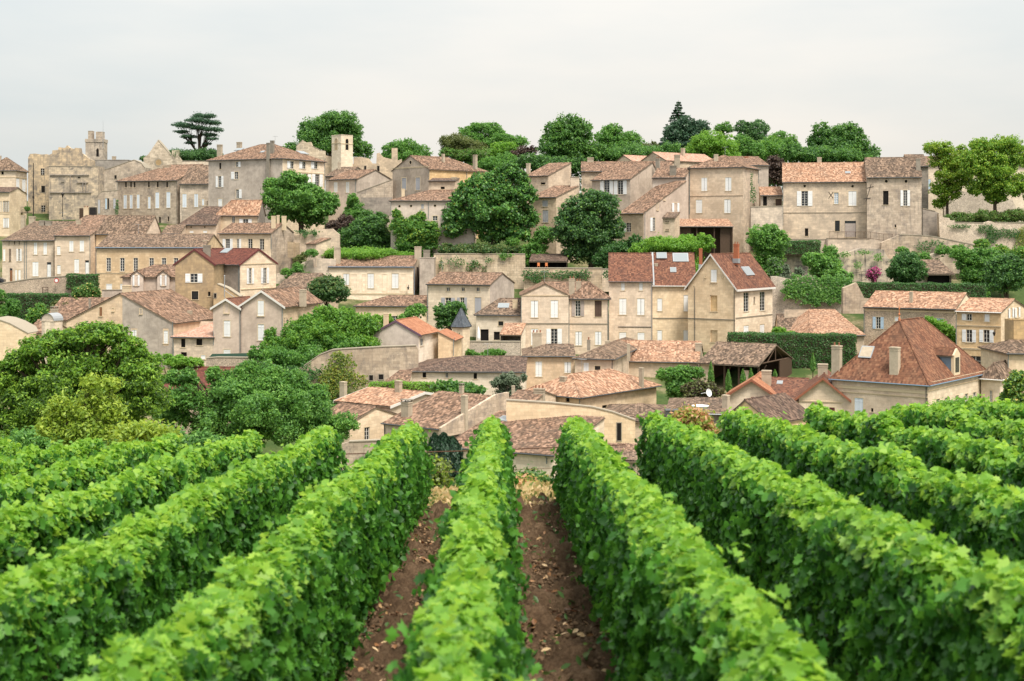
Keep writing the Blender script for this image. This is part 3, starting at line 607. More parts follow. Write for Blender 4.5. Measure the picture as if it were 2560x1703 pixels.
def polywall(name, label, cat, t, pts, D, thick, mat, yaw=0, group=None, cap=None, wins=''):
    """a wall whose outline was traced: given its own distance, size and thickness"""
    P = [W3(t, x, y, D) for x, y in pts]; o = P[0].copy(); th = R(yaw)
    if yaw:
        c, s_ = math.cos(th), math.sin(th); Q = []
        for (x, y), p in zip(pts, P):
            a, b = px(t, x, y); u, v = (a - CX) / F, -(b - HY) / F; k = (u * o.y - o.x) / (c - u * s_); d = o.y + k * s_; Q.append(Vector((k, 0, v * d)))
    else: Q = [Vector((p.x - o.x, 0, p.z)) for p in P]
    zmin = min(q.z for q in Q); e = tag(empty(name, (o.x, o.y, zmin), th, label, cat, group), kind='thing'); mb = MB(); L = [Vector((q.x, 0, q.z - zmin)) for q in Q]
    mb.prism(L, (0, thick, 0)); make('wall', mb, e, MATS[mat])
    if cap:
        m = MB()
        for i, j in cap:
            a, b = L[i], L[j]; d = Vector((0, -.08, 0)); m.prism([a + d, b + d, b + d + Vector((0, 0, .13)), a + d + Vector((0, 0, .13))], (0, thick + .16, 0))
        make('coping', m, e, MATS['greystone'])
    k = [0]
    for w in wins.split(';'):
        if not w.strip(): continue
        q = w.split(); kind = q[0]; x0, y0, x1, y1 = map(float, q[1:5]); a = W3(t, x0, y0, D); b = W3(t, x1, y1, D); a -= Vector((o.x, o.y, zmin)); b -= Vector((o.x, o.y, zmin)); m = MB()
        m.box(a.x - .08, b.x + .08, -.06, .02, b.z - .1, b.z); m.box(a.x - .1, a.x, -.05, .02, b.z, a.z); m.box(b.x, b.x + .1, -.05, .02, b.z, a.z); m.box(a.x - .1, b.x + .1, -.05, .02, a.z, a.z + .1)
        f = make('window', m, e, MATS['greystone']); m = MB(); m.box(a.x, b.x, -.012, .01, b.z, a.z); make('pane', m, f, MATS['dark' if kind in ('d', 'w') else q[5] if len(q) > 5 else 'white'])
        if kind == 'w':
            m = MB(); mx = (a.x + b.x) / 2; m.box(mx - .03, mx + .03, -.03, -.013, b.z, a.z)
            for f_ in (.33, .66): m.box(a.x, b.x, -.028, -.014, b.z + (a.z - b.z) * f_ - .02, b.z + (a.z - b.z) * f_ + .02)
            make('window_frame', m, f, MATS['frame'])
    return e
# ------------------------------------------------------------------ upper town, left
H = House
H('town_house', 'cream corner house with tall white shutters and a black balcony, leftmost on the skyline', 'house', 'T1', -160, 175, 560, 1240, 184, 0, xs=305, yr=430, roof='hip', wall='cream', rmat='brown',
  wins='F d 15 585 42 620;R c 183 662 222 805;R c 250 672 292 812;R s 186 858 206 985;R w 240 878 290 985;F c -60 660 -20 800', chims='55 445 100 545 3;-10 405 15 500 3', bands='F -120 175 650;R 176 304 650;R 176 304 835')
h = H('town_house', 'low cream house with rows of narrow windows at the left edge, below the balcony', 'house', 'T1', -140, 108, 815, 1300, 176, 0, W=6, yr=768, wall='cream', rmat='darkbrown',
  wins='F w 32 920 48 1040;F w 52 920 66 1040;F w 70 920 84 1040;F w 88 920 103 1040;F s 35 1112 55 1220;F s 60 1112 78 1220;F s 82 1112 102 1220;F w 5 920 18 1040', bands='F -100 108 1065')
polywall('ruined_palace', 'jagged roofless stone ruin with broken wall tops left of the tower', 'ruin', 'T1', [(318, 1110), (318, 430), (338, 385), (400, 381), (470, 392), (530, 388), (548, 400), (590, 380), (594, 345), (658, 340), (664, 308), (735, 318), (760, 288), (790, 316), (842, 330), (848, 316), (910, 320), (918, 372), (960, 400), (1010, 440), (1062, 460), (1062, 1110)], 192, 1.2, 'castle',
  wins='w 465 552 503 622;d 470 748 510 822;w 470 970 512 1040')
polywall('stone_bastion', 'large sandy stone block with dark string lines in front of the ruin', 'ruin', 'T1', [(555, 1150), (555, 525), (1112, 530), (1112, 1150)], 187.5, 5, 'castle', cap=[(1, 2)], wins='d 692 702 730 712;d 880 645 912 660')
for i, (a, b, c, d) in enumerate(((566, 618, 1010, 628), (566, 818, 1035, 826), (793, 628, 801, 818), (870, 708, 1000, 714), (937, 714, 944, 812), (968, 714, 975, 812))):
    p, q = W3('T1', a, d, 187.4), W3('T1', c, b, 187.4); mb = MB(); mb.box(p.x, q.x, p.y - .1, p.y + .3, p.z, q.z); o = make('string_course', mb, None, MATS['darkgrey']); o.parent = bpy.data.objects['stone_bastion']; o.matrix_parent_inverse = Matrix.Translation(bpy.data.objects['stone_bastion'].location).inverted()
# keep tower
def tower(t, name, label, x0, x1, top, base, D, W, parts):
    a, b = W3(t, x0, base, D), W3(t, x1, top, D); e = empty(name, (a.x, a.y, a.z), 0, label, 'tower'); mb = MB(); w, hh = b.x - a.x, b.z - a.z
    mb.box(0, w, 0, W, 0, hh - .9); mb.box(-.12, w + .12, -.12, W + .12, hh - .9, hh); make('wall', mb, e, MATS['stone'])
    for (p0, q0, p1, q1) in parts:
        u, v = W3(t, p0, q1, D) - a, W3(t, p1, q0, D) - a; m = MB(); m.box(u.x, v.x, 0, W * .45, hh, v.z); m.box(u.x - .04, v.x + .04, -.04, W * .45 + .04, v.z, v.z + .12); make('merlon', m, e, MATS['stone'])
    return e, a
e, a = tower('T1', 'keep_tower', 'square stone keep tower with two tall broken merlons', 968, 1168, 215, 560, 226, 4.2, [(998, 128, 1046, 215), (1086, 138, 1164, 215)])
mb = MB(); p, q = W3('T1', 1092, 415, 226) - a, W3('T1', 1120, 338, 226) - a
mb.poly([(p.x, -.02, p.z), (q.x, -.02, p.z), (q.x, -.02, q.z), ((p.x + q.x) / 2, -.02, q.z + .5), (p.x, -.02, q.z)]); make('arched_opening', mb, e, MATS['dark'])
p = W3('T1', 1168, 200, 224); mb = MB(); mb.tube([(0, 0, -3), (0, 0, 2), (0, 0, (W3('T1', 1168, 5, 224) - p).z)], [.07, .05, .025], 5); o = make('flagpole', mb, None, MATS['lead']); o.location = p; tag(o, 'thin bare flagpole beside the keep tower', 'flagpole')
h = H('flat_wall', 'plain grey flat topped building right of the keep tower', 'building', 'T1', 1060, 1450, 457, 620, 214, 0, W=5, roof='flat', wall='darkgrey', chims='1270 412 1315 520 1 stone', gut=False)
polywall('stone_house', 'grey stone house with a rounded gable below the keep tower', 'house', 'T1', [(1085, 1040), (1085, 600), (1130, 585), (1330, 520), (1440, 480), (1520, 455), (1600, 490), (1645, 545), (1645, 1040)], 204, 6, 'stone', cap=[(2, 3), (3, 4), (4, 5), (5, 6), (6, 7)], wins='d 1298 628 1322 668;c 1085 652 1125 722 bluewhite;c 1085 768 1125 845 bluewhite')
polywall('church_ruin', 'ruined church gable with a round window and broken pinnacle', 'ruin', 'T1', [(1640, 620), (1625, 430), (1680, 390), (1790, 228), (1945, 410), (1950, 345), (2020, 342), (2025, 420), (2060, 470), (2062, 620)], 216, 2.4, 'ashlar', cap=[(3, 4)])
e = bpy.data.objects['church_ruin']; mb = MB(); p = W3('T1', 1797, 482, 216) - e.location
for k in range(14):
    f = lambda r, d, k: (p.x + r * math.cos(k * math.pi / 7), d, p.z + r * math.sin(k * math.pi / 7))
    mb.quad(f(1.15, -.05, k), f(1.15, -.05, k + 1), f(.8, -.05, k + 1), f(.8, -.05, k)); mb.quad(f(1.15, -.05, k), f(1.15, -.05, k + 1), f(1.15, 0, k + 1), f(1.15, 0, k))
o = make('round_window', mb, e, MATS['greystone']); mb = MB(); mb.poly([(p.x + .8 * math.cos(k * math.pi / 7), -.03, p.z + .8 * math.sin(k * math.pi / 7)) for k in range(14)]); make('pane', mb, o, MATS['tan'])
polywall('boundary_wall', 'long pale wall on the skyline under the cedar', 'wall', 'T1', [(2062, 560), (2062, 468), (2440, 472), (2440, 560)], 213, .6, 'weathered', cap=[(1, 2)])
H('stone_house', 'long grey stone house with six tall pale shutters and slit windows', 'house', 'T1', 1335, 2005, 690, 1230, 187, -18, W=13, yr=512, hips='L', wall='stone', rmat='mixed',
  wins=';'.join(['F c %d %d %d %d bluewhite' % q for q in ((1400, 850, 1436, 1005), (1470, 848, 1502, 1003), (1550, 845, 1582, 1003), (1677, 870, 1706, 1004), (1760, 820, 1804, 1000), (1885, 816, 1930, 996))] + ['F d %d 702 %d 765' % (x, x + 18) for x in (1418, 1475, 1515, 1677, 1777, 1884)] + ['F d 1800 1100 1822 1175', 'F d 1900 1095 1917 1150']),
  chims='1810 515 1850 600 5 stone;1850 510 1940 600 5.5 stone', pipes='F 1330 690 1010;F 2008 680 1180 gutter')
H('stone_house', 'narrow grey house with two blue white shutters between long house and manor', 'house', 'T2', -225, 100, 935, 1240, 184, -6, W=9, yr=735, wall='stone', rmat='brown',
  wins='F c -198 1052 -150 1205 bluewhite;F c -65 1052 -22 1200 bluewhite;F s 22 1108 46 1182 bluewhite;F d 75 1130 84 1178', chims='-90 840 -80 900 3 grey')
polywall('outbuilding', 'small grey stone lean-to with blue shutter left of the long stone house', 'house', 'T1', [(1076, 1120), (1076, 888), (1155, 812), (1333, 800), (1333, 1120)], 182.5, 4, 'stone', cap=[(1, 2), (2, 3)], wins='c 1195 890 1215 1010 lightblue;d 1216 890 1236 1010;c 1285 890 1310 1005 greyshutter;c 1110 905 1135 1060 greyshutter')
H('manor_house', 'tall grey and cream manor with hipped roof and big double chimney', 'house', 'T2', 95, 925, 648, 1330, Dr=172, yaw=-26, xs=1395, yr=500, roof='hip', wall='grey', wallR='cream', rmat='mixed',
  wins='F d 215 705 238 775;F or 402 692 455 752;F ol 350 805 428 888;F o 178 853 264 978;F or 403 1003 468 1102;F c 203 1107 248 1196;R ol 975 686 1050 770;R ol 1110 690 1183 772;R ol 1243 693 1316 772;R o 1255 833 1372 970;R o 1120 830 1242 968',
  chims='185 500 258 600 6;405 472 476 520 4.7;740 480 790 900 -.2 grey;782 455 838 630 1.5 grey', skys='0 395 545 480 568;1 1105 580 1190 606;0 680 575 725 592', bands='R 926 1394 800', pipes='R 1394 660 990')
polywall('church_ruin', 'ruined stone gable end between the manor and the belfry', 'ruin', 'T2', [(1075, 680), (1080, 515), (1148, 452), (1195, 478), (1240, 470), (1262, 520), (1355, 568), (1400, 570), (1402, 680)], 216, 1.5, 'ashlar', cap=[(2, 1), (5, 6)])
h = H('belfry', 'square pale limestone belfry with arched openings', 'tower', 'T2', 1475, 1580, 395, 730, Dr=203, yaw=-45, xs=1712, roof='flat', wall='ivory', gut=False)
for f, x0, x1 in (('F', 1512, 1540), ('R', 1630, 1662)):
    u0, v1 = h.hit(f, x0, 455); u1, v0 = h.hit(f, x1, 562); fn = h.fn(f); um, r = (u0 + u1) / 2, abs(u1 - u0) / 2; arc = [(um + r * math.cos(k * math.pi / 8), v1 + r * math.sin(k * math.pi / 8)) for k in range(9)]
    pl = [(um - r, v0), (um + r, v0)] + arc; big = [(um + (u - um) * 1.3, v if i < 2 else v1 + (v - v1) * 1.3) for i, (u, v) in enumerate(pl)]
    m = MB(); n = len(pl)
    for i in range(n):
        j = (i + 1) % n
        if i == 0: continue
        m.quad(fn(big[i][0], .05, big[i][1]), fn(big[j][0], .05, big[j][1]), fn(pl[j][0], .05, pl[j][1]), fn(pl[i][0], .05, pl[i][1])); m.quad(fn(big[i][0], .05, big[i][1]), fn(big[j][0], .05, big[j][1]), fn(big[j][0], 0, big[j][1]), fn(big[i][0], 0, big[i][1]))
    o = h.mk('arched_window', m, h.root, 'surround'); m = MB(); m.poly([fn(u, .012, v) for u, v in pl]); h.mk('pane', m, o, 'tan' if f == 'F' else 'dark')
h.band(['F', '1475', '1580', '490'], 'surround'); h.band(['R', '1580', '1712', '490'], 'surround')
polywall('boundary_wall', 'broken pale stone wall right of the belfry with a tall chimney stump', 'wall', 'T2', [(1400, 900), (1400, 620), (1500, 640), (1500, 718), (1720, 716), (1720, 645), (1790, 638), (1890, 655), (1930, 712), (1975, 712), (1980, 600), (2010, 592), (2050, 640), (2130, 660), (2147, 660), (2147, 538), (2210, 538), (2212, 680), (2260, 660), (2260, 900)], 206, .9, 'weathered', wins='d 1840 740 1862 800;d 1985 740 2010 800')
H('town_house', 'low brown roofed house just left of the grey gabled house by the belfry', 'house', 'T2', 1405, 1620, 850, 1000, 190, -20, W=8, yr=755, wall='grey', rmat='brown', chims='1540 700 1580 800 3 stone')
H('stone_house', 'grey gabled house with two white shutters below the belfry', 'house', 'T2', 1440, 1765, 880, 1280, Dr=177, yaw=-36, xs=2158, yr=782, roof='gxR', wall='mauve', wallR='grey', rmat='mixed', wins='F c 1497 920 1542 1036;F c 1633 917 1673 1040', pipes='F 1745 880 1030')
polywall('lean_to_wall', 'sloping topped grey wall with white pipe below the belfry house', 'wall', 'T2', [(1755, 1160), (1755, 1040), (2160, 893), (2160, 1160)], 173, .7, 'stone', cap=[(1, 2)])
polywall('retaining_wall', 'dark grey rubble retaining wall left of the long low house with round holes', 'wall', 'T2', [(1800, 1300), (1800, 1096), (2150, 1090), (2150, 1300)], 169, .8, 'darkgrey')
H('stone_house', 'grey pedimented house with two pale shutters and a long side roof', 'house', 'T3', 95, 500, 768, 1120, Dr=169, yaw=-46, xs=1150, yr=625, roof='gy', hips='B', wall='grey', wallR='yellow', rmat='mixed', wins='F c 200 875 250 1010 greyshutter;F c 352 868 404 1010 greyshutter;F r 284 686 310 714',
  chims='640 605 686 730 4;990 615 1052 730 5', bands='F 95 500 770 .2', gut=False, pipes='R 502 770 890;R 925 780 880')
H('outbuilding', 'small low annex with a chimney against the pedimented house', 'house', 'T3', 500, 800, 905, 1040, 165, -8, W=2.6, yr=878, roof='shed', wall='beige', rmat='darkbrown', wins='F d 635 972 680 1000', chims='755 866 820 935 1 stone')
H('stone_house', 'long low pale house with round holes under a brown roof', 'house', 'T3', 75, 1010, 1125, 1420, 160, 0, W=9, yr=1012, hips='L', wall='mauve', rmat='mixed', wins='F r 160 1178 186 1204;F r 290 1175 316 1201;F c 415 1165 448 1222 greyshutter;F r 558 1172 584 1198;F w 545 1300 600 1352', chims='195 995 235 1065 2 pale', pipes='F 78 1135 1290 pipe;F 498 1135 1330 pipe')
H('stone_house', 'small half gabled house with brown roof above the torn roof, behind the chestnut', 'house', 'T3', 1592, 1842, 850, 960, 172, -35, xs=2096, yr=706, roof='shed', wall='beige', rmat='mixed', wins='F d 1755 925 1806 948', chims='1588 710 1646 800 1 stone')
H('stone_house', 'house with a torn hole in its roof and arched grey shutters', 'house', 'T3', 1640, 1930, 1090, 1400, 164, -34, xs=2190, yr=960, roof='shed', wall='beige', wallR='weathered', rmat='mixed', wins='F c 1773 1126 1836 1196 greyshutter;F c 1775 1236 1841 1372 greyshutter')
polywall('boundary_wall', 'worn stone wall end beside the torn roof, left of the white shuttered house', 'wall', 'T3', [(2085, 1240), (2090, 865), (2188, 868), (2190, 1240)], 166, 2, 'weathered', cap=[(1, 2)])
# ------------------------------------------------------------------ upper town, right of centre
H('stone_house', 'long brown roofed house at the back of the cluster right of the round trees', 'house', 'T4', 55, 980, 795, 1000, 180, -3, W=8, yr=703, wall='stone', rmat='mixed', chims='110 660 180 735 4 stone;985 632 1048 760 4 grey')
H('stone_house', 'grey house with two pairs of open white shutters under a mottled roof', 'house', 'T4', 160, 546, 872, 1090, Dr=169, yaw=-36, xs=852, yr=708, roof='gxR', rp=.72, wall='grey', rmat='mixed', wins='F o 245 889 374 1028;F o 382 889 510 1030', chims='795 668 850 760 5 grey.pots')
H('stone_house', 'house with a broad chimney and brown roof left of the square house', 'house', 'T4', 770, 1100, 858, 1280, 168, -18, xs=1143, yr=766, roof='shed', wall='mauve', rmat='mixed', chims='935 740 1016 900 .6 grey;985 640 1050 760 4 stone', pipes='F 1103 860 1240')
H('stone_house', 'house with a long steep mottled roof and plain plaster walls', 'house', 'T4', 440, 680, 1212, 1520, Dr=161, yaw=-48, xs=1107, yr=897, roof='shed', wall='beige', wallR='mauve', rmat='mixed', wins='F ol 462 1316 554 1408;R o 962 1116 1034 1208;R ol 745 1263 797 1400;R d 812 1120 826 1190;R d 880 1065 895 1090', pipes='R 690 1215 1500 lead')
H('pigeon_turret', 'little square turret with pigeon holes beside the terrace canopy', 'turret', 'T4', 872, 996, 1262, 1520, 157, -20, xs=1042, yr=1208, roof='shed', wall='beige', rmat='brown', wins='F d 900 1298 910 1316;F d 918 1298 930 1316;F d 900 1380 910 1398;F d 918 1380 930 1398', gut=False, bands='F 895 936 1318 .06;F 895 936 1400 .06')
H('tower_house', 'square plastered house with four closed white shutters and a pyramid roof', 'house', 'T4', 1140, 1680, 748, 1310, Dr=166, yaw=-24, xs=1836, yr=640, roof='hip', wall='beige', wallR='weathered', rmat='mixed', wins='F c 1260 862 1319 996;F c 1500 859 1562 994;F c 1205 1083 1269 1217;F c 1490 1080 1555 1217', chims='1383 627 1434 735 1.6 stone', pipes='F 1142 750 1230;R 1830 770 920', bands='F 1140 1680 1048 .08', bandmat='beige')
h = H('terrace_canopy', 'open terrace canopy with orange tiles and dark posts below the square house', 'canopy', 'T4', 1046, 1576, 1350, 1500, 159, 0, W=4, yr=1278, roof='shed', wall='tan', rmat='orange', open_front=True)
mb = MB()
for x in (1050, 1215, 1390, 1570):
    u, v = h.hit('F', x, 1400); mb.box(u - .1, u + .1, .0, .2, 0, h.H)
h.mk('post', mb, h.root, 'wood'); mb = MB(); mb.box(0, h.L, 3.4, 3.5, 0, h.H); mb.box(.2, 2.2, .4, .5, 0, h.H); mb.box(h.L - 2.4, h.L - .1, .4, .5, 0, h.H); h.mk('plank_panel', mb, h.root, 'wood'); mb = MB(); mb.box(-.1, h.L + .1, -.1, .12, h.H - .22, h.H - .02); h.mk('beam', mb, h.root, 'wood')
H('stone_house', 'small pale gable with a pink roof left of its taller twin', 'house', 'T4', 400, 560, 700, 800, 200, -52, W=8, yr=637, roof='gy', wall='weathered', rmat='pink', gut=False)
H('stone_house', 'taller pale gable with a pink roof and red verge in front of the trees', 'house', 'T4', 645, 905, 700, 800, 196, -52, W=10, yr=606, roof='gy', wall='weathered', rmat='pink', chims='1050 565 1100 640 5', gut=False)
H('stone_house', 'low brown roofed building behind the square house and purple tree', 'house', 'T4', 1650, 1935, 732, 900, 184, 8, W=9, yr=652, wall='grey', rmat='mixed', chims='1685 652 1732 690 4 brick')
H('shed', 'little tiled lean-to roof over a dark recess beside the big stone house', 'shed', 'T4', 1856, 2075, 1035, 1160, 167, -6, W=3, yr=955, roof='shed', wall='rubble', rmat='orange', wins='F d 1880 1050 1920 1145;F s 2005 1075 2068 1150 brownshutter')
polywall('retaining_wall', 'plain beige wall corner below the little lean-to roof', 'wall', 'T4', [(1760, 1420), (1760, 1158), (2078, 1150), (2078, 1420)], 163, 1.2, 'weathered', cap=[(1, 2)])
# ------------------------------------------------------------------ big stone twin house, right
h = H('stone_house', 'big two part stone house with iron wall anchors and white shutters', 'house', 'T5', 202, 952, 620, 1150, 165, -11, W=8.5, yr=455, wall='weathered', rmat='orange',
  wins='F o 329 705 467 838;F w 660 718 700 820 paleblue;F c 788 706 860 836;F d 400 1037 430 1106;F bar 668 968 711 1063;F door 755 970 855 1115 wornshutter;F r 386 648 410 672;F r 813 650 837 674', skys='0 755 533 810 550', chims='508 404 550 450 5 stone', pipes='F 205 625 1010', bands='F 205 950 900 .05', bandmat='greystone')
h2 = H('', 'right half', '', 'T5', 954, 1440, 577, 1150, 161.9, -11, W=8.5, yr=408, wall='stone', rmat='brown', root=h.root, wins='F r 1111 605 1139 632;F r 1287 605 1315 632;F d 1097 703 1145 828;F o 1252 697 1336 838;F d 1200 1003 1214 1030', chims='1388 415 1430 500 1.4 grey')
for fc, a in ((h, ((612, 712, 652, 768), (652, 712, 612, 768))), (h2, ((990, 645, 943, 800), (948, 680, 1012, 664), (922, 776, 985, 768)))):
    mb = MB()
    for x0, y0, x1, y1 in a:
        p, q = fc.hit('F', x0, y0), fc.hit('F', x1, y1); d = Vector((q[0] - p[0], 0, q[1] - p[1])).normalized(); n = Vector((-d.z, 0, d.x)) * .05; P, Q = Vector((p[0], 0, p[1])), Vector((q[0], 0, q[1]))
        mb.prism([P + n, Q + n, Q - n, P - n], (0, -.06 - .03 * (x0 > x1), 0))
    fc.mk('wall_anchor', mb, fc.root, 'iron')
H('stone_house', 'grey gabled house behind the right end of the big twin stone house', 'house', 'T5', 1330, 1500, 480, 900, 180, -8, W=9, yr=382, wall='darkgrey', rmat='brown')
H('town_house', 'cream house with a red shutter half hidden by the bright green trees', 'house', 'T5', 1500, 2420, 470, 900, 186, 4, W=9, yr=400, wall='ivory', rmat='mixed', wins='F ol 1850 598 1905 655 maroon;F o 1845 596 1930 656;F s 1500 600 1520 690 lightblue;F c 2040 600 2090 690')
polywall('terrace_wall', 'beige plastered terrace wall with railing under the big stone house', 'wall', 'T5', [(605, 1330), (605, 1130), (975, 1132), (1085, 1150), (1085, 1330)], 158.5, 1.5, 'weathered', cap=[(1, 2)])
polywall('terrace_wall', 'grey stone terrace wall with arch end right of the railing', 'wall', 'T5', [(1080, 1440), (1082, 1165), (1245, 1095), (1420, 1100), (1545, 1112), (1640, 1130), (1900, 1185), (2352, 1295), (2352, 1440)], 157.5, 1.2, 'stone', cap=[(2, 3), (3, 4), (4, 5), (5, 6), (6, 7)])
polywall('cliff_wall', 'weathered grey and ochre limestone rock face above the pink bush', 'rock face', 'T5', [(150, 1580), (150, 1255), (330, 1250), (480, 1262), (640, 1235), (760, 1260), (900, 1215), (1100, 1225), (1140, 1300), (1200, 1330), (1460, 1340), (1460, 1580)], 156, 3, 'rock')
polywall('terrace_wall', 'low wall with pale coping left of the railing under the big house', 'wall', 'T5', [(255, 1280), (255, 1136), (607, 1138), (607, 1280)], 159.5, 1, 'weathered', cap=[(1, 2)])
polywall('retaining_wall', 'bright rubble garden wall with stepped top and ivy, far right', 'wall', 'T5', [(1630, 1200), (1600, 1100), (1592, 905), (1640, 940), (1690, 945), (1692, 965), (1735, 968), (1740, 985), (1990, 990), (2050, 972), (2090, 985), (2380, 992), (2380, 1330), (2080, 1260)], 168, 1.2, 'palerubble', cap=[(6, 7), (7, 8), (10, 11)])
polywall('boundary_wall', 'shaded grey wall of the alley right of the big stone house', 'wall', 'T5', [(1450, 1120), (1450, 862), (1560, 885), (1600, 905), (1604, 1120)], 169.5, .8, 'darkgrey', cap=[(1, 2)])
polywall('boundary_wall', 'pale rubble wall behind the bright green trees at the right', 'wall', 'T5', [(1640, 980), (1640, 850), (1760, 700), (2250, 780), (2290, 880), (2352, 900), (2352, 980)], 182, 1, 'palerubble')
# iron railing
def railing(name, label, t, pts, D, hgt, mat, gap=.14):
    P = [W3(t, x, y, D) for x, y in pts]; o = P[0].copy(); mb = MB()
    for a, b in zip(P[:-1], P[1:]):
        a, b = a - o, b - o; up = Vector((0, 0, hgt)); mb.tube([a + up, b + up], .035, 5); mb.tube([a + up * .08, b + up * .08], .025, 5); n = max(2, int((b - a).length / gap))
        for i in range(n + 1):
            q = a.lerp(b, i / n); big = i % 12 == 0 or i == n; mb.tube([q, q + up], .035 if big else .013, 4)
    ob = make(name, mb, None, MATS[mat]); ob.location = o; tag(ob, label, 'railing'); return ob
railing('railing', 'thin rusty railing along the terrace under the big stone house', 'T5', [(615, 1130), (985, 1132), (1100, 1150), (1245, 1152)], 158.2, 2.2 * .62, 'rust')
railing('iron_fence', 'dark iron fence beside the pink flowering bush', 'T5', [(818, 1522), (945, 1500)], 139, 1.6, 'iron')
# garden hut
h = H('garden_hut', 'small hut with tiled roof and a dark open front behind the long hedge', 'shed', 'T5', 1492, 1706, 1440, 1560, 141, 0, W=5, yr=1318, wall='palerubble', roof='shed', rmat='brown', open_front=True, gut=False, ov=.5, vg=.5)
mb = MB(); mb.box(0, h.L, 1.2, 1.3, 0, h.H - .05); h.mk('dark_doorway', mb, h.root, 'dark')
polywall('stone_slab', 'pale curved stone slab on the rock above the garden hut', 'wall', 'T5', [(1482, 1300), (1485, 1275), (1560, 1262), (1640, 1245), (1642, 1262), (1560, 1290)], 150, 1.5, 'weathered')
# ------------------------------------------------------------------ middle band, left
h = H('terraced_house', 'long beige terraced house with white shutters and a wide brown roof, far left', 'house', 'U1', 22, 527, 395, 800, 154, 0, W=14, yr=212, roof='gx', rp=.75, wall='beige', rmat='brown',
  wins='F c 30 480 52 600;F d 88 480 97 600;F d 99 480 108 600;F o 163 478 212 600;F s 148 683 166 795;F s 180 683 202 795;F door 95 670 122 800 rustshutter;F c 330 417 364 536;F c 424 417 460 536;F c 317 607 377 748;F door 459 610 501 762;F d 85 400 92 440;F d 138 400 147 440;F d 183 400 192 440', chims='385 200 440 315 8 grey;445 205 508 300 8 grey;205 150 245 300 11 stone;285 160 345 290 11 stone', pipes='F 240 400 780;F 260 400 780')
h = H('', 'terraced middle', '', 'U1', 535, 880, 347, 800, 153, 0, W=15, yr=155, rp=.75, wall='beige', rmat='mixed', root=h.root, wins='F c 558 455 592 538;F c 560 640 594 726;F c 678 400 720 506;F c 780 397 824 505;F c 727 580 775 716;F door 833 592 872 728', chims='745 195 795 270 6 stone;820 75 870 190 12 pale.pots', pipes='F 883 350 700;F 540 350 400')
H('terraced_house', 'short brown roofed house standing above the blue guttered yellow house', 'house', 'U1', 942, 1420, 325, 560, 155, -10, xs=1580, yr=158, rp=.6, wall='yellow', wallR='beige', rmat='brown', pipes='F 1400 330 400')
h = H('yellow_house', 'yellow limestone house with a blue gutter and a row of tall glazed windows', 'house', 'U1', 945, 1998, 462, 930, 146, 0, W=9.5, yr=338, wall='yellow', rmat='brown', gutmat='bluezinc', wins=';'.join(['F w %d 568 %d 699' % (x, x + 43) for x in (1043, 1177, 1308, 1464, 1585, 1703)] + ['F s 1040 822 1097 888', 'F s 1178 822 1225 888']), bands='F 945 1990 718 .14;F 945 1990 490 .14', pipes='F 943 470 880', chims='1985 395 2035 490 2 stone')
polywall('street_wall', 'rubble street wall with sloping top, left edge', 'wall', 'U1', [(-60, 1010), (-60, 832), (0, 822), (300, 775), (660, 748), (940, 742), (940, 1010)], 141, .8, 'rubble', cap=[(2, 3), (3, 4)])
# dormer house, brown house and cream house
h = H('dormer_house', 'low mauve house with two gabled dormers and open white shutters', 'house', 'U1', 1200, 1725, 752, 960, 138, 0, W=6, yr=640, hips='L', wall='mauve', rmat='mixed', gut=False)
for x0, x1, w0, w1 in ((1282, 1404, 1310, 1362), (1540, 1660, 1578, 1626)):
    d = H('', 'dormer', '', 'U1', x0, x1, 740, 900, 137.7, 0, W=2.5, yr=692, roof='gy', wall='mauve', rmat='mixed', root=h.root, wins='F o %d 737 %d 840' % (w0 - 8, w1 + 8), gut=False, ov=.2)
h = H('gable_house', 'ochre stained gable house with maroon verge and open white shutters', 'house', 'U2', 150, 526, 698, 1140, 134, 0, W=6, yr=560, roof='gy', wall='tan', rmat='maroonflat', rib='flat', barge='maroon', wins='F o 249 800 416 888;F bar 310 972 376 1055;F d 470 978 494 1022', chims='422 520 496 660 2.2 grey', gut=False)
h = H('cream_gable_house', 'cream gable house with red flat tiles and maroon verge', 'house', 'U2', 330, 785, 702, 1080, Dr=138, yaw=-25, xs=1137, yr=558, roof='gxR', wall='darkgrey', wallR='cream', rmat='maroonflat', rib='flat', barge='maroon', ov=.45, wins='R o 848 747 918 900;R o 988 745 1066 896', skys='0 608 556 690 600', bands='R 790 1137 712 .12;R 790 1137 960 .1', pipes='F 775 705 1020')
polywall('outbuilding', 'tan lean-to with small dark window between ochre and cream gables', 'house', 'U2', [(524, 1140), (524, 915), (560, 905), (660, 945), (785, 1028), (785, 1140)], 133, 2.5, 'tan', cap=[(2, 3), (3, 4)], wins='d 530 995 552 1038')
mb = MB(); p = W3('U2', 632, 1035, 131); mb.tube([(0, 0, 0), (0, 0, 3.4)], .07, 7); mb.lathe((0, 0, 3.4), [(.13, 0), (.13, .1), (.02, .2)], 7); mb.tube([(.0, 0, 1.2), (2.4, .3, -.6)], .05, 6); o = make('flue_pipe', mb, None, MATS['lead']); o.location = p; tag(o, 'slim steel flue pipe in front of the cream gable house', 'flue')
H('town_house', 'pale house with three round capped chimneys on its right gable', 'house', 'U2', 580, 1088, 402, 640, 158, -15, xs=1316, yr=308, wall='cream', wallR='stone', rmat='mixed', wins='F o 614 460 713 552;F or 752 460 796 550;F w 862 460 906 552;F w 976 460 1020 568', chims='1088 235 1136 350 1.4 pale;1143 228 1172 330 3 pale;1190 235 1240 330 3 pale', pipes='F 1090 410 560')
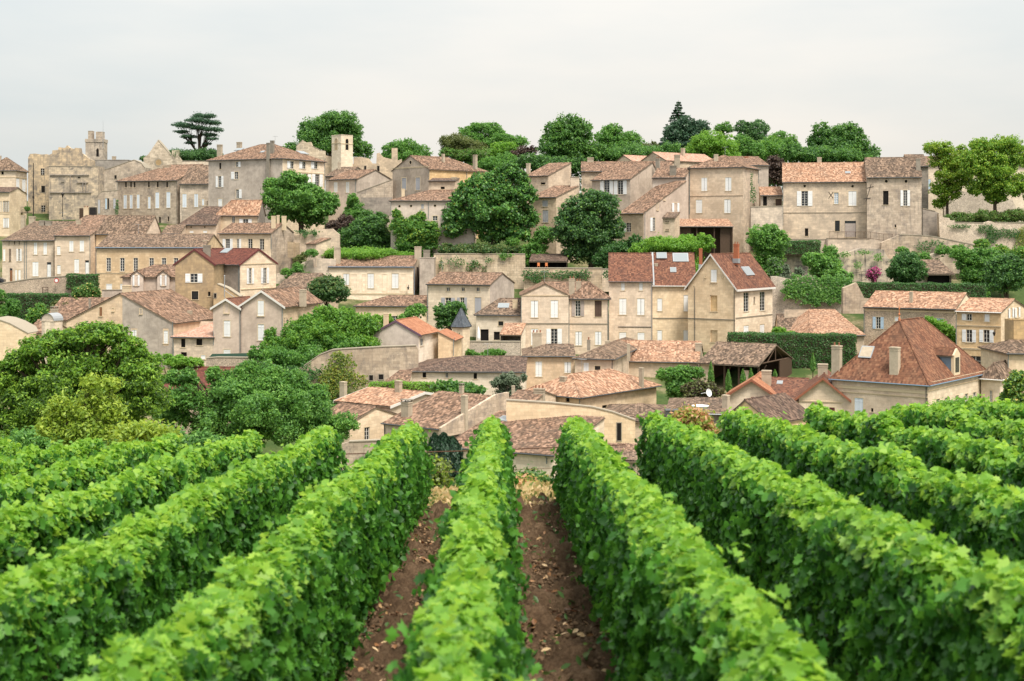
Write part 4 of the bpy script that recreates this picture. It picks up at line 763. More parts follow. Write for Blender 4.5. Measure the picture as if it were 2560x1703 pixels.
mb = MB(); p = W3('U2', 1250, 642, 157); q = W3('U2', 1356, 488, 157); mb.box(0, (q.x - p.x) * .55, 0, 1.6, 0, q.z - p.z); mb.box((q.x - p.x) * .55, q.x - p.x, .3, 1.6, 0, q.z - p.z - .2)
for k in range(6): mb.box(-.02, q.x - p.x + .02, -.03, -.0, k * (q.z - p.z) / 5 - .02, k * (q.z - p.z) / 5 + .02)
o = make('bay_cage', mb, None, MATS['tan']); o.location = p; tag(o, 'boxy enclosed balcony hung on the stone gable with round chimneys', 'balcony')
H('town_house', 'cream house with a bright orange roof below the manor', 'house', 'U2', 553, 966, 214, 480, 162, -6, xs=1030, yr=84, hips='L', wall='cream', wallR='darkgrey', rmat='orange', wins='F w 706 240 734 308;F o 778 265 899 310', chims='730 195 745 220 1 grey', pipes='F 548 220 390;F 962 220 300')
H('stone_house', 'low stone house with dark hipped roof and two round holes', 'house', 'U2', 200, 552, 314, 480, 160, -2, W=8, yr=148, hips='L', wall='beige', rmat='darkbrown', wins='F r 297 336 313 354;F r 431 336 447 354;F s 290 380 328 402;F s 422 380 462 402', pipes='F 246 325 400')
H('outbuilding', 'small dark brown roof between the terraced house and the round holed house', 'house', 'U2', 20, 198, 402, 470, 157, 0, W=5, yr=328, wall='beige', rmat='brown')
polywall('retaining_wall', 'pale ruined garden wall with ivy below the big tree', 'wall', 'U2', [(1310, 800), (1310, 400), (1420, 395), (1560, 365), (1690, 360), (1760, 420), (1760, 800)], 161, 1, 'weathered')
H('outbuilding', 'small stone shed with a sloping tiled roof in the garden', 'shed', 'U2', 1432, 1530, 505, 690, 156, -30, xs=1672, yr=452, roof='shed', wall='weathered', rmat='mixed', gut=False)
polywall('retaining_wall', 'stone wall with steps left of the blue guttered pale house', 'wall', 'U2', [(1130, 900), (1145, 800), (1290, 790), (1400, 690), (1500, 660), (1505, 740), (1535, 740), (1540, 655), (1720, 660), (1720, 900)], 152, 2, 'weathered')
H('outbuilding', 'dark brown tiled roof beside the cream gable house', 'house', 'U2', 1136, 1420, 940, 1100, 139, -14, W=9, yr=800, wall='weathered', rmat='brown', gut=False)
# ------------------------------------------------------------------ middle band, centre
h = H('pale_house', 'long pale panelled house with blue gutter and three arched white shutters', 'house', 'U3', 88, 912, 728, 1140, 152, -4, W=8, yr=628, wall='ivory', wallR='grey', rmat='mixed', gutmat='bluezinc', wins='F c 228 802 287 912;F c 466 800 528 944;F c 704 800 769 944', bands='F 90 910 755 .12;F 90 910 1000 .2', chims='137 540 203 685 1 stone;925 535 996 690 3 stone', pipes='F 925 735 1030 bluezinc')
h.lamp('F', 868, 958)
m = MB()
for x0, x1 in ((300, 365), (412, 450), (610, 660), (785, 850)):
    u0, v1 = h.hit('F', x0, 805); u1, v0 = h.hit('F', x1, 978)
    for a, b, c, d in ((u0, u1, v0, v0 + .07), (u0, u1, v1 - .07, v1), (u0, u0 + .07, v0 + .07, v1 - .07), (u1 - .07, u1, v0 + .07, v1 - .07)): m.box(a, b, -.05, -.002, c, d)
h.mk('wall_panel', m, h.root, 'ivory')
H('grey_block', 'grey plastered block with chimney right of the pale panelled house', 'house', 'U3', 975, 1116, 650, 1080, 151.5, 0, W=7, wall='grey', roof='flat', chims='1010 568 1080 650 3 grey', gut=False)
e = polywall('retaining_wall', 'tall ashlar garden wall with dark stains below the big chestnut', 'wall', 'U3', [(1112, 1100), (1115, 612), (1400, 608), (2010, 612), (2012, 760), (2060, 800), (2060, 1100)], 155, 2, 'ashlar', cap=[(1, 2), (2, 3)])
H('limestone_house', 'cream limestone house with three little square attic windows', 'house', 'U3', 1050, 1666, 897, 1330, 141, -21, xs=1902, yr=795, roof='gxR', wall='cream', wallR='grey', rmat='mixed', wins='F w 1240 936 1271 972;F w 1387 936 1418 973;F w 1532 936 1563 974;F o 1190 1036 1322 1150 greyshutter;F o 1345 1034 1440 1150 greyshutter;F c 1515 1034 1581 1192 greyshutter', pipes='F 1058 905 1260')
H('outbuilding', 'low cream house with a pink brown roof left of the limestone house', 'house', 'U3', 350, 1056, 1112, 1300, 141.5, -3, W=6, yr=1018, hips='L', wall='cream', rmat='mixed', wins='F shop 690 1215 760 1262')
h = H('patio_house', 'small house with a brown roof, long skylight and patio door', 'house', 'U3', 1530, 1968, 1198, 1500, 133, -4, W=8, yr=1046, hips='L', wall='ivory', rmat='brown', wins='F bar 1748 1268 1796 1311;F d 1573 1346 1652 1466;F d 1703 1370 1762 1450', skys='0 1735 1095 1862 1140', chims='1885 1056 1938 1172 1.5 pale')
h = H('patio_awning', 'tiled patio awning over a green net beside the brown roofed house', 'canopy', 'U3', 1768, 1968, 1392, 1500, 129.5, -10, W=2.6, yr=1286, roof='shed', wall='ivory', rmat='orange', open_front=True, gut=False)
mb = MB(); mb.box(.1, h.L - .1, .1, .16, 0, h.H * .75); h.mk('net_screen', mb, h.root, 'greennet'); mb = MB(); mb.box(0, .12, 0, .12, 0, h.H); mb.box(h.L - .12, h.L, 0, .12, 0, h.H); mb.box(0, h.L, -.05, .1, h.H - .2, h.H - .03); h.mk('beam', mb, h.root, 'wood')
p = W3('U3', 1553, 1465, 128); mb = MB(); mb.tube([(0, 0, 0), (0, 0, 2.5)], .03, 5); mb.lathe((0, 0, .3), [(.22, 0), (.30, .3), (.26, 1.0), (.14, 1.7), (.03, 2.1)], 9); o = make('parasol', mb, None, MATS['white']); o.location = p; o.scale = (1, 1, 1); tag(o, 'closed white parasol by the patio door', 'parasol')
polywall('garden_wall', 'rubble patio wall with creepers under the patio house', 'wall', 'U3', [(1310, 1640), (1310, 1470), (1400, 1468), (1965, 1470), (1965, 1640)], 127.5, .6, 'palerubble', cap=[(2, 3)])
h = H('slate_turret', 'small square turret with a pointed slate roof', 'turret', 'U3', 1300, 1398, 1292, 1600, Dr=126, yaw=-28, xs=1468, roof='hip', yr=1146, wall='cream', rmat='slate', rib='flat', gut=False, ov=.22, wins='F d 1338 1380 1348 1395;F d 1358 1380 1368 1395')
h = H('gable_barn', 'plain grey gable barn with orange flat tiles and violet verge', 'barn', 'V3', 522, 966, 212, 470, Dr=118, yaw=-16, xs=1158, yr=84, roof='gy', wall='mauve', wallR='ivory', rmat='orangeflat', rib='flat', barge='violetwood', wins='R w 982 262 1012 332', chims='618 12 676 110 2.5 pale', pipes='R 985 225 300 lead', gut=False, ov=.45)
H('outbuilding', 'small annex with orange flat tiles right of the grey barn', 'house', 'V3', 1158, 1306, 268, 480, 121, -8, W=4, yr=178, roof='shedL', wall='yellow', wallR='yellow', rmat='orangeflat', rib='flat', gut=False, pipes='R 1303 260 430')
polywall('garden_wall', 'long grey rough wall with creeper in front of the grey barn', 'wall', 'V3', [(-200, 720), (-200, 560), (0, 420), (120, 375), (250, 365), (600, 345), (942, 332), (962, 365), (962, 720)], 113, .7, 'stone', cap=[(1, 2), (2, 3), (3, 4), (4, 5), (5, 6)], wins='d 482 620 520 672;d 575 612 622 662')
# ------------------------------------------------------------------ red roofed mansion and its neighbours
h = H('mansion', 'large cream mansion with red flat tile roof and a tall front gable', 'house', 'U5', 92, 636, 522, 1220, 134, -35, xs=1066, yr=163, roof='gy', wall='yellow', wallR='cream', rmat='redflat', rib='flat', barge='whitewood', ov=.5, vg=.35, gut=False,
  wins='F c 358 344 424 488;F b 350 640 430 825;F b 350 1040 432 1180;R w 733 605 793 826;R w 920 597 980 816;R d 848 660 866 736;R c 733 988 792 1085;R c 920 975 974 1096;F d 286 414 300 436;F d 482 414 496 436', chims='610 45 690 225 3.2 brick.pot.lead', skys='1 722 310 834 412', bands='F 92 636 905 .14 greystone;R 640 1065 905 .14 greystone', pipes='F 628 530 1080 gutter;F 172 540 1165 gutter')
h2 = H('', 'mansion middle wing', '', 'U4', 1495, 1920, 828, 1420, 136.2, -4, W=8.5, yr=524, wall='cream', rmat='redflat', rib='flat', root=h.root, gutmat='whitewood', wins='F s 1542 967 1588 1088;F c 1800 932 1868 1092;F s 1542 1278 1587 1385;F c 1798 1277 1870 1387', skys='0 1680 525 1858 608;0 1662 665 1732 712', chims='1948 475 1984 640 3 brick.lead', bands='F 1495 1900 1160 .14 greystone')
m = MB()
for hh, xx in ((h2, .15), (h2, h2.L * .06)):
    P0, P1, P2, P3 = hh.planes[0]; mb_dir = (P1 - P0).normalized(); a = P0 + mb_dir * xx; b = P3 + mb_dir * (xx + 0); m.prism([a + Vector((0, 0, .1)), a + mb_dir * .3 + Vector((0, 0, .1)), b + mb_dir * .3 + Vector((0, 0, .1)), b + Vector((0, 0, .1))], (0, 0, .06)); break
h2.mk('flashing', m, h2.root, 'lead'); m = MB(); hh = h; L_, W_ = h.L, h.W; f = (h.zr - h.H) / (L_ * .5); m.box(L_ + h.ov - .02, L_ + h.ov + .06, -.3, W_ + .1, h.H - h.ov * f - .25, h.H - h.ov * f + .08); h.mk('fascia', m, h.root, 'whitewood')
h3 = H('', 'mansion left wing', '', 'U4', 1068, 1493, 788, 1420, 136.4, -4, W=8.5, yr=524, wall='beige', rmat='redflat', rib='flat', root=h.root, wins='F s 1187 811 1223 887;F s 1362 811 1399 887;F c 1168 966 1239 1125;F c 1344 966 1416 1128;F s 1169 1297 1237 1382;F s 1348 1300 1416 1382', skys='0 1525 520 1642 576', chims='1512 620 1548 722 2.6 stone', pipes='F 1486 790 1380 lead', bands='F 1160 1490 1245 .07 gutter')
h = H('pediment_house', 'beige house with a low pediment gable and four white shutters', 'house', 'U4', 210, 672, 930, 1450, 132, 0, W=7, yr=820, roof='gy', wall='beige', rmat='mixed', ov=.3, wins='F c 302 987 374 1152;F c 497 984 569 1153;F c 303 1262 374 1425;F o 455 1262 606 1420', bands='F 210 672 1213 .12 greystone;F 210 672 940 .1', pipes='F 208 960 1440', gut=False)
H('town_house', 'narrow beige house with one brown shutter between pediment house and mansion', 'house', 'U4', 678, 1062, 954, 1450, 132.6, -3, W=6, yr=808, roof='hip', wall='beige', rmat='mixed', wins='F o 702 985 824 1140 wornshutter;F c 928 987 996 1146 brownshutter;F c 739 1290 802 1425;F c 931 1290 994 1420', bands='F 678 1060 1215 .12 greystone', pipes='F 676 960 1420;F 1058 960 1390', chims='672 770 735 930 1 stone.pots;742 795 796 900 2.2 stone.pots')
H('outbuilding', 'pinkish roof behind the pediment house chimneys', 'house', 'U4', 470, 900, 905, 1000, 140, 0, W=6, yr=806, wall='beige', rmat='mixed', gut=False)
h = H('pergola_shed', 'dark open shed with old tile roof on the garden terrace', 'shed', 'U4', 290, 650, 600, 700, 152, -4, W=5, yr=530, roof='shed', wall='wood', rmat='darkbrown', open_front=True, gut=False)
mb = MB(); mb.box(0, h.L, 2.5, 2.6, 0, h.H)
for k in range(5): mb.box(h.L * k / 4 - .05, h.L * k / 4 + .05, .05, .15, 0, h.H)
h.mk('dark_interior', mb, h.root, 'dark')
for x in (378, 455):
    p = W3('U4', x, 668, 150.6); mb = MB(); mb.box(-.22, .22, -.2, .22, .4, .46); mb.box(-.22, .22, .18, .24, .46, 1.0)
    for a in (-.19, .19):
        for b in (-.17, .2): mb.box(a - .025, a + .025, b - .025, b + .025, 0, .4)
    o = make('garden_chair', mb, None, MATS['plastic']); o.location = p; tag(o, 'orange garden chair in front of the dark shed, %s of the two' % ('left' if x < 400 else 'right'), 'chair', 'orange terrace chairs')
polywall('retaining_wall', 'ashlar terrace wall with a hanging line of creeper above the pediment house', 'wall', 'U4', [(232, 1000), (235, 670), (1000, 672), (1000, 1000)], 149.5, 1.5, 'ashlar', cap=[(1, 2)])
polywall('retaining_wall', 'low stone wall left of the red mansion roof', 'wall', 'U4', [(1000, 900), (1002, 682), (1240, 680), (1240, 900)], 150.5, 1.5, 'weathered', cap=[(1, 2)])
polywall('retaining_wall', 'rubble wall under the hanging ivy right of the mansion', 'wall', 'U5', [(1050, 1000), (1050, 420), (1130, 420), (1220, 440), (1900, 560), (2029, 540), (2029, 800), (1760, 870)], 139, 1.2, 'palerubble')
polywall('garden_wall', 'grey stepped wall with path left of the long hedge', 'wall', 'U6', [(400, 540), (405, 300), (530, 250), (600, 392), (660, 400), (660, 540)], 133.5, 1.2, 'stone')
# ------------------------------------------------------------------ right side
H('stone_house', 'brown rubble house with blue shutters and an orange roof behind the mansard', 'house', 'U6', 600, 1456, 468, 900, 127, -32, xs=1640, yr=338, wall='rubble', wallR='ivory', rmat='orange', wins='F o 680 569 782 680 lightblue;F c 1268 582 1342 656 lightblue;F s 885 570 935 610', chims='1018 335 1058 445 1 stone', bands='F 600 1456 505 .14', pipes='F 600 480 740')
h = H('town_house', 'yellow corner house with open white shutters and a dark shop window', 'house', 'U6', 1462, 1876, 522, 1120, Dr=111, yaw=-33, xs=2110, yr=405, roof='gxR', wall='yellow', wallR='cream', rmat='orange', gutmat='whitewood', wins='F ol 1512 540 1604 602;F s 1722 543 1769 614;F o 1515 688 1644 805;F o 1675 690 1808 807;F shop 1572 936 1776 1030;R o 1940 485 1990 578;R o 2000 480 2048 572;R c 1942 685 1982 800', bands='F 1462 1876 648 .12;F 1462 1876 862 .16;R 1876 2090 862 .12', pipes='F 1460 530 850')
h.lamp('F', 1822, 745)
H('town_house', 'cream building with brown roof at the right edge', 'house', 'U6', 1940, 2260, 905, 1200, 104, 0, W=6, yr=790, hips='L', wall='cream', rmat='brown', pipes='F 1942 900 1150')
H('outbuilding', 'sloping tan wall top seen between corner house and right edge', 'house', 'U6', 1995, 2200, 600, 1000, 107, 0, W=2, roof='flat', wall='tan', gut=False)
H('outbuilding', 'dark brown tiled roof behind the hedge right of the mansion', 'house', 'U6', -190, 300, 752, 900, 129, -8, W=10, yr=548, wall='weathered', rmat='brown', gut=False)
H('outbuilding', 'bright orange hipped tile roof rising behind the hedge', 'house', 'U6', 105, 600, 738, 900, 124, 4, W=9, yr=500, roof='shed', hips='L', wall='weathered', rmat='orange')
h = H('mansard_villa', 'villa with a tall steep rust red hipped roof and stone chimneys', 'house', 'U6', 300, 1195, 1182, 1560, Dr=95, yaw=-38, xs=1742, yr=590, roof='hip', wall='beige', wallR='cream', rmat='rustflat', rib='flat', gutmat='bluezinc', ov=.3,
  wins='F c 508 1326 590 1505 bluewhite;F d 662 1422 684 1456;R w 1273 1335 1305 1420;R w 1352 1322 1385 1410;R w 1450 1302 1480 1400;R w 1540 1286 1567 1390;R w 1615 1272 1645 1385',
  chims='285 835 402 1130 .5 stone.lead.pot;826 850 946 1145 .5 stone.lead', skys='0 552 845 692 955 chimneystone', bands='F 300 1195 1215 .3;R 1195 1742 1200 .35 cream;F 300 1195 1262 .08;R 1195 1742 1262 .08 cream', pipes='F 1180 1200 1380 gutter')
m = MB(); ap = Vector(h.apex[0]); m.lathe(ap, [(.16, -.1), (.16, .25), (.08, .3), (.07, .6), (.15, .68), (.15, .75), (.06, .85), (.05, 1.3), (.1, 1.4), (.02, 1.75), (.0, 2.5)], 8); h.mk('finial', m, h.root, 'terracotta')
# dormer on the right hand roof plane: built in villa coordinates
W_, L_ = h.W, h.L; d0, d1 = W_ * .44, W_ * .54; B = h.H; m = MB(); m.box(L_ - .5, L_ - .1, d0, d1, B + .05, B + 2.6); m.prism([(L_ - .1, d0 - .12, B + 2.6), (L_ - .1, d1 + .12, B + 2.6), (L_ - .1, (d0 + d1) / 2, B + 3.4)], (-.4, 0, 0)); dm_ = h.mk('dormer', m, h.root, 'surround')
m = MB(); m.box(L_ - .098, L_ - .07, d0 + .35, d1 - .35, B + .5, B + 2.3); h.mk('pane', m, dm_, 'glass'); f = (h.zr - h.H) / (min(L_, W_) / 2)
m = MB()
for dd in (d0 + .1, d1 - .1): m.prism([(L_ - .5, dd, B + .1), (L_ - .5, dd, B + 2.6), (L_ - .5 - 2.6 / f, dd, B + 2.6)], (0, .05, 0))
h.mk('dormer_cheek', m, dm_, 'bluezinc'); m = MB(); mid = (d0 + d1) / 2
rib_slope(m, [(L_ - .3, d0 - .25, B + 2.55), (L_ - .6 - 2.6 / f, d0 - .25, B + 2.55), (L_ - .6 - 3.5 / f, mid, B + 3.5), (L_ - .3, mid, B + 3.5)], 'flat'); rib_slope(m, [(L_ - .6 - 2.6 / f, d1 + .25, B + 2.55), (L_ - .3, d1 + .25, B + 2.55), (L_ - .3, mid, B + 3.5), (L_ - .6 - 3.5 / f, mid, B + 3.5)], 'flat'); h.mk('dormer_roof', m, dm_, [MATS['rustflat'], MATS['eave']])
H('annex', 'low cream annex with a brown hipped roof at the back of the villa', 'house', 'U6', 1690, 1868, 1112, 1560, 102.5, -38, W=5, yr=985, roof='hip', wall='cream', rmat='brown', wins='F w 1770 1255 1796 1440', gutmat='whitewood')
# ------------------------------------------------------------------ lower left
GH = H('gable_house', 'broad house with half cream half grey gable and a wide mottled roof', 'house', 'U1', 650, 1695, 1185, 1600, 126, -15, W=9, yr=918, roof='gy', rp=.51, wall='beige', wallR='beige', rmat='mixed', ov=.3, wins='F c 975 1050 1003 1138 rustshutter;F d 1100 1058 1116 1090;F d 1371 1068 1391 1118;F c 1290 1272 1340 1385;F c 1602 1280 1646 1408', chims='1195 835 1292 920 6 pale;1832 1085 1886 1170 5 stone', pipes='F 1697 1200 1540', gut=False)
gh = GH
m = MB(); xs_ = [1200, 1284, 1346, 1597, 1652, 1694]; us_ = [gh.hit('F', x, 1200)[0] for x in xs_]; top = lambda u: gh.H + (gh.zr - gh.H) * min(1, max(0, (gh.L - u) / (gh.L * (1 - gh.rp)))) - .05
for i in range(5):
    a_, b_ = us_[i], us_[i + 1]; lo = 0
    if i in (1, 3):
        v1_, v0_ = gh.hit('F', (1290, 1603)[i > 1], 1262)[1] + .05, gh.hit('F', 1300, 1412)[1] - .15
        m.prism([(a_, -.012, 0), (b_, -.012, 0), (b_, -.012, v0_), (a_, -.012, v0_)], (0, .011, 0)); lo = v1_
    m.prism([(a_, -.012, lo), (b_, -.012, lo), (b_, -.012, top(b_)), (a_, -.012, top(a_))], (0, .011, 0))
gh.mk('render_panel', m, gh.root, 'grey')
H('outbuilding', 'pink brown roof strip left of the broad grey gable', 'house', 'U1', 420, 1010, 1172, 1400, 128.5, -4, W=9, yr=962, wall='cream', rmat='mixed', gut=False, chims='870 965 890 1040 2 grey')
polywall('garden_wall', 'low pale plastered wall behind the broad roof ridge', 'wall', 'U1', [(998, 1010), (1000, 886), (1196, 884), (1196, 1010)], 136, .5, 'grey', cap=[(1, 2)])
H('annex', 'small cream annex with a pink hipped roof and two dark windows', 'house', 'U2', 135, 530, 1418, 1700, 122, -8, W=6, yr=1268, roof='shed', hips='L', wall='weathered', rmat='pink', wins='F d 206 1440 248 1522;F d 355 1440 414 1503;F s 400 1598 445 1640;F d 205 1570 262 1610 violetwood', pipes='F 132 1420 1620;F 525 1370 1500')
h = H('plaster_house', 'mauve plastered house with a wide gable and stone framed white shutters', 'house', 'U2', 795, 1206, 1106, 1680, 121, -14, xs=1572, yr=968, roof='gy', wall='mauve', wallR='beige', rmat='mixed', ov=.45, vg=.3, barge='whitewood', wins='F c 958 1066 1018 1215;F c 958 1297 1021 1455', chims='1362 955 1438 1065 3 stone', pipes='F 1200 1110 1460', gut=False)
h.lamp('R', 1215, 1290)
H('', 'plaster twin', '', 'U2', 520, 782, 1128, 1680, 121.5, -14, W=4.5, yr=1048, roof='gy', wall='mauve', rmat='redflat', rib='flat', ov=.35, vg=.3, barge='whitewood', root=h.root, wins='F d 630 1090 673 1188;F c 624 1260 690 1418;F s 621 1544 691 1640', pipes='F 786 1130 1570', gut=False)
polywall('green_fence', 'green mesh fence on a low wall in front of the mauve house', 'fence', 'V2', [(470, 600), (475, 525), (512, 490), (860, 482), (950, 520), (950, 600)], 117, .08, 'greennet')
polywall('garden_wall', 'low rubble wall under the green mesh fence', 'wall', 'V2', [(450, 680), (455, 535), (560, 525), (950, 530), (950, 680)], 116.6, .5, 'rubble', cap=[(1, 2), (2, 3)])
H('barn', 'dark red flat tile roof of a barn half hidden by the front trees', 'barn', 'V2', 20, 640, 835, 1100, 100, -3, W=8, yr=622, wall='rubble', rmat='maroonflat', rib='flat', gut=False)
polywall('gable_wall', 'pale yellow gable wall at the far left behind the big front tree', 'house', 'U1', [(-80, 1700), (-80, 1170), (0, 1180), (100, 1215), (280, 1312), (285, 1700)], 112, 6, 'cream', cap=[(1, 2), (2, 3), (3, 4)])
H('outbuilding', 'mottled roof corner behind the pale yellow gable wall', 'house', 'U1', 255, 420, 1300, 1500, 114, 0, W=6, yr=1180, wall='cream', rmat='mixed', gut=False)
h = H('niche_shrine', 'small stone niche with an arch and a curved zinc roof', 'shrine', 'U1', 408, 528, 1190, 1420, 110, -18, xs=612, roof='flat', wall='weathered', gut=False)
L_, W_, H_ = h.L, h.W, h.H; n = 10; m = MB(); arc = lambda k, r: (L_ / 2 + r * math.cos(math.pi * k / n), H_ + .1 + (r * .95) * math.sin(math.pi * k / n))
for k in range(n):
    (a, b), (c, d) = arc(k, L_ / 2 + .1), arc(k + 1, L_ / 2 + .1); m.quad((a, -.15, b), (c, -.15, d), (c, W_ + .1, d), (a, W_ + .1, b))
h.mk('barrel_roof', m, h.root, 'lead'); m = MB(); m.poly([(arc(k, L_ / 2)[0], -.02, arc(k, L_ / 2)[1]) for k in range(n + 1)]); h.mk('tympanum', m, h.root, 'weathered')
m = MB(); r = L_ * .24; m.poly([(L_ / 2 - r, -.035, H_ - 2.2), (L_ / 2 + r, -.035, H_ - 2.2)] + [(L_ / 2 + r * math.cos(math.pi * k / n), -.035, H_ - .3 + r * math.sin(math.pi * k / n)) for k in range(n + 1)]); h.mk('arched_niche', m, h.root, 'cream')
h.chim(['495', '1065', '572', '1130', '2.0', 'stone.cap'])
# ------------------------------------------------------------------ lower centre
H('long_barn', 'long low cream house with a dark brown roof and three small windows', 'house', 'V3', 855, 2012, 578, 760, 112, -2, W=9, yr=436, hips='L', wall='ivory', rmat='darkbrown', wins='F d 1005 590 1040 643;F w 1228 596 1258 646;F d 1505 600 1538 656', pipes='F 862 580 700 gutter')
H('outbuilding', 'small mottled lean-to roof at the left end of the long dark roof', 'house', 'V3', 640, 866, 705, 800, 108, 0, W=3.4, yr=572, roof='shed', hips='L', wall='ivory', rmat='mixed', gut=False)
h = H('long_house', 'long beige house with dark tiled roof and white shutters behind the orange hip roof', 'house', 'V4', 240, 732, 272, 640, 116, 0, W=7, yr=163, hips='L', wall='beige', rmat='brown', wins='F c 348 329 411 478;F c 632 335 695 440', chims='312 45 412 185 4 stone.pots;852 115 886 160 4 grey.pots')
H('', 'long house pavilion', '', 'V4', 734, 1108, 298, 640, Dr=113, yaw=-14, xs=1425, yr=153, roof='hip', wall='beige', rmat='brown', root=h.root, wins='F c 817 340 870 424;F bar 928 373 984 412;R ol 1312 343 1366 505', chims='1242 155 1276 260 4 stone', pipes='F 1100 310 420 gutter')
h = H('tile_barn', 'long barn with pale orange tiles joined to the dark open barn', 'barn', 'V4', 1100, 1945, 318, 640, 121, -10, W=9, yr=130, wall='beige', rmat='orange', pipes='F 1940 320 400', chims='1910 148 1980 260 2.4 stone;1028 125 1080 180 4 stone')
h = H('open_barn', 'open timber barn with brown tiles and a dark interior', 'barn', 'V5', 385, 972, 328, 620, 117.6, -31, xs=1292, yr=152, wall='weathered', rmat='brown', open_front=True, gut=False, ov=.6, wallR='wood')
for m_ in [o for o in h.root.children if o.name.startswith('wall')]: bpy.data.objects.remove(m_)
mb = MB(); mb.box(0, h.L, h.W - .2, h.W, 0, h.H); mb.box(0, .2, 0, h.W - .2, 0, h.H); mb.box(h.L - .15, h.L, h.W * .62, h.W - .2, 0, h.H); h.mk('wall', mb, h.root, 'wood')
mb = MB(); mb.box(.2, 2.2, 0, .2, 0, h.H); mb.box(h.L * .72, h.L * .82, 0, .3, 0, h.H * .8); h.mk('stone_pier', mb, h.root, 'beige')
for k in (.42, .66, .98):
    mb = MB(); mb.box(h.L * k - .12, h.L * k + .12, .05, .3, 0, h.H); mb.tube([(h.L * k, .17, h.H * .55), (h.L * k + 1.2, .17, h.H - .1)], .09, 4); h.mk('post', mb, h.root, 'wood')
mb = MB(); mb.box(0, h.L, .02, .3, h.H - .3, h.H - .02); mb.tube([(h.L - .1, 0, h.H), (h.L - .1, h.W, h.H)], .12, 4); mb.tube([(h.L - .1, h.W / 2, h.H), (h.L - .1, h.W / 2, h.zr - .2)], .1, 4); mb.tube([(h.L - .1, h.W * .25, h.H), (h.L - .1, h.W / 2, h.zr - .4)], .08, 4); mb.tube([(h.L - .1, h.W * .75, h.H), (h.L - .1, h.W / 2, h.zr - .4)], .08, 4); h.mk('roof_truss', mb, h.root, 'wood')
H('hip_house', 'broad pale house with a wide bright orange hipped roof in the centre', 'house', 'V4', 225, 785, 664, 900, Dr=103, yaw=-38, xs=1532, yr=430, roof='hip', wall='cream', rmat='orange', ov=.5, wins='F d 645 678 680 725;R d 1002 756 1050 785', chims='578 475 664 612 1.6 stone;1355 388 1414 535 8 stone', pipes='F 783 670 740')
H('outbuilding', 'short wide stone chimney stack house left of the orange hip roof', 'house', 'V4', 60, 330, 720, 900, 100, -20, W=5, yr=618, wall='weathered', rmat='mixed', gut=False, chims='320 590 450 715 2 stone.pots;112 565 148 605 3 stone')
H('terrace_house', 'house with a pale orange roof, white verge and cream gable below the creeper wall', 'house', 'V3', 170, 692, 918, 1200, Dr=101, yaw=-38, xs=1318, yr=786, roof='gxR', wall='weathered', wallR='cream', rmat='orange', barge='whitewood', ov=.4, vg=.3, wins='R d 1070 856 1104 946', chims='185 682 272 865 4.5 stone;725 672 813 845 3 stone', gut=False)
H('terrace_house', 'cream gabled house with a teal window at the left of the low roofs', 'house', 'V3', -60, 292, 1085, 1420, Dr=96, yaw=-38, xs=790, yr=932, roof='gxR', wall='cream', rmat='mixed', ov=.3, wins='R w 435 1130 486 1256', gut=False)
polywall('garden_wall', 'low grey wall with pale top below the teal window', 'wall', 'V3', [(200, 1500), (200, 1300), (285, 1275), (600, 1262), (640, 1300), (640, 1500)], 92, .6, 'stone', cap=[(2, 3)])
h = H('terrace_house', 'house with a capped square chimney and orange brown roof, left of the grey party wall', 'house', 'V3', 628, 1175, 1138, 1420, Dr=91, yaw=-37, xs=1705, yr=800, roof='shed', wall='beige', wallR='darkgrey', rmat='mixed', ov=.35, chims='785 880 916 1075 1.2 stone.cap;1375 815 1456 1195 2.4 stone;1360 722 1414 800 5.6 stone.cap', pipes='F 636 1090 1260 gutter')
m = MB(); m.box(h.L - .05, h.L + .35, -.2, h.W + 2.5, h.H - 1, h.H + .1); m.prism([(h.L - .02, -.1, h.H + .1), (h.L - .02, h.W, h.zr + .2), (h.L - .02, h.W + 2.5, h.zr + .25), (h.L - .02, h.W + 2.5, h.H + .1)], (.34, 0, 0)); h.mk('party_wall', m, h.root, 'stone')
H('near_house', 'nearest house with a broad mottled brown roof behind the central vine rows', 'house', 'V4', -545, 535, 1238, 1600, Dr=84, yaw=-27, W=7.4, yr=845, roof='shed', wall='cream', wallR='cream', rmat='mixed', wins='F d 300 1380 344 1420', skys='0 -20 868 112 918', pipes='F 460 1250 1330', ov=.4)
polywall('gable_wall', 'cream parapet wall with tile coping and tall dark window', 'house', 'V4', [(60, 1300), (62, 712), (500, 738), (905, 780), (1110, 830), (1325, 908), (1325, 1300)], 91.5, .6, 'cream', cap=[(1, 2), (2, 3), (3, 4), (4, 5)], wins='d 940 1014 985 1086;d 1146 932 1186 1104')
H('outbuilding', 'dark brown roof right of the cream parapet wall', 'house', 'V4', 1040, 1700, 905, 1100, 97, -6, W=9, yr=748, hips='LR', wall='cream', rmat='brown', gut=False)
H('outbuilding', 'low tiled roof with a second roof below, between two vine rows', 'house', 'V4', 940, 1330, 1202, 1400, 84, -4, W=1.4, yr=1136, roof='shed', wall='cream', rmat='mixed', gut=False)
H('outbuilding', 'crumbling rubble shed with grey tiles between two vine rows', 'house', 'V4', 1040, 1340, 1290, 1600, 78, -4, W=1.4, yr=1215, roof='shed', wall='rubble', rmat='brown', gut=False)
h = H('cross_gable_house', 'cream house with red flat tiles and two brown gables', 'house', 'V5', 630, 1172, 668, 900, 104, -16, W=5.5, yr=503, roof='gy', wall='cream', rmat='orangeflat', rib='flat', barge='redwood', ov=.5, vg=.5, gut=False, chims='985 415 1102 560 2.6 stone')
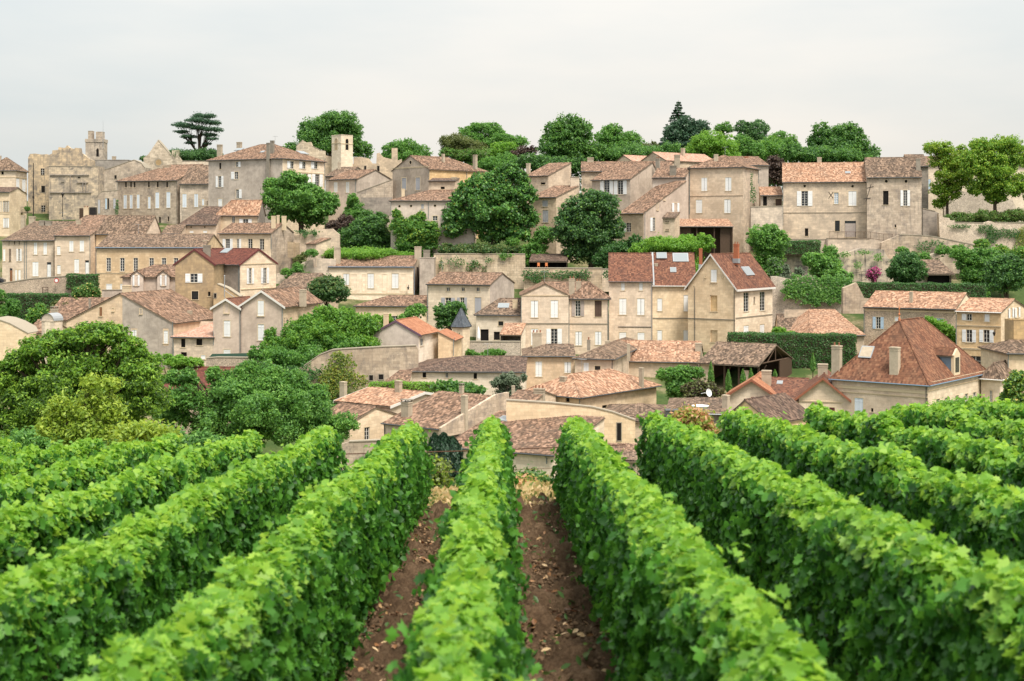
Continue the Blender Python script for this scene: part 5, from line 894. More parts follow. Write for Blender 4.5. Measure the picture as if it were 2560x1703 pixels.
H('', 'cross gable right', '', 'V5', 1362, 1832, 664, 1000, 99.5, -14, W=7, yr=486, roof='gy', wall='cream', rmat='redflat', rib='flat', barge='redwood', ov=.5, vg=.5, root=h.root, wins='F c 1660 780 1712 836 maroon;F b 1484 738 1580 752', gut=False, chims='1535 352 1654 488 3.5 stone', bands='F 1362 1832 720 .1')
H('', 'cross gable link', '', 'V5', 900, 1420, 690, 900, 103.2, -15, W=9, yr=492, wall='cream', rmat='redflat', rib='flat', root=h.root, gut=False, skys='0 1140 524 1208 556')
h = H('old_outhouse', 'low cream outhouse with a grey brown lichen roof behind the vines', 'house', 'V5', 645, 1102, 925, 1200, Dr=87, yaw=-42, xs=1484, yr=705, roof='gy', rp=.42, wall='yellow', rmat='darkbrown', ov=.25, wins='R w 1160 972 1212 1026;R w 1316 958 1382 1030', chims='600 656 690 805 3 stone', gut=False)
H('outbuilding', 'dark tiled roof with satellite dish left of the lichen roof', 'house', 'V5', 85, 650, 828, 1000, 92, -8, W=8, yr=688, hips='L', wall='darkgrey', rmat='brown', gutmat='lead')
p = W3('V5', 395, 800, 89.5); mb = MB(); mb.lathe((0, 0, 0), [(.25, 0), (.8, .15), (.97, .42), (.94, .45), (.8, .3)], 16); o = make('garden_basin', mb, None, MATS['white']); o.location = p; o.location.z += .0; tag(o, 'round white bowl on the dark roof behind the orange bush', 'bowl')
p = W3('V5', 470, 690, 91); mb = MB(); mb.lathe((0, 0, 0), [(.05, 0), (.25, .04), (.45, .15), (.44, .17), (.25, .07)], 14); mb.tube([(0, 0, 0), (.1, 0, .5)], .02, 4); mb.tube([(0, 0, -.03), (-.05, .1, -.5), (-.05, .1, -1)], .03, 4); o = make('satellite_dish', mb, None, MATS['white']); o.location = p + Vector((0, 0, .6)); o.rotation_euler = (R(75), 0, R(40)); tag(o, 'white satellite dish on the dark roof beside the cross gabled house', 'satellite dish')
mb = MB(); p = W3('V5', 60, 950, 88); q = W3('V5', 262, 812, 88); mb.box(0, q.x - p.x, 0, 1.5, 0, (q.z - p.z) * .96); mb.box(-.05, q.x - p.x + .05, -.05, 1.55, (q.z - p.z) * .96, q.z - p.z + .05); o = make('glazed_shed', mb, None, MATS['gutter']); o.location = p; tag(o, 'dark slate shed wall with flat top behind the orange bush', 'shed')
# ------------------------------------------------------------------ foliage
leafmat('chestnut', [(0.028, 0.089, 0.023), (0.065, 0.192, 0.042), (0.131, 0.324, 0.057), (0.247, 0.432, 0.081)], .4, yellow=(.26, .28, .05), clump=.55)
leafmat('darkgreen', [(0.032, 0.086, 0.033), (0.063, 0.160, 0.051), (0.135, 0.274, 0.070)], .42)
leafmat('midgreen', [(0.048, 0.141, 0.035), (0.103, 0.259, 0.050), (0.198, 0.392, 0.071)], .48)
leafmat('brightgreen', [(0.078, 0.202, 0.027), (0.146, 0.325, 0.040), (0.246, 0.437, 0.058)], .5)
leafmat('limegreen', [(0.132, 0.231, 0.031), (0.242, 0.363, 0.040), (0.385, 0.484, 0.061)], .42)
leafmat('olive', [(0.066, 0.094, 0.026), (0.114, 0.150, 0.041), (0.174, 0.204, 0.055)], .4)
leafmat('conifer', [(0.020, 0.061, 0.037), (0.044, 0.107, 0.057), (0.081, 0.160, 0.076)], .3)
leafmat('cypress', [(0.010, 0.031, 0.019), (0.019, 0.055, 0.029), (0.034, 0.083, 0.039)], .12)
leafmat('purple', [(0.036, 0.027, 0.024), (0.076, 0.050, 0.040), (0.131, 0.086, 0.057)], .28)
leafmat('greyleaf', [(.07, .11, .06), (.12, .17, .10), (.18, .23, .15)], .3)
leafmat('ivyleaf', [(0.022, 0.080, 0.023), (0.046, 0.142, 0.032), (0.102, 0.217, 0.048)], .35)
leafmat('goldivy', [(.06, .13, .02), (.14, .22, .03), (.36, .34, .05)], .35)
leafmat('pinkflower', [(.03, .09, .02), (.45, .06, .20), (.60, .14, .33)], .3, clump=.1)
leafmat('rosebush', [(.12, .20, .035), (.22, .30, .05), (.38, .34, .08), (.56, .30, .16), (.62, .40, .25)], .45, clump=.3)
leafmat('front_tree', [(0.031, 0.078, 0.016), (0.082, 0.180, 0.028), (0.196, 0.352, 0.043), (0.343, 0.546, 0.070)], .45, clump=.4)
leafmat('ash_leaf', [(0.052, 0.146, 0.036), (0.116, 0.280, 0.058), (0.244, 0.458, 0.085)], .45)
leafmat('hedgeleaf', [(0.019, 0.070, 0.018), (0.041, 0.127, 0.026), (0.078, 0.196, 0.038)], .35)
leafmat('flowerbush', [(0.042, 0.119, 0.028), (0.084, 0.196, 0.042), (0.140, 0.266, 0.049)], .4, yellow=(.62, .52, .16))
leafmat('vine', [(0.020, 0.086, 0.013), (0.039, 0.153, 0.017), (0.071, 0.230, 0.025), (0.113, 0.316, 0.035)], .45, clump=.38, size=1.2)  # flank leaves: older dark green, darkened further to paint in the rows' side shade
leafmat('vine_young_lit', [(0.100, 0.251, 0.024), (0.154, 0.337, 0.032), (0.216, 0.414, 0.044), (0.308, 0.491, 0.062)], .48, clump=.35, size=1.2)  # top leaves: yellower young growth, with light from above also painted into the colour
def unit(a): return a / np.maximum(np.linalg.norm(a, axis=-1, keepdims=True), 1e-9)
QUAD = np.array([[0, -.5, 0], [.36, 0, .05], [0, .5, 0], [-.36, 0, .05]]); QF = [(0, 1, 2, 3)]
LEAF6 = np.array([[0, -.55, 0], [.26, -.12, .07], [.2, .28, .05], [0, .6, -.05], [-.2, .28, .05], [-.26, -.12, .07]]); L6F = [(0, 1, 2, 3), (0, 3, 4, 5)]
VH = [(.10, -.28), (.34, -.38), (.36, -.12), (.56, .08), (.36, .18), (.34, .42), (.16, .34)]
VLEAF = np.array([[0, -.12, 0], [0, .62, -.06]] + [[x, y, .24 * abs(x)] for x, y in VH] + [[-x, y, .24 * abs(x)] for x, y in VH]); VLF = [(0,) + tuple(range(2, 9)) + (1,), (1,) + tuple(range(15, 8, -1)) + (0,)]
VL2 = np.array([[0, -.3, 0], [.5, -.1, .12], [.34, .4, .08], [0, .6, -.04], [-.34, .4, .08], [-.5, -.1, .12]]); 
def leaves(name, C, N_, S, mat, parent=None, shape='quad', spin=None, up=None):
    """C centres, N_ normals, S sizes: one mesh of separate leaves"""
    T, FC = {'quad': (QUAD, QF), 'leaf': (LEAF6, L6F), 'vine': (VLEAF, VLF), 'vine2': (VL2, L6F)}[shape]
    n = len(C); N_ = unit(N_); ref = unit(rng.normal(size=(n, 3))) if up is None else up
    a = unit(np.cross(N_, ref)); b = np.cross(N_, a)
    X = C[:, None] + S[:, None, None] * (T[None, :, 0:1] * a[:, None] + T[None, :, 1:2] * b[:, None] + T[None, :, 2:3] * N_[:, None])
    k = len(T); me = bpy.data.meshes.new(name); me.vertices.add(n * k); me.vertices.foreach_set('co', X.astype(np.float32).ravel())
    base = (np.arange(n) * k)[:, None]; idx = np.concatenate([base + np.array(f)[None] for f in FC], 1).ravel()
    ls = np.array([len(f) for f in FC]); tot = np.tile(ls, n); start = np.concatenate([[0], np.cumsum(tot)[:-1]])
    me.loops.add(len(idx)); me.loops.foreach_set('vertex_index', idx.astype(np.int32)); me.polygons.add(len(tot)); me.polygons.foreach_set('loop_start', start.astype(np.int32)); me.polygons.foreach_set('loop_total', tot.astype(np.int32))
    me.update(calc_edges=True); me.validate() if False else None
    return link(name, me, parent, [MATS[mat]] if isinstance(mat, str) else mat)
def crown_points(lobes, dens, clump=.26, fill=.35, droop=0.0, flat=1.0):
    """lobes: (centre, radii). Clumps of leaves sit through each lobe, mostly near its skin"""
    C, N_ = [], []
    for c, r in lobes:
        c = np.array(c, float); r = np.array(r, float); R_ = float(np.mean(r)); cr = max(.3, clump * R_ * 1.1)
        area = 4 * math.pi * ((r[0] * r[1]) ** 1.6 / 3 + (r[0] * r[2]) ** 1.6 / 3 + (r[1] * r[2]) ** 1.6 / 3) ** (1 / 1.6)
        nc = int(max(8, min(260, area / (cr * cr) * .62))); d = unit(rng.normal(size=(nc, 3))); d[:, 2] = np.where(d[:, 2] < -.35, d[:, 2] * .55, d[:, 2]); d = unit(d)
        rad = np.where(rng.random(nc) < fill, rng.uniform(.3, .8, nc), rng.uniform(.78, 1.12, nc)); cc = c + d * rad[:, None] * r * (1 - .5 * cr / R_)
        cs = cr * rng.uniform(.45, 1.4, nc)
        per = max(6, int(dens * area / nc)); m = nc * per; o = unit(rng.normal(size=(m, 3))); q = np.repeat(cc, per, 0) + o * (np.repeat(cs, per) * rng.random(m) ** .42)[:, None] * np.array([1, 1, .72 * flat])
        q[:, 2] -= droop * rng.random(m); st_ = rng.random(m) < .07; q[st_] += o[st_] * (cr * rng.uniform(.15, .6, (int(st_.sum()), 1))); C.append(q); nn = o * .7 + np.repeat(d, per, 0) * .2 + np.array([0, 0, .5]) + rng.normal(0, .75, (m, 3)); N_.append(nn)
    return np.concatenate(C), np.concatenate(N_)
def trunk_mesh(root_z, base, lobes, r, bark='bark'):
    mb = MB(); b = Vector(base); top = Vector((0, 0, 0))
    for c, q in lobes: top += Vector(c)
    top /= len(lobes); bz = Vector((b.x, b.y, root_z)); j = lambda k: Vector((random.uniform(-k, k), random.uniform(-k, k), 0))
    mid = bz.lerp(top, .5) + j(.12); mb.tube([bz, bz.lerp(mid, .5) + j(.06), mid, top], [r * 1.25, r, r * .8, r * .4], 8)
    for c, q in lobes[:14]:
        c = Vector(c); s = mid.lerp(top, random.uniform(.0, .5)); m = s.lerp(c, .5) + Vector((0, 0, q[2] * .12)) + j(.2); mb.tube([s, m, c], [r * .5, r * .32, r * .12], 5)
        for k in range(3):
            e = c + Vector((random.uniform(-.7, .7) * q[0], random.uniform(-.7, .7) * q[1], random.uniform(-.1, .7) * q[2])); mb.tube([m, m.lerp(e, .5) + j(.1), e], [r * .26, r * .16, r * .04], 4)
    return mb
COVER = .55
def tree(name, label, cat, t, lobes, D, mat, size=.3, dens=13, clump=.22, trunk=.22, base=None, dy=None, group=None, shape='quad', droop=0.0, fill=.35, depth=1.0, flat=1.0, ground=None, mix=None, core=True):
    """lobes are crown outlines in photo pixels (x0 y0 x1 y1); each becomes a real ellipsoid at its own depth"""
    s_ = D; far = D > 52; D = dm(D); size *= 1.4 if far else 1; trunk *= 1.6 if far else 1; W3 = lambda t_, x_, y_, d_: globals()['W3'](t_, x_, y_, s_); L = []; xs = [W3(t, (a + c) / 2, d, D).x for a, b, c, d in lobes]; x_mid = sum(xs) / len(xs)
    for i, (a, b, c, d) in enumerate(lobes):
        p, q = W3(t, a, d, D), W3(t, c, b, D); gr = 1.1 if s_ > 203 and core else 1.0; rx, rz = (q.x - p.x) / 2 * gr, (q.z - p.z) / 2 * gr; ry = max(.3, min(max(rx, rz * .7), rx * 1.1) * depth)
        yy = D + (random.uniform(-.45, .45) * ry if len(lobes) > 2 else 0); L.append((((p.x + q.x) / 2 * yy / D, yy, (p.z + q.z) / 2 * yy / D), (rx, ry, rz)))
    bx = x_mid if base is None else W3(t, base, 0, D).x
    if core and len(lobes) > 3:      # the inner mass of the crown
        a, b, c, d = (f(q[i] for q in lobes) for f, i in ((min, 0), (min, 1), (max, 2), (max, 3))); w_, h_ = (c - a), (d - b); p, q = W3(t, a + w_ * .16, d - h_ * .12, D), W3(t, c - w_ * .16, b + h_ * .22, D)
        L.append((((p.x + q.x) / 2, D, (p.z + q.z) / 2), ((q.x - p.x) / 2, (q.x - p.x) / 2.2, (q.z - p.z) / 2)))
    gz = tz(bx, D) if ground is None else ground
    if cat in ('shrub', 'bamboo') and ground is None:      # shrubs are leafy down to the soil
        zl = min(c[2] - r[2] for c, r in L); zm = sum(c[2] for c, r in L) / len(L); ex = max(abs(c[0] - bx) + r[0] for c, r in L)
        if zl - gz > .6: L.append(((bx, D, (gz + zm) / 2), (ex * .72, ex * .5, (zm - gz) / 2)))
    gz = min(gz, min(c[2] - r[2] for c, r in L)); e = empty(name, (bx, D, gz), 0, label, cat, group); o = np.array([bx, D, gz])
    LL = [(tuple(np.array(c) - o), r) for c, r in L]
    if trunk: make('trunk', trunk_mesh(-.2, (0, 0, 0), LL, trunk), e, MATS['bark'])
    C, N_ = crown_points(LL, dens * (.72 if s_ > 203 else 1) * COVER / (size * size), clump, fill, droop, flat)
    S = size * rng.uniform(.65, 1.35, len(C))
    leaves('crown' if trunk else 'foliage', C, N_, S, mat, e, shape)
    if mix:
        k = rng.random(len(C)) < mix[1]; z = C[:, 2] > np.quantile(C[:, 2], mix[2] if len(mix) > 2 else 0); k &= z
        if k.sum() > 3: leaves('blossom' if mix[3:] else 'toned_leaves', C[k] + N_[k] * .05, N_[k], S[k] * 1.05, mix[0], e, shape)  # second leaf tone, kept to the higher part of the crown where a quantile is given
    return e
def conifer(name, label, t, x, top, bot, wpx, D, mat, tiers=16, group=None, size=.3):
    a, b = W3(t, x, bot, D), W3(t, x, top, D); D = a.y; size *= 1.4; w = wpx / TILES[t][2] * D / F / 2; gz = min(tz(a.x, D), a.z); e = empty(name, (a.x, D, gz), 0, label, 'tree', group); h = b.z - gz; h0 = a.z - gz; mb = MB(); mb.tube([(0, 0, 0), (0, 0, h * .6), (0, 0, h)], [.28, .16, .03], 7); make('trunk', mb, e, MATS['bark']); C, N_ = [], []
    for i in range(tiers):
        f = i / tiers; z = h0 + (h - h0) * f; r = w * (1 - f) ** .8 + .15
        for k in range(int(5 + 9 * (1 - f))):
            an = random.uniform(0, 6.28); rr = r * random.uniform(.75, 1.1); m = int(150 * (r / w) + 30); s = rng.random(m) ** .6; wid = .32 * (1.1 - s) * rr
            lx = s * rr; ly = rng.normal(0, 1, m) * wid * .5; lz = -.28 * rr * s + .12 * rr * s ** 2 + rng.normal(0, .12, m)
            C.append(np.stack([lx * math.cos(an) - ly * math.sin(an), lx * math.sin(an) + ly * math.cos(an), z + lz], 1)); N_.append(rng.normal(0, .5, (m, 3)) + np.array([.3 * math.cos(an), .3 * math.sin(an), .8]))
    C = np.concatenate(C); leaves('crown', C, np.concatenate(N_), size * rng.uniform(.6, 1.3, len(C)), mat, e); return e
def cypress(label, t, x0, y0, x1, y1, D, mat='cypress', group=None, n=2600, name='cypress', size=.14):
    a, b = W3(t, x0, y1, D), W3(t, x1, y0, D); D = a.y; w = (b.x - a.x) / 2; gz = min(a.z, tz((a.x + b.x) / 2, D)); h = b.z - a.z; e = empty(name, ((a.x + b.x) / 2, D, gz), 0, label, 'tree', group); mb = MB(); mb.tube([(0, 0, 0), (0, 0, b.z - gz - .3)], [.12, .03], 6); make('trunk', mb, e, MATS['bark'])
    f = rng.random(n); pr = np.sin(np.clip(f, 0, 1) ** .62 * math.pi) ** .55 * (1 - f) ** .28 if name != 'columnar_yew' else np.minimum(1, (1 - f) * 3.5) ** .6 * np.minimum(1, .6 + f * 2); an = rng.uniform(0, 6.28, n); r = w * pr * (rng.random(n) ** .3) * (1 + .16 * np.sin(an * 5 + f * 3)); C = np.stack([r * np.cos(an), r * np.sin(an), a.z - gz + f * h], 1)
    N_ = np.stack([np.cos(an), np.sin(an), rng.normal(.2, .3, n)], 1) + rng.normal(0, .4, (n, 3)); leaves('crown', C, N_, size * rng.uniform(.6, 1.5, n), mat, e, 'leaf', up=np.tile([[0.0, 0.0, 1.0]], (n, 1)) + rng.normal(0, .2, (n, 3))); return e
def hedge(label, t, x0, y0, x1, y1, D, thick, mat='hedgeleaf', size=.16, dens=70, name='hedge', y0r=None, bump=.12, group=None):
    thick *= 1.5; size *= 1.35; dz0 = D; a, b = W3(t, x0, y1, D), W3(t, x1, y0, D); w, h = b.x - a.x, b.z - a.z; D = a.y; e = empty(name, (a.x, D, a.z), 0, label, 'hedge', group); dz = 0 if y0r is None else W3(t, x1, y0r, dz0).z - b.z
    def face(n, f): uvs = rng.random((n, 2)); return f(uvs[:, 0], uvs[:, 1])
    P = []; ex = .3
    tp = lambda u: h + dz * u
    n = int(w * h * dens); P.append(face(n, lambda u, v: (np.stack([u * w, 0 * u, v * tp(u)], 1), np.tile([0, -1, .3], (n, 1)))))
    n2 = int(w * thick * dens * 1.3); P.append(face(n2, lambda u, v: (np.stack([u * w, v * thick, tp(u)], 1), np.tile([0, -.1, 1.0], (n2, 1)))))
    n3 = int(thick * h * dens * .8)
    for xx, nx in ((0, -1), (w, 1)): P.append(face(n3, lambda u, v: (np.stack([0 * u + xx, u * thick, v * (h + dz * (xx > 0))], 1), np.tile([nx, 0, .3], (n3, 1)))))
    n4 = int(w * h * dens * .35); P.append(face(n4, lambda u, v: (np.stack([u * w, thick * rng.random(n4), v * tp(u)], 1), np.tile([0, -1, .3], (n4, 1)))))
    C = np.concatenate([p[0] for p in P]); N_ = np.concatenate([p[1] for p in P]) + rng.normal(0, .55, (len(C), 3)); C += rng.normal(0, size * .35, C.shape)
    C += N_ * (bump * .5 * (np.sin(C[:, 0:1] * 2.1) + np.sin(C[:, 2:3] * 3.3 + C[:, 0:1])))
    leaves('foliage', C, N_, size * rng.uniform(.6, 1.3, len(C)), mat, e)
    mb = MB(); mb.prism([(.15, .2, -.3), (w - .15, .2, -.3), (w - .15, .2, h + dz - .2), (.15, .2, h - .2)], (0, max(.1, thick - .4), 0)); make('branch_core', mb, e, MATS['bark']); return e
def ivy(label, t, lobes, D, mat='ivyleaf', size=.2, thick=.35, dens=60, hang=False, name='ivy'):
    size *= 1.35; dens *= .9; o = W3(t, lobes[0][0], lobes[0][3], D); C = []
    for a, b, c, d in lobes:
        p, q = W3(t, a, d, D), W3(t, c, b, D); n = int((q.x - p.x) * (q.z - p.z) * dens * .8) + 30; an = rng.uniform(0, 6.28, n); r = rng.random(n) ** .5
        r = r * (1 + .22 * np.sin(an * 7 + random.random() * 6) + .12 * np.sin(an * 13)); C.append(np.stack([(p.x + q.x) / 2 + (q.x - p.x) / 2 * r * np.cos(an), o.y - thick * rng.random(n) ** .7, (p.z + q.z) / 2 + (q.z - p.z) / 2 * r * np.sin(an)], 1))
    C = np.concatenate(C) - np.array(o); N_ = rng.normal(0, .5, C.shape) + np.array([0, -1, .45]); e = empty(name, o, 0, label, 'climber'); leaves('foliage', C, N_, size * rng.uniform(.6, 1.3, len(C)), mat, e)
    return e
T = tree
# skyline trees
e = T('cedar_tree', 'dark layered cedar on the skyline left of the manor', 'tree', 'S', [(480, 286, 540, 294), (462, 296, 520, 304), (500, 302, 552, 311), (430, 308, 492, 318), (470, 316, 520, 324), (505, 320, 556, 328), (434, 326, 474, 333), (450, 338, 492, 345), (500, 334, 546, 341), (512, 344, 546, 350), (462, 354, 492, 360), (505, 356, 530, 362), (452, 372, 500, 398), (490, 368, 546, 398)], 222, 'conifer', .25, 6.0, clump=.4, trunk=.34, base=496, fill=.5, depth=1.6, flat=.55, core=False)
T('tree', 'broad green tree behind the belfry', 'tree', 'T2', [(1130, 200, 1500, 420), (1330, 135, 1640, 330), (1500, 130, 1760, 320), (1560, 230, 1830, 430), (1100, 300, 1400, 500), (1300, 330, 1560, 600), (1600, 380, 1820, 560), (1700, 470, 1930, 680), (920, 470, 1180, 640), (1180, 250, 1330, 380)], 236, 'midgreen', .34, 12, trunk=.4, clump=.3, mix=('darkgreen', .3, 0))
T('tree', 'green tree right of the chimney stump on the skyline', 'tree', 'T3', [(-30, 500, 200, 700), (40, 450, 280, 600), (170, 440, 380, 620), (300, 500, 520, 680), (-10, 560, 420, 720)], 232, 'midgreen', .34, 12, trunk=.3)
T('tree', 'olive brown feathery tree above the pedimented house', 'tree', 'T3', [(615, 400, 800, 520), (680, 395, 950, 560), (780, 430, 1090, 640), (640, 480, 860, 600), (940, 470, 1150, 660)], 226, 'olive', .26, 13, trunk=.25, clump=.35)
T('tree', 'spreading green parasol tree behind the olive tree', 'tree', 'T3', [(830, 290, 1080, 430), (960, 250, 1290, 360), (1080, 280, 1330, 420), (900, 370, 1160, 520), (1120, 390, 1400, 540), (1040, 470, 1220, 640), (1330, 400, 1620, 520)], 240, 'midgreen', .32, 11, trunk=.3, flat=.6)
T('shrub', 'light green shrub below the parasol tree', 'shrub', 'T3', [(1190, 480, 1420, 640), (1330, 470, 1500, 620), (1150, 560, 1350, 720)], 222, 'brightgreen', .28, 12, trunk=.12)
T('shrub', 'dark green shrub mass left of the purple tree', 'shrub', 'T3', [(1075, 640, 1300, 780), (1220, 600, 1500, 800), (1050, 680, 1250, 860), (1400, 660, 1600, 800)], 214, 'midgreen', .28, 12, trunk=.12)
T('tree', 'purple leaved tree beside the big round tree', 'tree', 'T3', [(1400, 560, 1560, 650), (1480, 515, 1640, 630), (1590, 515, 1720, 610)], 220, 'purple', .28, 12, trunk=.15)
T('tree', 'tall rounded dark green tree in the middle of the skyline', 'tree', 'T3', [(1900, 160, 2230, 420), (1780, 240, 2080, 500), (1730, 380, 2020, 640), (2030, 220, 2320, 470), (2050, 380, 2370, 660), (1900, 400, 2200, 700), (1760, 560, 2100, 760), (2120, 560, 2380, 760)], 216, 'midgreen', .36, 12, trunk=.45, mix=('darkgreen', .35, 0))
T('tree', 'green tree with open crown right of the tall rounded tree', 'tree', 'T4', [(180, 380, 420, 560), (270, 320, 460, 440), (380, 400, 640, 520), (470, 440, 700, 600), (280, 480, 560, 680), (140, 520, 420, 700)], 226, 'midgreen', .34, 11, trunk=.3)
T('shrub', 'small green bush beside the spruce', 'shrub', 'T4', [(640, 520, 780, 660), (720, 500, 860, 640)], 224, 'olive', .28, 12, trunk=.1)
conifer('spruce_tree', 'pointed dark spruce rising above the skyline trees', 'T4', 1030, 82, 620, 400, 228, 'conifer', 22)
T('tree', 'dense dark tree leaning on the pointed spruce', 'tree', 'T4', [(880, 300, 1100, 480), (1020, 240, 1200, 400), (1120, 290, 1350, 440), (850, 420, 1080, 590), (1000, 400, 1300, 600), (1200, 380, 1340, 500)], 222, 'conifer', .34, 13, trunk=.3)
T('tree', 'light green rounded poplar behind the square tower house', 'tree', 'T4', [(1130, 450, 1400, 700), (1180, 410, 1540, 620), (1360, 430, 1610, 680), (1080, 600, 1320, 740), (1400, 560, 1660, 720)], 204, 'brightgreen', .28, 14, trunk=.25, clump=.22)
T('tree', 'dark green crown right of the light poplar', 'tree', 'T4', [(1590, 290, 1760, 440), (1700, 285, 1930, 460), (1640, 380, 1940, 600), (1760, 470, 1990, 680)], 222, 'darkgreen', .34, 12, trunk=.3)
T('tree', 'pointed mid green crown in front of the dark crown', 'tree', 'T4', [(1560, 420, 1740, 640), (1650, 460, 1800, 680), (1780, 520, 1890, 680)], 208, 'midgreen', .28, 13, trunk=.2)
T('tree', 'small green tree between light poplar and dark crown', 'tree', 'T4', [(1390, 320, 1500, 420), (1450, 300, 1580, 440)], 226, 'midgreen', .3, 12, trunk=.2)
T('tree', 'soft green tree left of the big stone house roof', 'tree', 'T5', [(80, 180, 290, 330), (110, 250, 330, 420), (220, 290, 390, 440)], 224, 'midgreen', .32, 12, trunk=.2)
T('tree', 'purple beech beside the big stone house', 'tree', 'T4', [(1900, 640, 2110, 820), (1850, 730, 2060, 920), (1960, 760, 2120, 950)], 190, 'purple', .26, 14, trunk=.2)
T('tree', 'shaggy green tree behind the orange roof of the big stone house', 'tree', 'T5', [(470, 90, 620, 260), (430, 190, 660, 360), (600, 110, 840, 300), (700, 90, 900, 250), (790, 180, 970, 360), (540, 240, 860, 430), (840, 300, 1060, 430), (400, 300, 600, 450)], 214, 'midgreen', .34, 12, trunk=.35, mix=('darkgreen', .4, 0))
T('locust_tree', 'yellow green locust tree just right of the big stone house', 'tree', 'T5', [(1450, 260, 1600, 380), (1540, 250, 1720, 400), (1500, 350, 1720, 520), (1560, 480, 1790, 640), (1510, 600, 1700, 760), (1600, 640, 1800, 800), (1530, 740, 1680, 870), (1740, 290, 1860, 420), (1640, 330, 1860, 560), (1680, 500, 1900, 720)], 176, 'limegreen', .24, 9, trunk=.22, clump=.28, mix=('brightgreen', .4, 0), core=False)
T('locust_tree', 'large bright green locust tree with a visible trunk at the right', 'tree', 'T5', [(1850, 240, 2100, 400), (2030, 210, 2330, 380), (1790, 330, 2010, 480), (1780, 430, 2000, 580), (1950, 440, 2250, 640), (2200, 300, 2420, 520), (1850, 620, 2060, 760), (2060, 560, 2330, 780), (2000, 700, 2200, 820), (2250, 520, 2440, 820), (1880, 340, 2300, 620), (1900, 520, 2200, 740)], 172, 'brightgreen', .25, 9, trunk=.3, clump=.26, base=2105, mix=('limegreen', .5, .0), core=False)
# hillside trees
T('tree', 'big dark leafy tree hiding the manor corner', 'tree', 'T2', [(700, 870, 960, 1080), (880, 790, 1110, 1000), (960, 830, 1240, 1060), (690, 960, 1000, 1240), (1100, 930, 1370, 1180), (900, 1000, 1280, 1330), (1250, 1010, 1480, 1280), (1350, 1040, 1565, 1250), (760, 1180, 1100, 1400), (1080, 1220, 1400, 1450), (1300, 1150, 1520, 1320)], 167, 'ash_leaf', .28, 13, trunk=.4, mix=('midgreen', .4, 0))
T('tree', 'narrow feathery green tree beside the grey gabled house', 'tree', 'T2', [(1650, 1030, 1770, 1180), (1620, 1110, 1830, 1290), (1600, 1200, 1850, 1390)], 168, 'midgreen', .24, 13, trunk=.15)
T('shrub', 'purple brown shrub on the slope below the big dark tree', 'shrub', 'T2', [(1400, 1340, 1600, 1500), (1520, 1280, 1740, 1470), (1600, 1380, 1760, 1520)], 164, 'purple', .22, 12, trunk=.1)
T('shrub', 'dark green bush mass on the slope left of the yellowish bush', 'shrub', 'U3', [(300, 260, 520, 450), (380, 230, 640, 420), (270, 380, 560, 580), (480, 330, 720, 590), (110, 380, 330, 560)], 163, 'darkgreen', .24, 13, trunk=.12, mix=('midgreen', .4, 0))
T('shrub', 'leafy bush with tall shoots below the long house with round holes', 'shrub', 'U3', [(680, 240, 880, 430), (850, 210, 1060, 420), (960, 280, 1180, 500), (740, 380, 1000, 590), (940, 420, 1160, 600), (700, 160, 800, 280), (930, 180, 1040, 280)], 159.5, 'midgreen', .24, 13, trunk=.12, mix=('limegreen', .12, .3))
T('chestnut_tree', 'huge dark chestnut tree above the ashlar garden wall', 'tree', 'T3', [(1330, 690, 1530, 900), (1180, 750, 1440, 1000), (1430, 780, 1640, 1000), (960, 800, 1250, 1080), (820, 880, 1100, 1160), (1180, 900, 1500, 1240), (1440, 920, 1720, 1200), (720, 1000, 960, 1260), (630, 1150, 900, 1420), (820, 1200, 1150, 1500), (1100, 1200, 1450, 1540), (1400, 1150, 1740, 1500), (640, 1330, 900, 1560), (1050, 1380, 1350, 1620), (1300, 1400, 1680, 1600)], 160, 'chestnut', .34, 13, trunk=.6, clump=.24, mix=('darkgreen', .35, 0))
T('linden_tree', 'dark green broad tree left of the poplar gabled houses', 'tree', 'S', [(1440, 468, 1520, 540), (1400, 490, 1480, 570), (1480, 478, 1548, 560), (1376, 530, 1460, 620), (1440, 530, 1530, 640), (1500, 530, 1562, 620), (1400, 590, 1490, 660), (1470, 590, 1550, 660)], 156, 'darkgreen', .28, 14, trunk=.35, mix=('brightgreen', .08, 0))
T('shrub', 'light green bush between the chestnut and the dark broad tree', 'shrub', 'U4', [(280, 330, 480, 540), (320, 260, 540, 440), (50, 360, 200, 470)], 158, 'midgreen', .22, 13, trunk=.1)
T('shrub', 'dark bush at the foot of the beige plaster house', 'shrub', 'U4', [(1120, 390, 1320, 560), (1240, 340, 1410, 500), (900, 520, 1100, 680), (1050, 460, 1200, 600)], 153, 'ivyleaf', .22, 13, trunk=.1)
T('shrub', 'bright green row of shrubs above the red mansion roof', 'shrub', 'U4', [(1260, 420, 1500, 540), (1400, 350, 1700, 530), (1600, 370, 1850, 530), (1740, 330, 1960, 520), (1880, 330, 2100, 530)], 151, 'brightgreen', .24, 14, trunk=.12)
T('shrub', 'dark green rounded bushes left below the big house', 'shrub', 'T5', [(-120, 1010, 120, 1230), (0, 980, 170, 1150), (60, 1050, 270, 1250), (-60, 1130, 150, 1270), (60, 1200, 180, 1330)], 152, 'ash_leaf', .24, 13, trunk=.12)
T('shrub', 'pale shrubs on the rock right of the red mansion roof', 'shrub', 'T5', [(90, 1330, 200, 1450), (180, 1350, 280, 1470), (300, 1380, 400, 1470)], 148, 'greyleaf', .2, 12, trunk=.08)
hedge('dark ivy covered hedge under the left end of the big stone house', 'T5', 195, 1152, 540, 1265, 155, 2, 'ivyleaf')
T('tree', 'dark tree standing on the hanging ivy right of the mansion', 'tree', 'T5', [(420, 1240, 640, 1420), (540, 1190, 700, 1340), (460, 1320, 760, 1540), (600, 1400, 830, 1560), (370, 1250, 480, 1380)], 143, 'ash_leaf', .24, 14, trunk=.2)
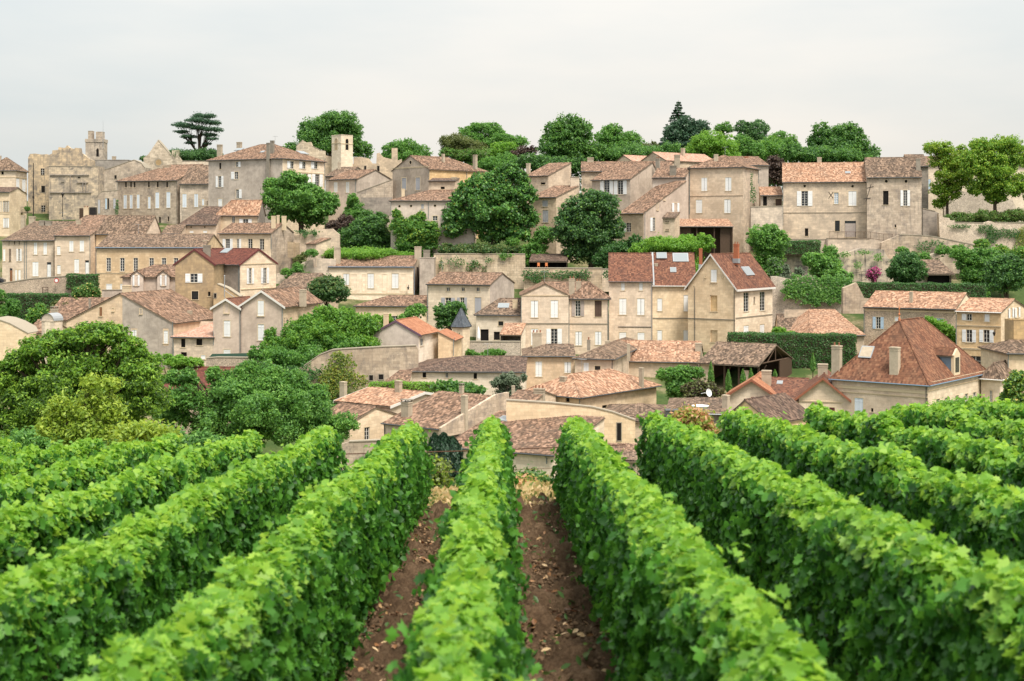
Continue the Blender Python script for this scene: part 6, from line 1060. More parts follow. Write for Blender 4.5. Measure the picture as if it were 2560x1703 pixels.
ivy('dense hanging ivy over the rubble wall right of the mansion', 'U5', [(1200, 400, 1560, 640), (1450, 400, 1830, 680), (1640, 400, 1970, 620), (1170, 480, 1420, 690), (1350, 560, 1700, 750), (1600, 560, 1880, 740), (1500, 640, 1620, 770)], 138.6, 'midgreen', .26, .9, 70)
T('shrub', 'round dark clipped bush in front of the rock face', 'shrub', 'T5', [(1150, 1250, 1460, 1520), (1180, 1235, 1420, 1430), (1130, 1330, 1330, 1530), (1290, 1320, 1485, 1525)], 141, 'ivyleaf', .2, 15, trunk=.1, clump=.16)
T('flower_bush', 'round bush covered in pink flowers by the iron fence', 'shrub', 'T5', [(950, 1380, 1075, 1490), (945, 1400, 1040, 1497), (985, 1378, 1080, 1470)], 140, 'pinkflower', .2, 14, trunk=.06, clump=.2)
T('tree', 'tall dark green tree mass right of the garden hut', 'tree', 'T5', [(2000, 1280, 2230, 1500), (2080, 1250, 2330, 1480), (2000, 1400, 2340, 1620), (2200, 1300, 2420, 1560)], 139, 'darkgreen', .26, 13, trunk=.25, mix=('midgreen', .3, 0))
T('shrub', 'lighter green bushes between garden hut and the dark tree', 'shrub', 'T5', [(1690, 1180, 1850, 1340), (1740, 1220, 2000, 1420), (1860, 1200, 2120, 1400), (1790, 1340, 2040, 1540)], 146, 'midgreen', .24, 13, trunk=.12)
ivy('dark ivy patch hanging on the bright garden wall', 'T5', [(1930, 1000, 2090, 1080), (2010, 1020, 2120, 1190), (2090, 1040, 2230, 1120), (2200, 1040, 2320, 1130), (1690, 1000, 1880, 1040)], 167.9, 'ivyleaf', .2, .35, 60)
ivy('green climber with yellow tips at the far right end of the garden wall', 'T5', [(2270, 1080, 2400, 1250), (2300, 1020, 2400, 1120)], 167.9, 'goldivy', .2, .4, 60)
hedge('long dark clipped hedge with a flat top above the orange roofed rubble house', 'U6', 540, 255, 1735, 395, 136, 1.6, 'hedgeleaf', y0r=268)
hedge('tall dark clipped hedge beside the open barn', 'U5', 585, 1085, 2029, 1480, 123, 2.2, 'hedgeleaf', y0r=1100)
T('shrub', 'light green shrub sprouting behind the tall hedge', 'shrub', 'U5', [(1060, 1000, 1230, 1100), (1180, 1050, 1330, 1110), (1420, 1060, 1520, 1110)], 125.5, 'brightgreen', .2, 12, trunk=.06)
ivy('strip of green creeper hanging on the ashlar terrace wall', 'U4', [(210, 680, 360, 790), (320, 690, 520, 770), (500, 690, 700, 780), (660, 690, 800, 770), (770, 680, 890, 780), (330, 740, 400, 840), (1005, 690, 1080, 770)], 149.4, 'ivyleaf', .2, .4, 60)
ivy('green patch spilling over the top of the ashlar garden wall', 'U3', [(1740, 600, 1900, 640), (1760, 600, 1830, 670)], 154.9, 'midgreen', .2, .4, 60)
ivy('dark creeper hanging from the pale garden wall below the big tree', 'U2', [(1320, 365, 1560, 420), (1400, 380, 1450, 450), (1500, 380, 1540, 440)], 160.8, 'ivyleaf', .2, .4, 60)
ivy('slim column of ivy on the corner of the square tower house', 'T4', [(1750, 790, 1775, 1010), (1745, 950, 1810, 1120)], 163.5, 'ivyleaf', .18, .4, 60)
ivy('little climber at the foot of the long stone house', 'T1', [(1305, 960, 1350, 1080), (1318, 900, 1345, 1000)], 182, 'ivyleaf', .18, .4, 70)
T('shrub', 'ground cover shrubs on the terrace behind the pale panelled house', 'shrub', 'U3', [(-100, 560, 150, 650), (60, 550, 330, 640), (250, 570, 560, 640), (480, 580, 760, 640), (700, 590, 930, 650)], 157, 'brightgreen', .2, 13, trunk=.05)
T('shrub', 'brown leaved creeper bush on the wall by the steps', 'shrub', 'U2', [(1300, 610, 1440, 760), (1370, 590, 1450, 660)], 153, 'olive', .18, 12, trunk=.05)
T('round_tree', 'dark clipped ball tree right of the plaster house', 'tree', 'U2', [(1440, 840, 1760, 1080), (1520, 815, 1800, 1000), (1560, 880, 1855, 1090), (1450, 900, 1700, 1090)], 134, 'darkgreen', .2, 16, trunk=.16, clump=.16, mix=('olive', .25, .4))
T('bamboo_clump', 'feathery bright green bamboo thicket in front of the pale houses', 'bamboo', 'U2', [(1350, 1180, 1600, 1380), (1480, 1100, 1760, 1320), (1650, 1120, 1950, 1360), (1250, 1300, 1500, 1500), (1450, 1280, 1800, 1520), (1750, 1240, 2040, 1480), (1020, 1310, 1150, 1480), (980, 1400, 1280, 1600), (1200, 1420, 1560, 1640), (1800, 1400, 2160, 1600), (1900, 1200, 2150, 1400)], 118, 'brightgreen', .22, 13, trunk=.08, clump=.2, droop=.35, shape='leaf', mix=('midgreen', .45, 0))
T('shrub', 'dark green shrubs behind the creeper wall', 'shrub', 'V2', [(860, 400, 1000, 560), (960, 420, 1200, 580), (1150, 440, 1420, 620), (1350, 340, 1600, 480), (1650, 340, 2000, 440)], 116, 'midgreen', .2, 13, trunk=.06)
T('fruit_tree', 'small dark green tree left of the limestone house pipe', 'tree', 'U3', [(820, 1110, 980, 1260), (900, 1085, 1050, 1240), (750, 1190, 900, 1270)], 134, 'ash_leaf', .2, 13, trunk=.1)
T('fruit_tree', 'dense green tree in front of the limestone house', 'tree', 'U3', [(1110, 1090, 1300, 1250), (1220, 1065, 1440, 1230), (1130, 1190, 1340, 1350), (1260, 1170, 1440, 1310)], 134, 'darkgreen', .2, 15, trunk=.14, mix=('midgreen', .4, 0))
T('shrub', 'creepers and weeds on the patio wall', 'shrub', 'V3', [(1390, 370, 1540, 425), (1600, 360, 1760, 430), (1700, 370, 1830, 425)], 126.5, 'midgreen', .18, 12, trunk=.04)
ivy('golden green creeper on the rough grey garden wall', 'V2', [(1600, 560, 1760, 760), (1660, 470, 1850, 640), (1760, 500, 1920, 760), (1640, 640, 1880, 900), (1700, 460, 1800, 560), (1860, 680, 2040, 830), (1730, 660, 1800, 760), (1560, 640, 1700, 860), (1500, 760, 1760, 930)], 112.6, 'goldivy', .2, .8, 80)
ivy('dark hanging fronds on the left part of the grey garden wall', 'V2', [(1360, 590, 1510, 790), (1480, 620, 1610, 760), (1240, 600, 1350, 660)], 112.8, 'ivyleaf', .2, .5, 70)
hedge('low band of greenery in front of the long dark roofed house', 'V3', 480, 700, 1110, 790, 107, 1.2, 'brightgreen', bump=.2)
T('fig_bush', 'dark leafy fig bush in front of the long dark roofed house', 'shrub', 'V3', [(1085, 680, 1280, 810), (1190, 670, 1400, 800), (1330, 690, 1560, 800), (1450, 730, 1640, 800)], 106, 'midgreen', .3, 13, trunk=.08, mix=('darkgreen', .3, 0))
T('olive_bush', 'grey green olive bush left of the orange hip roof', 'shrub', 'V3', [(1660, 640, 1800, 750), (1720, 600, 1900, 730), (1820, 585, 1920, 700), (1970, 600, 2030, 690)], 108, 'greyleaf', .17, 13, trunk=.06)
T('tree', 'flat topped green tree beside the beige long house', 'tree', 'V4', [(1530, 380, 1780, 530), (1680, 360, 1900, 500), (1840, 380, 2010, 510), (1620, 490, 1820, 640), (1640, 560, 1800, 720)], 108, 'midgreen', .2, 15, trunk=.16, clump=.2)
T('shrub', 'purple smoke bush beside the flat topped green tree', 'shrub', 'V5', [(210, 540, 400, 660), (320, 500, 530, 650), (230, 600, 420, 700), (480, 580, 640, 680)], 105, 'purple', .18, 12, trunk=.07, clump=.2, mix=('olive', .6, 0))
for i, (a, b, c, d, lb) in enumerate(((463, 328, 533, 580, 'tallest slim young cypress at the left pier of the open barn'), (634, 412, 706, 625, 'slim young cypress in front of the dark barn opening'), (784, 408, 842, 545, 'slim young cypress left of the barn stone pier'), (866, 400, 916, 520, 'slim young cypress right of the barn stone pier'), (1108, 412, 1146, 475, 'small young cypress behind the squat chimney'), (1470, 250, 1526, 420, 'slim bright cypress in front of the tall hedge'))):
    cypress(lb, 'V5', a, b, c, d, 110 if i < 5 else 112, 'midgreen', 'young cypresses by the open barn', 1500, 'young_cypress', .2)
hedge('dark hedge block on top of the rubble street wall', 'U1', 650, 735, 938, 870, 140, 1.5, 'hedgeleaf')
hedge('dark hedge along the foot of the rubble street wall', 'U1', 50, 922, 640, 1200, 136, 1.5, 'hedgeleaf', y0r=928)
T('shrub', 'round bush dotted with cream flowers at the street wall', 'shrub', 'U1', [(700, 840, 900, 990), (780, 810, 950, 940), (850, 850, 990, 980), (660, 940, 880, 1040)], 134, 'flowerbush', .2, 14, trunk=.08)
T('shrub', 'rounded green bush at the left edge below the hedge', 'shrub', 'U1', [(10, 970, 180, 1200), (60, 960, 200, 1130), (-100, 850, 60, 1050)], 131, 'midgreen', .2, 14, trunk=.08)
T('shrub', 'pair of round bushes above the niche shrine', 'shrub', 'U1', [(250, 1050, 400, 1230), (320, 1010, 475, 1200)], 129, 'midgreen', .2, 14, trunk=.08, mix=('limegreen', .12, .3))
T('shrub', 'reddish creeper bush between hedge and balcony', 'shrub', 'U1', [(480, 990, 640, 1110), (590, 1010, 700, 1080), (440, 1060, 560, 1140)], 132, 'olive', .18, 13, trunk=.06)
T('shrub', 'green weeds in front of the small cream annex', 'shrub', 'V2', [(30, 480, 120, 560), (100, 500, 260, 620), (230, 530, 430, 630), (-60, 480, 40, 600)], 104, 'brightgreen', .18, 12, trunk=.05)
# trees on the near slope
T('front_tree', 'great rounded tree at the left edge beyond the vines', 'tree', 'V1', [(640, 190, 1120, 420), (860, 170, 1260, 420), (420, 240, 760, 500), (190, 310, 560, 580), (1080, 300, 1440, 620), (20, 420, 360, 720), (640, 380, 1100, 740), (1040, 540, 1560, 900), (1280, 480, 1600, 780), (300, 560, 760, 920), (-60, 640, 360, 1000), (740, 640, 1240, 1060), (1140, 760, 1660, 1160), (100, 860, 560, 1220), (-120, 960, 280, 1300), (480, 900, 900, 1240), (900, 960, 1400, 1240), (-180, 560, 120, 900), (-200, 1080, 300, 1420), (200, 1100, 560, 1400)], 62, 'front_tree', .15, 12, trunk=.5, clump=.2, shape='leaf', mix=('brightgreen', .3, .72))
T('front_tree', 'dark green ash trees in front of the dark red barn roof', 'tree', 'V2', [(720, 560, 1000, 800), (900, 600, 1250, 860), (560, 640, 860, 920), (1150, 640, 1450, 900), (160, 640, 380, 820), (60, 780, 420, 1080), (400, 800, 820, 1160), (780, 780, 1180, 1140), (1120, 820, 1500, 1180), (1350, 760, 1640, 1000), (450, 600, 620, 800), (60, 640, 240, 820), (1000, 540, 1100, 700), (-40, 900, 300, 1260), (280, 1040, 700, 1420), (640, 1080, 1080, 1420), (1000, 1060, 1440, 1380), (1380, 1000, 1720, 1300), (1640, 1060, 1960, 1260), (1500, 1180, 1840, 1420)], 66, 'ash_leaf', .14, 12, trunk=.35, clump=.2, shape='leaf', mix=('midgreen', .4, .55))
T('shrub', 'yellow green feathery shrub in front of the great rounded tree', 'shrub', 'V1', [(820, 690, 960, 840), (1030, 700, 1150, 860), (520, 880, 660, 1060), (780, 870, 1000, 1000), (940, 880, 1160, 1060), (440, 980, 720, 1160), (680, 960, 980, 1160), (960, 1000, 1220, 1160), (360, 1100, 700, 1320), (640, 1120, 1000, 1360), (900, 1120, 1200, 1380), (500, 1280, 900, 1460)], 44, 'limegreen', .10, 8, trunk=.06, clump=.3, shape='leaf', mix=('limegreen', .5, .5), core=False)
T('shrub', 'pale yellow bush behind the ends of the left vine rows', 'shrub', 'V1', [(1130, 1180, 1420, 1400), (1300, 1150, 1560, 1340), (1450, 1200, 1700, 1420)], 30, 'limegreen', .09, 12, trunk=.04, clump=.25, shape='leaf')
for a, b, c, d, lb in ((1085, 1200, 1180, 1600, 'left'), (1145, 1195, 1300, 1640, 'middle'), (1240, 1235, 1380, 1620, 'right')):
    cypress('dark columnar yew behind the vine row gap, %s stem of three' % lb, 'V3', a - 30, b, c + 10, d + 20, 41, 'cypress', 'dark columnar yews', 6500, 'columnar_yew', .1)
T('shrub', 'light olive conifer shrub left of the dark yews', 'shrub', 'V6', [(640, 420, 760, 600), (700, 350, 790, 520), (740, 370, 840, 560), (660, 520, 840, 660), (780, 560, 900, 650)], 35, 'limegreen', .09, 13, trunk=.04, clump=.22, mix=('olive', .6, 0))
T('rose_bush', 'orange pink leaved bush between two right vine rows', 'shrub', 'V5', [(220, 780, 420, 960), (300, 830, 520, 1010), (180, 880, 400, 1080), (360, 920, 570, 1140), (130, 820, 250, 920)], 36, 'rosebush', .1, 12, trunk=.04, clump=.24, shape='leaf')
T('shrub', 'green bushes beyond the right vine rows below the villa', 'shrub', 'U6', [(1140, 1400, 1400, 1520), (1300, 1365, 1560, 1500), (1480, 1370, 1700, 1490), (1610, 1310, 1680, 1400)], 48, 'brightgreen', .13, 13, trunk=.05, shape='leaf')
T('shrub', 'large bush with cream blossom at the right edge', 'shrub', 'U6', [(1900, 1110, 2100, 1300), (1870, 1220, 2080, 1420), (1960, 1060, 2160, 1240), (1900, 1340, 2140, 1500)], 76, 'flowerbush', .18, 14, trunk=.1, mix=('limegreen', .2, .5))
T('tree', 'light green tree between rubble house and villa roof', 'tree', 'U6', [(1150, 560, 1270, 690), (1210, 580, 1380, 740), (1290, 640, 1460, 800), (1380, 720, 1480, 840)], 117, 'brightgreen', .2, 13, trunk=.12)
T('shrub', 'garden plants with orange blossom at the foot of the nearest house', 'shrub', 'V6', [(1420, 500, 1560, 600), (1520, 480, 1660, 590), (1600, 520, 1760, 610)], 33, 'flowerbush', .09, 12, trunk=.03, shape='leaf')
T('grass_tuft', 'dry orange grass tuft beside the garden plants', 'plant', 'V6', [(1465, 540, 1550, 630), (1530, 550, 1625, 630)], 31, 'rosebush', .08, 10, trunk=0, shape='leaf')
# greenery that closes the skyline between the named trees
T('shrub', 'dark green mass of bushes at the foot of the tall rounded tree', 'shrub', 'T3', [(1500, 600, 1760, 780), (1650, 620, 1900, 800), (1850, 640, 2150, 820), (2080, 640, 2340, 860)], 212, 'darkgreen', .3, 12, trunk=.12, mix=('midgreen', .4, 0))
T('shrub', 'green bushes filling the skyline left of the spruce', 'shrub', 'T4', [(60, 510, 320, 720), (230, 590, 480, 720), (420, 520, 700, 720), (640, 600, 860, 720), (780, 520, 1100, 720)], 219, 'midgreen', .3, 12, trunk=.12, mix=('darkgreen', .3, 0))
T('shrub', 'green bushes filling the skyline behind the purple beech', 'shrub', 'T4', [(1580, 540, 1800, 720), (1720, 580, 1930, 720), (1850, 450, 2060, 700), (1990, 540, 2170, 700), (2080, 430, 2240, 660)], 216, 'midgreen', .3, 12, trunk=.12, mix=('brightgreen', .3, 0))
T('shrub', 'dark bushes on the skyline below the cedar', 'shrub', 'S', [(440, 380, 500, 402), (480, 372, 545, 402), (350, 390, 375, 404), (530, 380, 560, 402)], 220, 'darkgreen', .26, 12, trunk=.08)
T('shrub', 'bushes below the shaggy tree behind the big stone house', 'shrub', 'T5', [(330, 320, 520, 470), (480, 370, 720, 470), (680, 330, 900, 470), (860, 370, 1010, 470), (180, 280, 400, 450)], 210, 'midgreen', .3, 12, trunk=.1, mix=('darkgreen', .4, 0))
T('shrub', 'green bushes at the foot of the parasol tree on the skyline', 'shrub', 'T3', [(620, 540, 820, 660), (780, 560, 1020, 680), (1000, 540, 1240, 720), (1240, 520, 1500, 700)], 224, 'midgreen', .3, 12, trunk=.1, mix=('olive', .4, 0))
T('shrub', 'dark undergrowth under the huge chestnut tree', 'shrub', 'U3', [(1150, 500, 1330, 620), (1280, 520, 1480, 620), (1450, 530, 1620, 620), (1640, 540, 1800, 620), (1800, 520, 2000, 620)], 157.5, 'darkgreen', .22, 12, trunk=.08, mix=('olive', .4, 0))
T('shrub', 'grassy slope growth above the bright garden wall', 'shrub', 'T5', [(1640, 900, 1900, 1000), (1850, 880, 2150, 990), (2100, 870, 2400, 990)], 171, 'olive', .18, 12, trunk=.03, mix=('midgreen', .5, 0))
T('shrub', 'dark leafy slope between garden hut and terrace wall', 'shrub', 'T5', [(1560, 1180, 1700, 1290), (1420, 1240, 1520, 1340), (1200, 1200, 1330, 1260)], 150, 'midgreen', .2, 12, trunk=.04)
T('shrub', 'dark green thicket behind the left vine rows', 'shrub', 'V1', [(0, 1200, 400, 1480), (300, 1220, 700, 1480), (1500, 1200, 1900, 1500), (1750, 1260, 2200, 1500)], 50, 'ash_leaf', .14, 11, trunk=.06, shape='leaf')
# loose growth on the slopes between the houses
T('shrub', 'loose green bushes on the slope left of the long low house', 'shrub', 'T2', [(1780, 1230, 1960, 1400), (1900, 1260, 2120, 1420), (1700, 1330, 1900, 1500)], 165, 'midgreen', .2, 12, trunk=.06, mix=('darkgreen', .4, 0))
ivy('green tufts growing on the limestone rock face above the pink bush', 'T5', [(700, 1240, 800, 1300), (860, 1230, 990, 1270), (1010, 1260, 1090, 1330), (640, 1300, 720, 1420), (830, 1330, 900, 1400)], 155.7, 'midgreen', .2, .5, 50)
ivy('creeper spreading over the grey terrace wall right of the railing', 'T5', [(1380, 1150, 1520, 1260), (1500, 1140, 1640, 1200), (1700, 1180, 1860, 1260)], 157.2, 'ivyleaf', .2, .5, 50)
ivy('creeper on the tall ashlar garden wall below the chestnut', 'U3', [(1230, 640, 1440, 740), (1480, 660, 1560, 740), (1600, 640, 1700, 700), (1160, 660, 1220, 760)], 154.8, 'ivyleaf', .2, .4, 26)
T('shrub', 'green garden shrubs left of the pale panelled house by the steps', 'shrub', 'U2', [(1290, 690, 1400, 800), (1180, 740, 1290, 830), (1420, 560, 1560, 640)], 151, 'midgreen', .18, 12, trunk=.05)
T('shrub', 'shrubs between the red mansion and the hanging ivy', 'shrub', 'U5', [(960, 330, 1080, 430), (1040, 280, 1180, 400), (1000, 200, 1160, 330)], 141, 'midgreen', .2, 12, trunk=.05, mix=('greyleaf', .3, 0))
T('shrub', 'garden greenery in front of the low pink brown roofed house', 'shrub', 'U3', [(360, 1180, 520, 1300), (480, 1200, 640, 1310), (620, 1190, 720, 1300)], 131, 'brightgreen', .2, 12, trunk=.05)
T('shrub', 'bushes at the foot of the bright garden wall at the far right', 'shrub', 'T5', [(1900, 1130, 2040, 1230), (2060, 1180, 2220, 1290), (2220, 1200, 2400, 1330)], 152, 'midgreen', .2, 12, trunk=.05, mix=('limegreen', .2, .3))
# ------------------------------------------------------------------ ground
def ground_mat():
    t = NT('ground_mat'); tc = t.n('TexCoord'); P = tc.outputs['Object']
    a = t.n('TexNoise', Vector=P, Scale=.12, Detail=6.0, Roughness=.6); b = t.n('TexNoise', Vector=P, Scale=2.2, Detail=6.0, Roughness=.7)
    c = t.ramp(a.outputs[0], [(.35, (.035, .07, .02)), (.5, (.07, .10, .032)), (.62, (.26, .21, .13))])
    c = t.mix(t.ramp(b.outputs[0], [(.4, 0.0), (.7, .7)]), c, (.035, .055, .018)); t.bsdf(c, .95, .1, b.outputs[0], .6, .1); MATS['ground'] = t.m
    t = NT('soil_mat'); tc = t.n('TexCoord'); P = tc.outputs['Object']
    a = t.n('TexNoise', Vector=P, Scale=1.1, Detail=8.0, Roughness=.7); b = t.n('TexNoise', Vector=P, Scale=14.0, Detail=6.0, Roughness=.7)
    c = t.ramp(a.outputs[0], [(.3, (.12, .076, .046)), (.5, (.21, .138, .085)), (.68, (.32, .22, .14))])
    c = t.mix(t.ramp(b.outputs[0], [(.42, 0.0), (.66, .75)]), c, (.095, .06, .037)); fi = t.n('TexNoise', Vector=P, Scale=48.0, Detail=5.0, Roughness=.75); c = t.mix(t.ramp(fi.outputs[0], [(.45, 0.0), (.62, .8)]), c, (.085, .054, .034)); t.bsdf(c, .97, .08, t.math('ADD', b.outputs[0], t.math('MULTIPLY', fi.outputs[0], .7)), 1.0, .06); MATS['soil'] = t.m
    t = NT('drygrass_mat'); tc = t.n('TexCoord'); P = tc.outputs['Object']
    a = t.n('TexNoise', Vector=P, Scale=.8, Detail=7.0, Roughness=.65); b = t.n('TexNoise', Vector=P, Scale=12.0, Detail=6.0, Roughness=.7)
    c = t.ramp(a.outputs[0], [(.36, (.11, .16, .035)), (.5, (.36, .27, .12)), (.64, (.42, .31, .17))]); c = t.mix(t.math('MULTIPLY', b.outputs[0], .5), c, (.20, .14, .06)); t.bsdf(c, .95, .1, b.outputs[0], .7, .04); MATS['drygrass'] = t.m
ground_mat()
plain('clod', (.23, .152, .095), .95, .05, .55, scale=1.7)
leafmat('deadleaf', [(.12, .055, .025), (.28, .135, .055), (.42, .25, .11), (.58, .42, .24)], .15, clump=.1)
leafmat('weed', [(.03, .08, .018), (.06, .13, .03), (.14, .20, .05)], .35)
leafmat('strawgrass', [(.12, .17, .04), (.34, .26, .11), (.48, .37, .19), (.55, .45, .26)], .3, clump=.3)
ys = [-60, -30, -10] + list(np.arange(0, 60, 1.0)) + list(np.arange(60, 240, 3.0)) + [260, 300, 350, 420, 520, 700, 1000, 1500, 2200, 3000]; xs = np.linspace(-1, 1, 81); mb = MB(); wid = lambda y: 40 + max(0, y) * .55 if y < 420 else 60 + y * 1.2
for y in ys:
    for x in xs:
        X = x * wid(y); mb.v.append((X, y, tz(X, y) + (.25 * math.sin(X * .21 + y * .17) * math.sin(y * .09) if y > 45 else 0)))
n = len(xs)
for i in range(len(ys) - 1):
    for j in range(n - 1): a = i * n + j; mb.f.append((a, a + 1, a + n + 1, a + n)); mb.m.append(0)
tag(make('ground', mb, None, MATS['ground'], True), kind='structure')
VX, VD = -.225, -.0048     # row direction: x offset at the camera and drift per metre
ROWX = lambda k, y: VX + 1.378 * k + VD * y
END = 24.4
# tilled soil between the rows
gx = np.arange(-11.5, 11.6, .055); gy = np.arange(2.0, END + .2, .07); GX, GY = np.meshgrid(gx, gy); ph = rng.uniform(0, 6.28, 40); Z = np.zeros_like(GX)
for i in range(40):
    f = rng.uniform(2.5, 34); an = rng.uniform(0, 3.14); Z += .06 / f ** .62 * np.sin(f * (GX * math.cos(an) + GY * math.sin(an)) + ph[i])
Z = Z * 1.6 + rng.normal(0, .03, Z.shape); fr = ((GX - VX - VD * GY) / 1.378) % 1.0; Z += .05 * np.exp(-((np.minimum(fr, 1 - fr)) / .16) ** 2) - .02 * np.cos((fr - .5) * 6.28 * 3) * (abs(fr - .5) < .33)
ZB = -2.78 + SLOPE * GY + CROSS * GX
V = np.stack([GX, GY, ZB + .03 + np.clip(Z, -.022, .2)], -1).reshape(-1, 3); m, n = len(gy), len(gx); ii = (np.arange(m - 1)[:, None] * n + np.arange(n - 1)[None]).ravel(); me = bpy.data.meshes.new('soil')
me.vertices.add(len(V)); me.vertices.foreach_set('co', V.astype(np.float32).ravel()); idx = np.stack([ii, ii + 1, ii + n + 1, ii + n], 1).ravel(); me.loops.add(len(idx)); me.loops.foreach_set('vertex_index', idx.astype(np.int32)); me.polygons.add(len(ii)); me.polygons.foreach_set('loop_start', (np.arange(len(ii)) * 4).astype(np.int32)); me.polygons.foreach_set('loop_total', np.full(len(ii), 4, np.int32)); me.update(calc_edges=True)
tag(link('soil', me, None, [MATS['soil']]), kind='structure')
gz = lambda x, y: np.interp(y, _TD, _TZ) + CROSS * x * np.interp(y, [30, 60], [1, 0])
n = 26000; x = rng.uniform(-5, 5, n); y = rng.uniform(7, END, n) ; C = np.stack([x, y, gz(x, y) + .05 + rng.random(n) * .02], 1); OCT = np.array([[.5, 0, 0], [0, .45, 0], [-.5, .1, 0], [0, -.5, .05], [.05, .05, .38], [0, 0, -.3]]); OF = [(0, 1, 4), (1, 2, 4), (2, 3, 4), (3, 0, 4), (1, 0, 5), (2, 1, 5), (3, 2, 5), (0, 3, 5)]
S = rng.uniform(.02, .06, n) * rng.choice([1, 1, 1, 1.7], n); an = rng.uniform(0, 6.28, n); V = OCT[None] * (1 + rng.normal(0, .2, (n, 6, 3))) * S[:, None, None]; V = np.stack([V[..., 0] * np.cos(an)[:, None] - V[..., 1] * np.sin(an)[:, None], V[..., 0] * np.sin(an)[:, None] + V[..., 1] * np.cos(an)[:, None], V[..., 2]], -1) + C[:, None]
me = bpy.data.meshes.new('soil_clods'); me.vertices.add(n * 6); me.vertices.foreach_set('co', V.astype(np.float32).ravel()); idx = ((np.arange(n) * 6)[:, None] + np.array(OF).ravel()[None]).ravel(); me.loops.add(len(idx)); me.loops.foreach_set('vertex_index', idx.astype(np.int32)); me.polygons.add(n * 8); me.polygons.foreach_set('loop_start', (np.arange(n * 8) * 3).astype(np.int32)); me.polygons.foreach_set('loop_total', np.full(n * 8, 3, np.int32)); me.update(calc_edges=True); tag(link('soil_clods', me, None, [MATS['clod']]), kind='stuff')
n = 7000; x = rng.uniform(-5, 5, n); y = rng.uniform(6, END, n); C = np.stack([x, y, gz(x, y) + .075 + rng.random(n) * .02], 1); tag(leaves('fallen_leaves', C, np.array([0, 0, 1.0]) + rng.normal(0, .35, (n, 3)), rng.uniform(.03, .10, n) , 'deadleaf', None, 'leaf'), kind='stuff')
n = 9000; x = rng.uniform(-11, 11, n); y = END + rng.random(n) ** 1.2 * 6.4 - .3; C = np.stack([x, y, gz(x, y) + .04], 1); N_ = rng.normal(0, 1, (n, 3)); N_[:, 2] *= .2
mb = MB(); gxx = np.linspace(-14, 14, 57); gyy = np.linspace(END - .2, 31, 24)
for b in gyy:
    for a in gxx: mb.v.append((a, b, tz(a, b) + .012 + .03 * abs(math.sin(a * 3.1 + b * 2.3)) * (b > END + .3)))
for i in range(len(gyy) - 1):
    for j in range(len(gxx) - 1): a = i * len(gxx) + j; mb.f.append((a, a + 1, a + len(gxx) + 1, a + len(gxx))); mb.m.append(0)
tag(make('headland', mb, None, MATS['drygrass'], True), kind='structure')
tag(leaves('dry_grass', C, N_, rng.uniform(.08, .2, n), 'strawgrass', None, 'quad', up=np.tile([[0.0, 0.0, 1.0]], (n, 1)) + rng.normal(0, .3, (n, 3))), kind='stuff')
polywall('kerb_wall', 'low stone edging wall at the end of the headland, left of the central row', 'wall', 'V6', [(660, 735), (665, 655), (960, 650), (960, 735)], 29.5, .3, 'stone')
polywall('kerb_wall', 'low stone edging wall at the end of the headland, right of the central row', 'wall', 'V6', [(1385, 690), (1388, 630), (1500, 622), (1800, 612), (1800, 690)], 30, .3, 'weathered')
# cables strung across the row ends
for (a, b, c, d, D, r, lb) in ((-200, 330, 2400, 245, 26.5, .011, 'upper rusty cable strung across the ends of the vine rows'), (-200, 505, 2400, 420, 26.6, .005, 'thin lower wire strung across the ends of the vine rows')):
    p, q = W3('V6', a, b, D), W3('V6', c, d, D); mb = MB(); mb.tube([p, p.lerp(q, .5) - Vector((0, 0, .02)), q], r, 5); tag(make('cable', mb, None, MATS['rust']), lb, 'cable')
